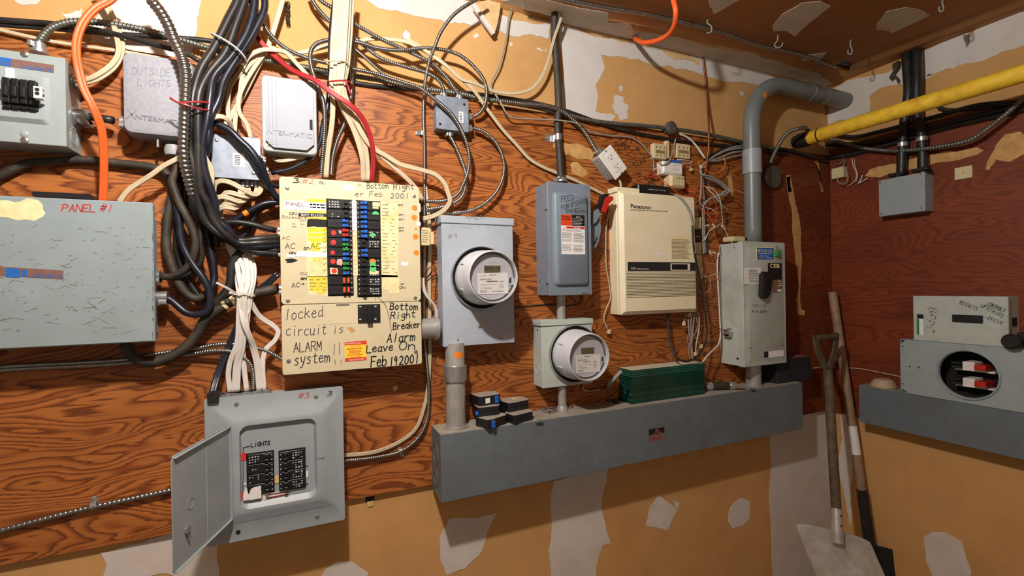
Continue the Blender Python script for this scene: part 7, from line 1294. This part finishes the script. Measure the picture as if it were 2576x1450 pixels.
for lab, s, r in (('bundle of dark cables along the top of the side plywood, upper', '560,1000,.03 800,1040,.03 1000,1000,.03 1450,880,.03 1750,800,.03 2140,770,.03', .008), ('dark cable along the top of the side plywood, middle', '600,1100,.03 900,1090,.03 1300,1000,.03 1700,890,.03 2140,790,.03', .010), ('dark cable along the top of the side plywood, lower', '610,1200,.028 800,1170,.028 1100,1090,.028 1500,970,.028 1800,900,.028 2140,820,.028', .010), ('thin dark cable drooping onto the top of the side plywood', '1440,810,.03 1520,835,.03 1700,830,.03 1900,800,.03 2140,780,.03', .007)): bl(lab, K('c4', s, .03), r, m_blk, F=FR)
bl('dark cable running into the corner behind the yellow pipe collar', K('c4', '100,1130,.03 240,1130,.03 420,1170,.03 560,1215,.03 605,1225,.03', .03), .007)
c_('orange cable hanging out of the ceiling hole', [(1686, -30, .02), (1694, 0, .05), (1700, 30, .09), (1697, 62, .11), (1680, 88, .11), (1650, 103, .10), (1620, 107, .08), (1600, 99, .03), (1596, 96, -.02)], 'round', m_org, .0082, F=FC)
# ---------------------------------------------------------------- telephone wiring
c_ = cable
pw = lambda label, c, s, m=m_gry, r=.0022, **q: cable(label, k(c, s, .03), 'round', m, r, **q)
pw('grey phone cable from the plywood edge down to the white splitter', 'k4', '665,20,.03 650,100,.03 620,240,.04 590,320,.055 560,370,.056 500,400,.05 460,370,.03', m_gry, .003)
pw('white phone cable from the plywood edge to the wire cluster', 'k4', '690,30,.03 800,80,.03 900,180,.03 970,280,.035 1000,320,.035', m_whtn, .0042)
cw = pw('bare copper ground wire dropping from the ceiling past the phone blocks', 'k4', '975,-870,.012 1000,-650,.012 1030,-300,.02 1045,0,.05 1040,200,.045 1020,350,.04 1000,480,.035 985,620,.03', m_cop, .004)
pw('copper ground wire continuing down to the stone-grey disconnect', 'k5', '370,455,.03 362,600,.03 365,720,.03 385,850,.03 420,970,.035 480,1015,.045 560,1040,.06', m_cop, .0025)
GG = 'grey phone cables bunched right of the telephone cabinet'
for i, (lab, s) in enumerate((('uppermost grey phone cable entering the cluster from the conduit', '1500,160,.03 1300,200,.03 1150,270,.03 1050,340,.035 980,400,.04 940,470,.045'), ('second grey phone cable entering the cluster from the conduit', '1500,190,.03 1250,230,.03 1120,290,.03 1030,350,.03 960,410,.035'), ('third grey phone cable entering the cluster from the conduit', '1500,230,.03 1300,260,.03 1160,320,.03 1040,350,.03'), ('lowest grey phone cable entering the cluster from the conduit', '1500,270,.03 1330,300,.03 1150,350,.03 1030,360,.03 970,420,.03'), ('dark phone cable entering the cluster from the conduit', '1500,120,.025 1300,170,.025 1120,260,.025 1030,330,.028'))):
    pw(lab, 'k4', s, m_gry if i != 4 else m_blk, .0042, group=GG)
for i, (lab, s) in enumerate((('outer grey phone cable looping right and back into the cluster', '945,450,.05 960,510,.055 1050,530,.055 1150,590,.055 1240,650,.055 1280,700,.055 1250,740,.055 1150,765,.055 1040,810,.055 990,870,.05'), ('middle grey phone cable looping right and back into the cluster', '940,470,.045 1000,540,.05 1120,590,.05 1210,650,.05 1250,700,.05 1200,735,.05 1090,780,.05 1010,830,.045'), ('inner grey phone cable looping right and back into the cluster', '935,480,.04 980,530,.045 1100,560,.045 1230,640,.045 1270,690,.045 1200,725,.045'))): pw(lab, 'k4', s, m_gry, .0042, group=GG)
mb = MB(); tube(mb, path(FB, k('k4', '945,400,.05 955,440,.05', .05)), .007, .004, 10); single('tape_wrap', 'cream tape wrapped around the gathered phone cables', 'tape', mb, m_wht)
pw('yellow wire curling out of the phone cable cluster', 'k4', '1000,440,.05 940,400,.05 915,375,.05 960,355,.05 1010,450,.05 1080,505,.05 1180,470,.05 1235,390,.05 1220,290,.045', m_odot, .0016)
GT = 'vertical grey phone cables beside the telephone cabinet'
for i, (lab, s) in enumerate((('leftmost grey phone cable hanging down beside the cabinet', '960,440,.04 955,620,.04 945,760,.04 935,840,.035 960,870,.035 985,900,.035 985,1000,.03 990,1200,.03 1000,1440,.03'), ('middle grey phone cable hanging down beside the cabinet', '985,560,.035 980,700,.035 990,830,.04 975,930,.035 970,1040,.03 975,1250,.03 980,1450,.03'), ('dark phone cable hanging down beside the cabinet', '1000,560,.03 985,720,.03 975,880,.03 990,1000,.03 1010,1200,.03 1020,1450,.03'))): pw(lab, 'k4', s, m_blk if i == 2 else m_gry, .0035, group=GT)
MM = {'o': m_ort, 'w': m_whtn, 'g': M('green_wire', (70, 110, 60), .5), 'b': M('blue_wire', (70, 90, 150), .5), 'r': m_red, 'c': m_wht}
GW = 'thin loose phone wires tangled right of the cabinet'
rw = [('orange wire arching high in the phone tangle', '985,640,.04 1040,700,.06 1110,820,.07 1140,920,.07 1130,1020,.06 1090,1090,.05', 'o'), ('white wire bowing furthest right in the phone tangle', '1000,650,.04 1100,690,.06 1170,790,.07 1190,900,.07 1200,1000,.06 1215,1140,.05', 'w'), ('green wire running down the right of the phone tangle', '995,700,.04 1080,780,.05 1170,870,.06 1200,990,.06 1215,1090,.05', 'g'), ('orange wire crossing low to the right in the phone tangle', '970,920,.04 1020,980,.05 1080,1040,.06 1200,1075,.06', 'o'), ('red wire curling beside the tape in the phone tangle', '990,560,.04 970,640,.05 985,730,.055 975,830,.05', 'r'), ('white wire reaching the far right in the phone tangle', '1010,660,.04 1110,760,.06 1190,860,.07 1245,910,.06 1258,945,.05', 'w'), ('pale wire sagging to a connector in the phone tangle', '1000,900,.04 1080,920,.06 1130,970,.06 1165,1000,.05', 'w'), ('orange wire joining the red connector above the cabinet', '800,690,.03 860,690,.035 900,665,.04 940,655,.04', 'o'), ('orange wire looping to the cabinet top corner', '800,715,.03 860,715,.04 875,745,.05 800,775,.06 780,780,.08', 'o'), ('orange wire running from the cabinet corner into the tangle', '800,780,.07 880,765,.05 950,735,.04 1000,715,.04', 'o'), ('orange wire slanting from the red splice to the cabinet', '400,490,.03 480,570,.035 590,650,.05 680,735,.06 740,775,.075', 'o'), ('white wire fanning out low in the phone tangle', '1210,1075,.05 1120,1130,.055 1050,1180,.05 1000,1260,.04 965,1310,.035', 'w'), ('green wire fanning out low in the phone tangle', '1180,1160,.05 1100,1160,.05 1070,1190,.045 1030,1280,.035', 'g'), ('orange wire falling from the tangle to the stone-grey disconnect', '1085,1160,.05 1120,1230,.05 1150,1320,.05 1165,1420,.05', 'o'), ('white wire falling to the jack on the stone-grey disconnect', '1225,1140,.05 1260,1220,.06 1310,1300,.08 1330,1360,.10', 'w'), ('pale wire curling right beside the written number', '1215,1140,.05 1260,1150,.05 1300,1170,.05 1315,1160,.05', 'c'), ('blue wire crossing near the tape in the phone tangle', '1010,600,.04 1050,625,.05 1100,620,.045', 'b'), ('pale wire running across to the thick grey conduit', '1290,675,.04 1380,700,.04 1450,725,.05 1497,720,.06', 'c'), ('white wire curling under the left phone block', '465,345,.03 455,375,.03 490,385,.035', 'w'), ('white wire curling beside the red splices', '390,470,.03 440,420,.035 470,450,.04 450,500,.035', 'w'), ('white wires spilling from the right phone block', '670,335,.03 760,340,.04 850,365,.04 790,385,.04 735,380,.05', 'w'), ('cream wire with a small tag right of the splitter', '840,385,.03 820,420,.035 830,450,.03', 'c'), ('orange wire dangling in the middle of the phone tangle', '965,770,.04 1000,860,.05 1040,950,.055 1080,1080,.05', 'o'), ('white wire crossing the lower tangle leftward', '1120,1120,.05 1040,1190,.05 1000,1290,.04', 'w')]
for lab, s, m_ in rw: pw(lab, 'k4', s, MM[m_], .0013, group=GW)
for i, (x, y, a) in enumerate(((1030, 1110, 10), (1100, 1110, -45), (1205, 1122, -45), (1062, 1430, -60), (1108, 1435, -20))):
    G = tilt_frame(1560+x/4.678, 330+y/4.678, .05, a); mb = MB(); rb(mb, G, -.008, .008, -.0028, .0028, -.003, .003, .001, .001); single('splice_sleeve', ['leftmost white splice sleeve in the phone tangle', 'middle white splice sleeve in the phone tangle', 'right white splice sleeve in the phone tangle', 'lower left white splice sleeve above the stone-grey disconnect', 'lower right white splice sleeve above the stone-grey disconnect'][i], 'wire splice', mb, m_whtn, 'splice sleeves in the phone tangle')
for i, (x, y, lab) in enumerate(((370, 505, 'upper red wire splice near the written numbers'), (380, 540, 'lower red wire splice near the written numbers'), (785, 695, 'pink-red wire splice above the telephone cabinet corner'))): mb = MB(); lathe(mb, FB, *FB.px(1560+x/4.678, 330+y/4.678, .03), [(.018, .006), (.028, .006), (.032, .004)], 12); single('splice_button', lab, 'wire splice', mb, m_red)
mb = MB(); G = tilt_frame(1738, 427, .03, -30); rb(mb, G, -.005, .005, -.006, .006, -.004, .004, .001); single('phone_plug', 'cream phone plug hanging right of the white splitter', 'phone plug', mb, m_ivory)
# dark cord off the cabinet
bk = M('black_cord', (44, 42, 40), .5, var=.2)
pw('dark cord from the power filter down the right of the telephone cabinet', 'k4', '640,745,.07 690,770,.09 760,840,.095 820,950,.095 850,1100,.095 870,1300,.095 880,1440,.095', m_gry, .0042)
pw('thick dark cord hanging beside the cabinet and looping under it to the glass stack', 'k5', '235,30,.095 250,250,.095 270,370,.09 300,500,.08 335,700,.07 365,900,.06 375,1050,.06 360,1160,.07 320,1240,.09 250,1310,.10 180,1335,.10 100,1310,.10 40,1220,.08 10,1080,.06 0,950,.05 10,860,.05', bk, .004)
pw('cream cord down the right edge of the cabinet', 'k5', '260,480,.07 268,650,.06 275,830,.05 300,920,.05 295,1050,.05 275,1150,.05 265,1255,.05', m_wht, .0026)
pw('pale ring of wire right of the cabinet', 'k5', '300,500,.05 275,580,.05 300,660,.05 350,680,.05 400,650,.05 410,590,.05 380,520,.05 320,500,.05 260,500,.05', m_gry, .0018)
pw('thin pale wire reaching across to the stone-grey disconnect', 'k5', '350,520,.05 420,510,.05 480,485,.06', m_wht, .0014)
GC = 'pale phone cords hanging under the telephone cabinet'
for lab, s, r in (('left pale phone cord hanging under the cabinet', '195,930,.05 205,1050,.05 225,1180,.05 235,1310,.05', .003), ('thin pale cord crossing the others under the cabinet', '270,905,.05 285,1000,.05 240,1110,.05 205,1180,.05 200,1260,.05 220,1310,.05', .0018), ('second pale phone cord hanging under the cabinet', '235,850,.05 222,950,.05 228,1100,.05 235,1250,.05 240,1300,.05', .0028), ('third pale phone cord hanging under the cabinet', '260,850,.05 245,980,.05 235,1120,.05 228,1240,.05 235,1315,.05', .0028), ('short pale cord ending in a plug under the cabinet', '265,1100,.05 290,1150,.05 315,1190,.05', .0016), ('thin curled cord at the far left under the cabinet', '205,1050,.05 188,1120,.05 210,1200,.05 240,1270,.05', .0015)): pw(lab, 'k5', s, m_gry, r, group=GC)
for i, (x, y, lab) in enumerate(((155, 975, 'clear phone plug dangling nearest the cabinet bottom'), (265, 1265, 'clear phone plug at the end of the cream cord'), (320, 1195, 'clear phone plug furthest right under the cabinet'), (205, 893, 'tan phone plug just under the cabinet'))): mb = MB(); rb(mb, tilt_frame(1680+x/3.8158, 560+y/3.8158, .05, -10-i*8), -.0055, .0055, -.007, .007, -.004, .004, .001, .001); rb(mb, tilt_frame(1680+x/3.8158, 560+y/3.8158, .05, -10-i*8), -.003, .003, .005, .012, -.002, .002, .001); single('phone_plug', lab, 'phone plug', mb, m_ivory, 'phone plugs dangling under the cabinet')
pw('thin cord dangling left of the plugs under the cabinet', 'k5', '175,860,.05 165,920,.05 157,965,.05', m_gry, .0014)
pw('white phone cable down the left side of the stone-grey disconnect', 'k5', '485,290,.03 475,400,.03 482,600,.03 492,780,.03 500,950,.03 505,1080,.035 485,1170,.05 420,1240,.08 370,1290,.09 340,1335,.10', m_whtn, .0032)
pw('grey phone cable down the left side of the stone-grey disconnect', 'k5', '497,240,.025 512,320,.025 500,500,.025 500,650,.025 512,850,.025 520,1000,.025 525,1150,.025 515,1260,.025', m_gry, .0026)
pw('cream cord hanging between the slate disconnect and the telephone cabinet', 'd2', '118,400,.03 100,480,.03 95,600,.03 98,720,.03 115,820,.03 120,890,.03 100,940,.03 85,1000,.03 105,1060,.03', m_wht, .0024)
mb = MB(); rb(mb, tilt_frame(1532, 835, .03, -10), -.006, .006, -.008, .008, -.004, .004, .001, .001); single('phone_plug', 'clear phone plug hanging below the slate disconnect handle', 'phone plug', mb, m_ivory)
pw('cream cord from the tilted outlet into the power supply block', 'd2', '165,240,.05 175,260,.06 178,290,.06', m_wht, .004)
pw('thin dark wire tacked between the two meter boxes', 'd1', '498,755,.018 600,745,.018 700,740,.018 790,745,.018 850,730,.018 858,690,.03', m_blk, .0022)
pw('thin brown wire hanging from the latch of the slate disconnect', 'd1', '865,690,.06 866,750,.05 866,800,.04', m_cop, .002)
pw('cream wire hook under the green-grey meter box', 'd5', '985,225,.03 985,255,.03 1010,265,.03 1095,260,.03', m_wht, .002)
# side wall wires
pr = lambda label, c, s, m=m_wht, r=.002, **q: cable(label, k(c, s, .03), 'round', m, r, F=FR, **q)
pr('pale looped cord under the corner phone jack on the side wall', 'c4', '745,1215,.03 735,1270,.04 765,1330,.05 755,1385,.05 715,1400,.05 685,1370,.05 690,1355,.04', m_gry, .0026)
pr('cream wires hanging right of the corner phone jack', 'c4', '795,1205,.03 805,1260,.03 830,1320,.03 820,1370,.03 790,1400,.03 760,1415,.03', m_wht, .0024)
pr('thin cream wire hanging beside the cream pair on the side wall', 'c4', '812,1205,.03 820,1270,.03 838,1330,.03 825,1385,.03', m_wht, .0018)
pr('loose white wire tips right of the corner phone jack', 'c4', '840,1400,.03 865,1360,.03 875,1330,.03', m_whtn, .0024)
pr('second loose white wire tip right of the corner phone jack', 'c4', '845,1395,.03 880,1375,.03 915,1355,.03', m_whtn, .0024)
pr('small curled wire above the corner phone jack', 'c4', '660,1240,.03 700,1250,.03 735,1200,.03 715,1170,.03', m_gry, .0016)
pr('long pale wire tacked low along the side wall behind the shovels', 'd6', '380,15,.02 500,22,.02 600,40,.02 770,75,.02 800,82,.02', m_wht, .0024)
cable('pale wire from the dark box toward the corner', k('d6', '150,25,.03 220,12,.03 300,14,.03 360,14,.03', .03), 'round', m_wht, .0024)
# wall bits
mb = MB(); rb(mb, tilt_frame(994, 977, .018, 12), -.007, .007, -.006, .006, -.003, .001); single('paper_tag', 'tiny cream paper chip stuck on the plywood below the beige panel', 'tag', mb, m_tapey)
mb = MB()
for i in range(9): G = tilt_frame(725-((i*3) % 4)*.6, 10+i*6, .012+.003*(i % 2), 90+40*(i % 2)); tube(mb, [G.P(.006*math.cos(q), .0035*math.sin(q), 0) for q in np.linspace(0, 2*math.pi, 9)], .0018, .004, 5)
single('hanging_chain', 'short rusty chain hanging on the drywall left of the cream bundle', 'chain', mb, m_iron)
S.cursor.location = (0, 0, 0)
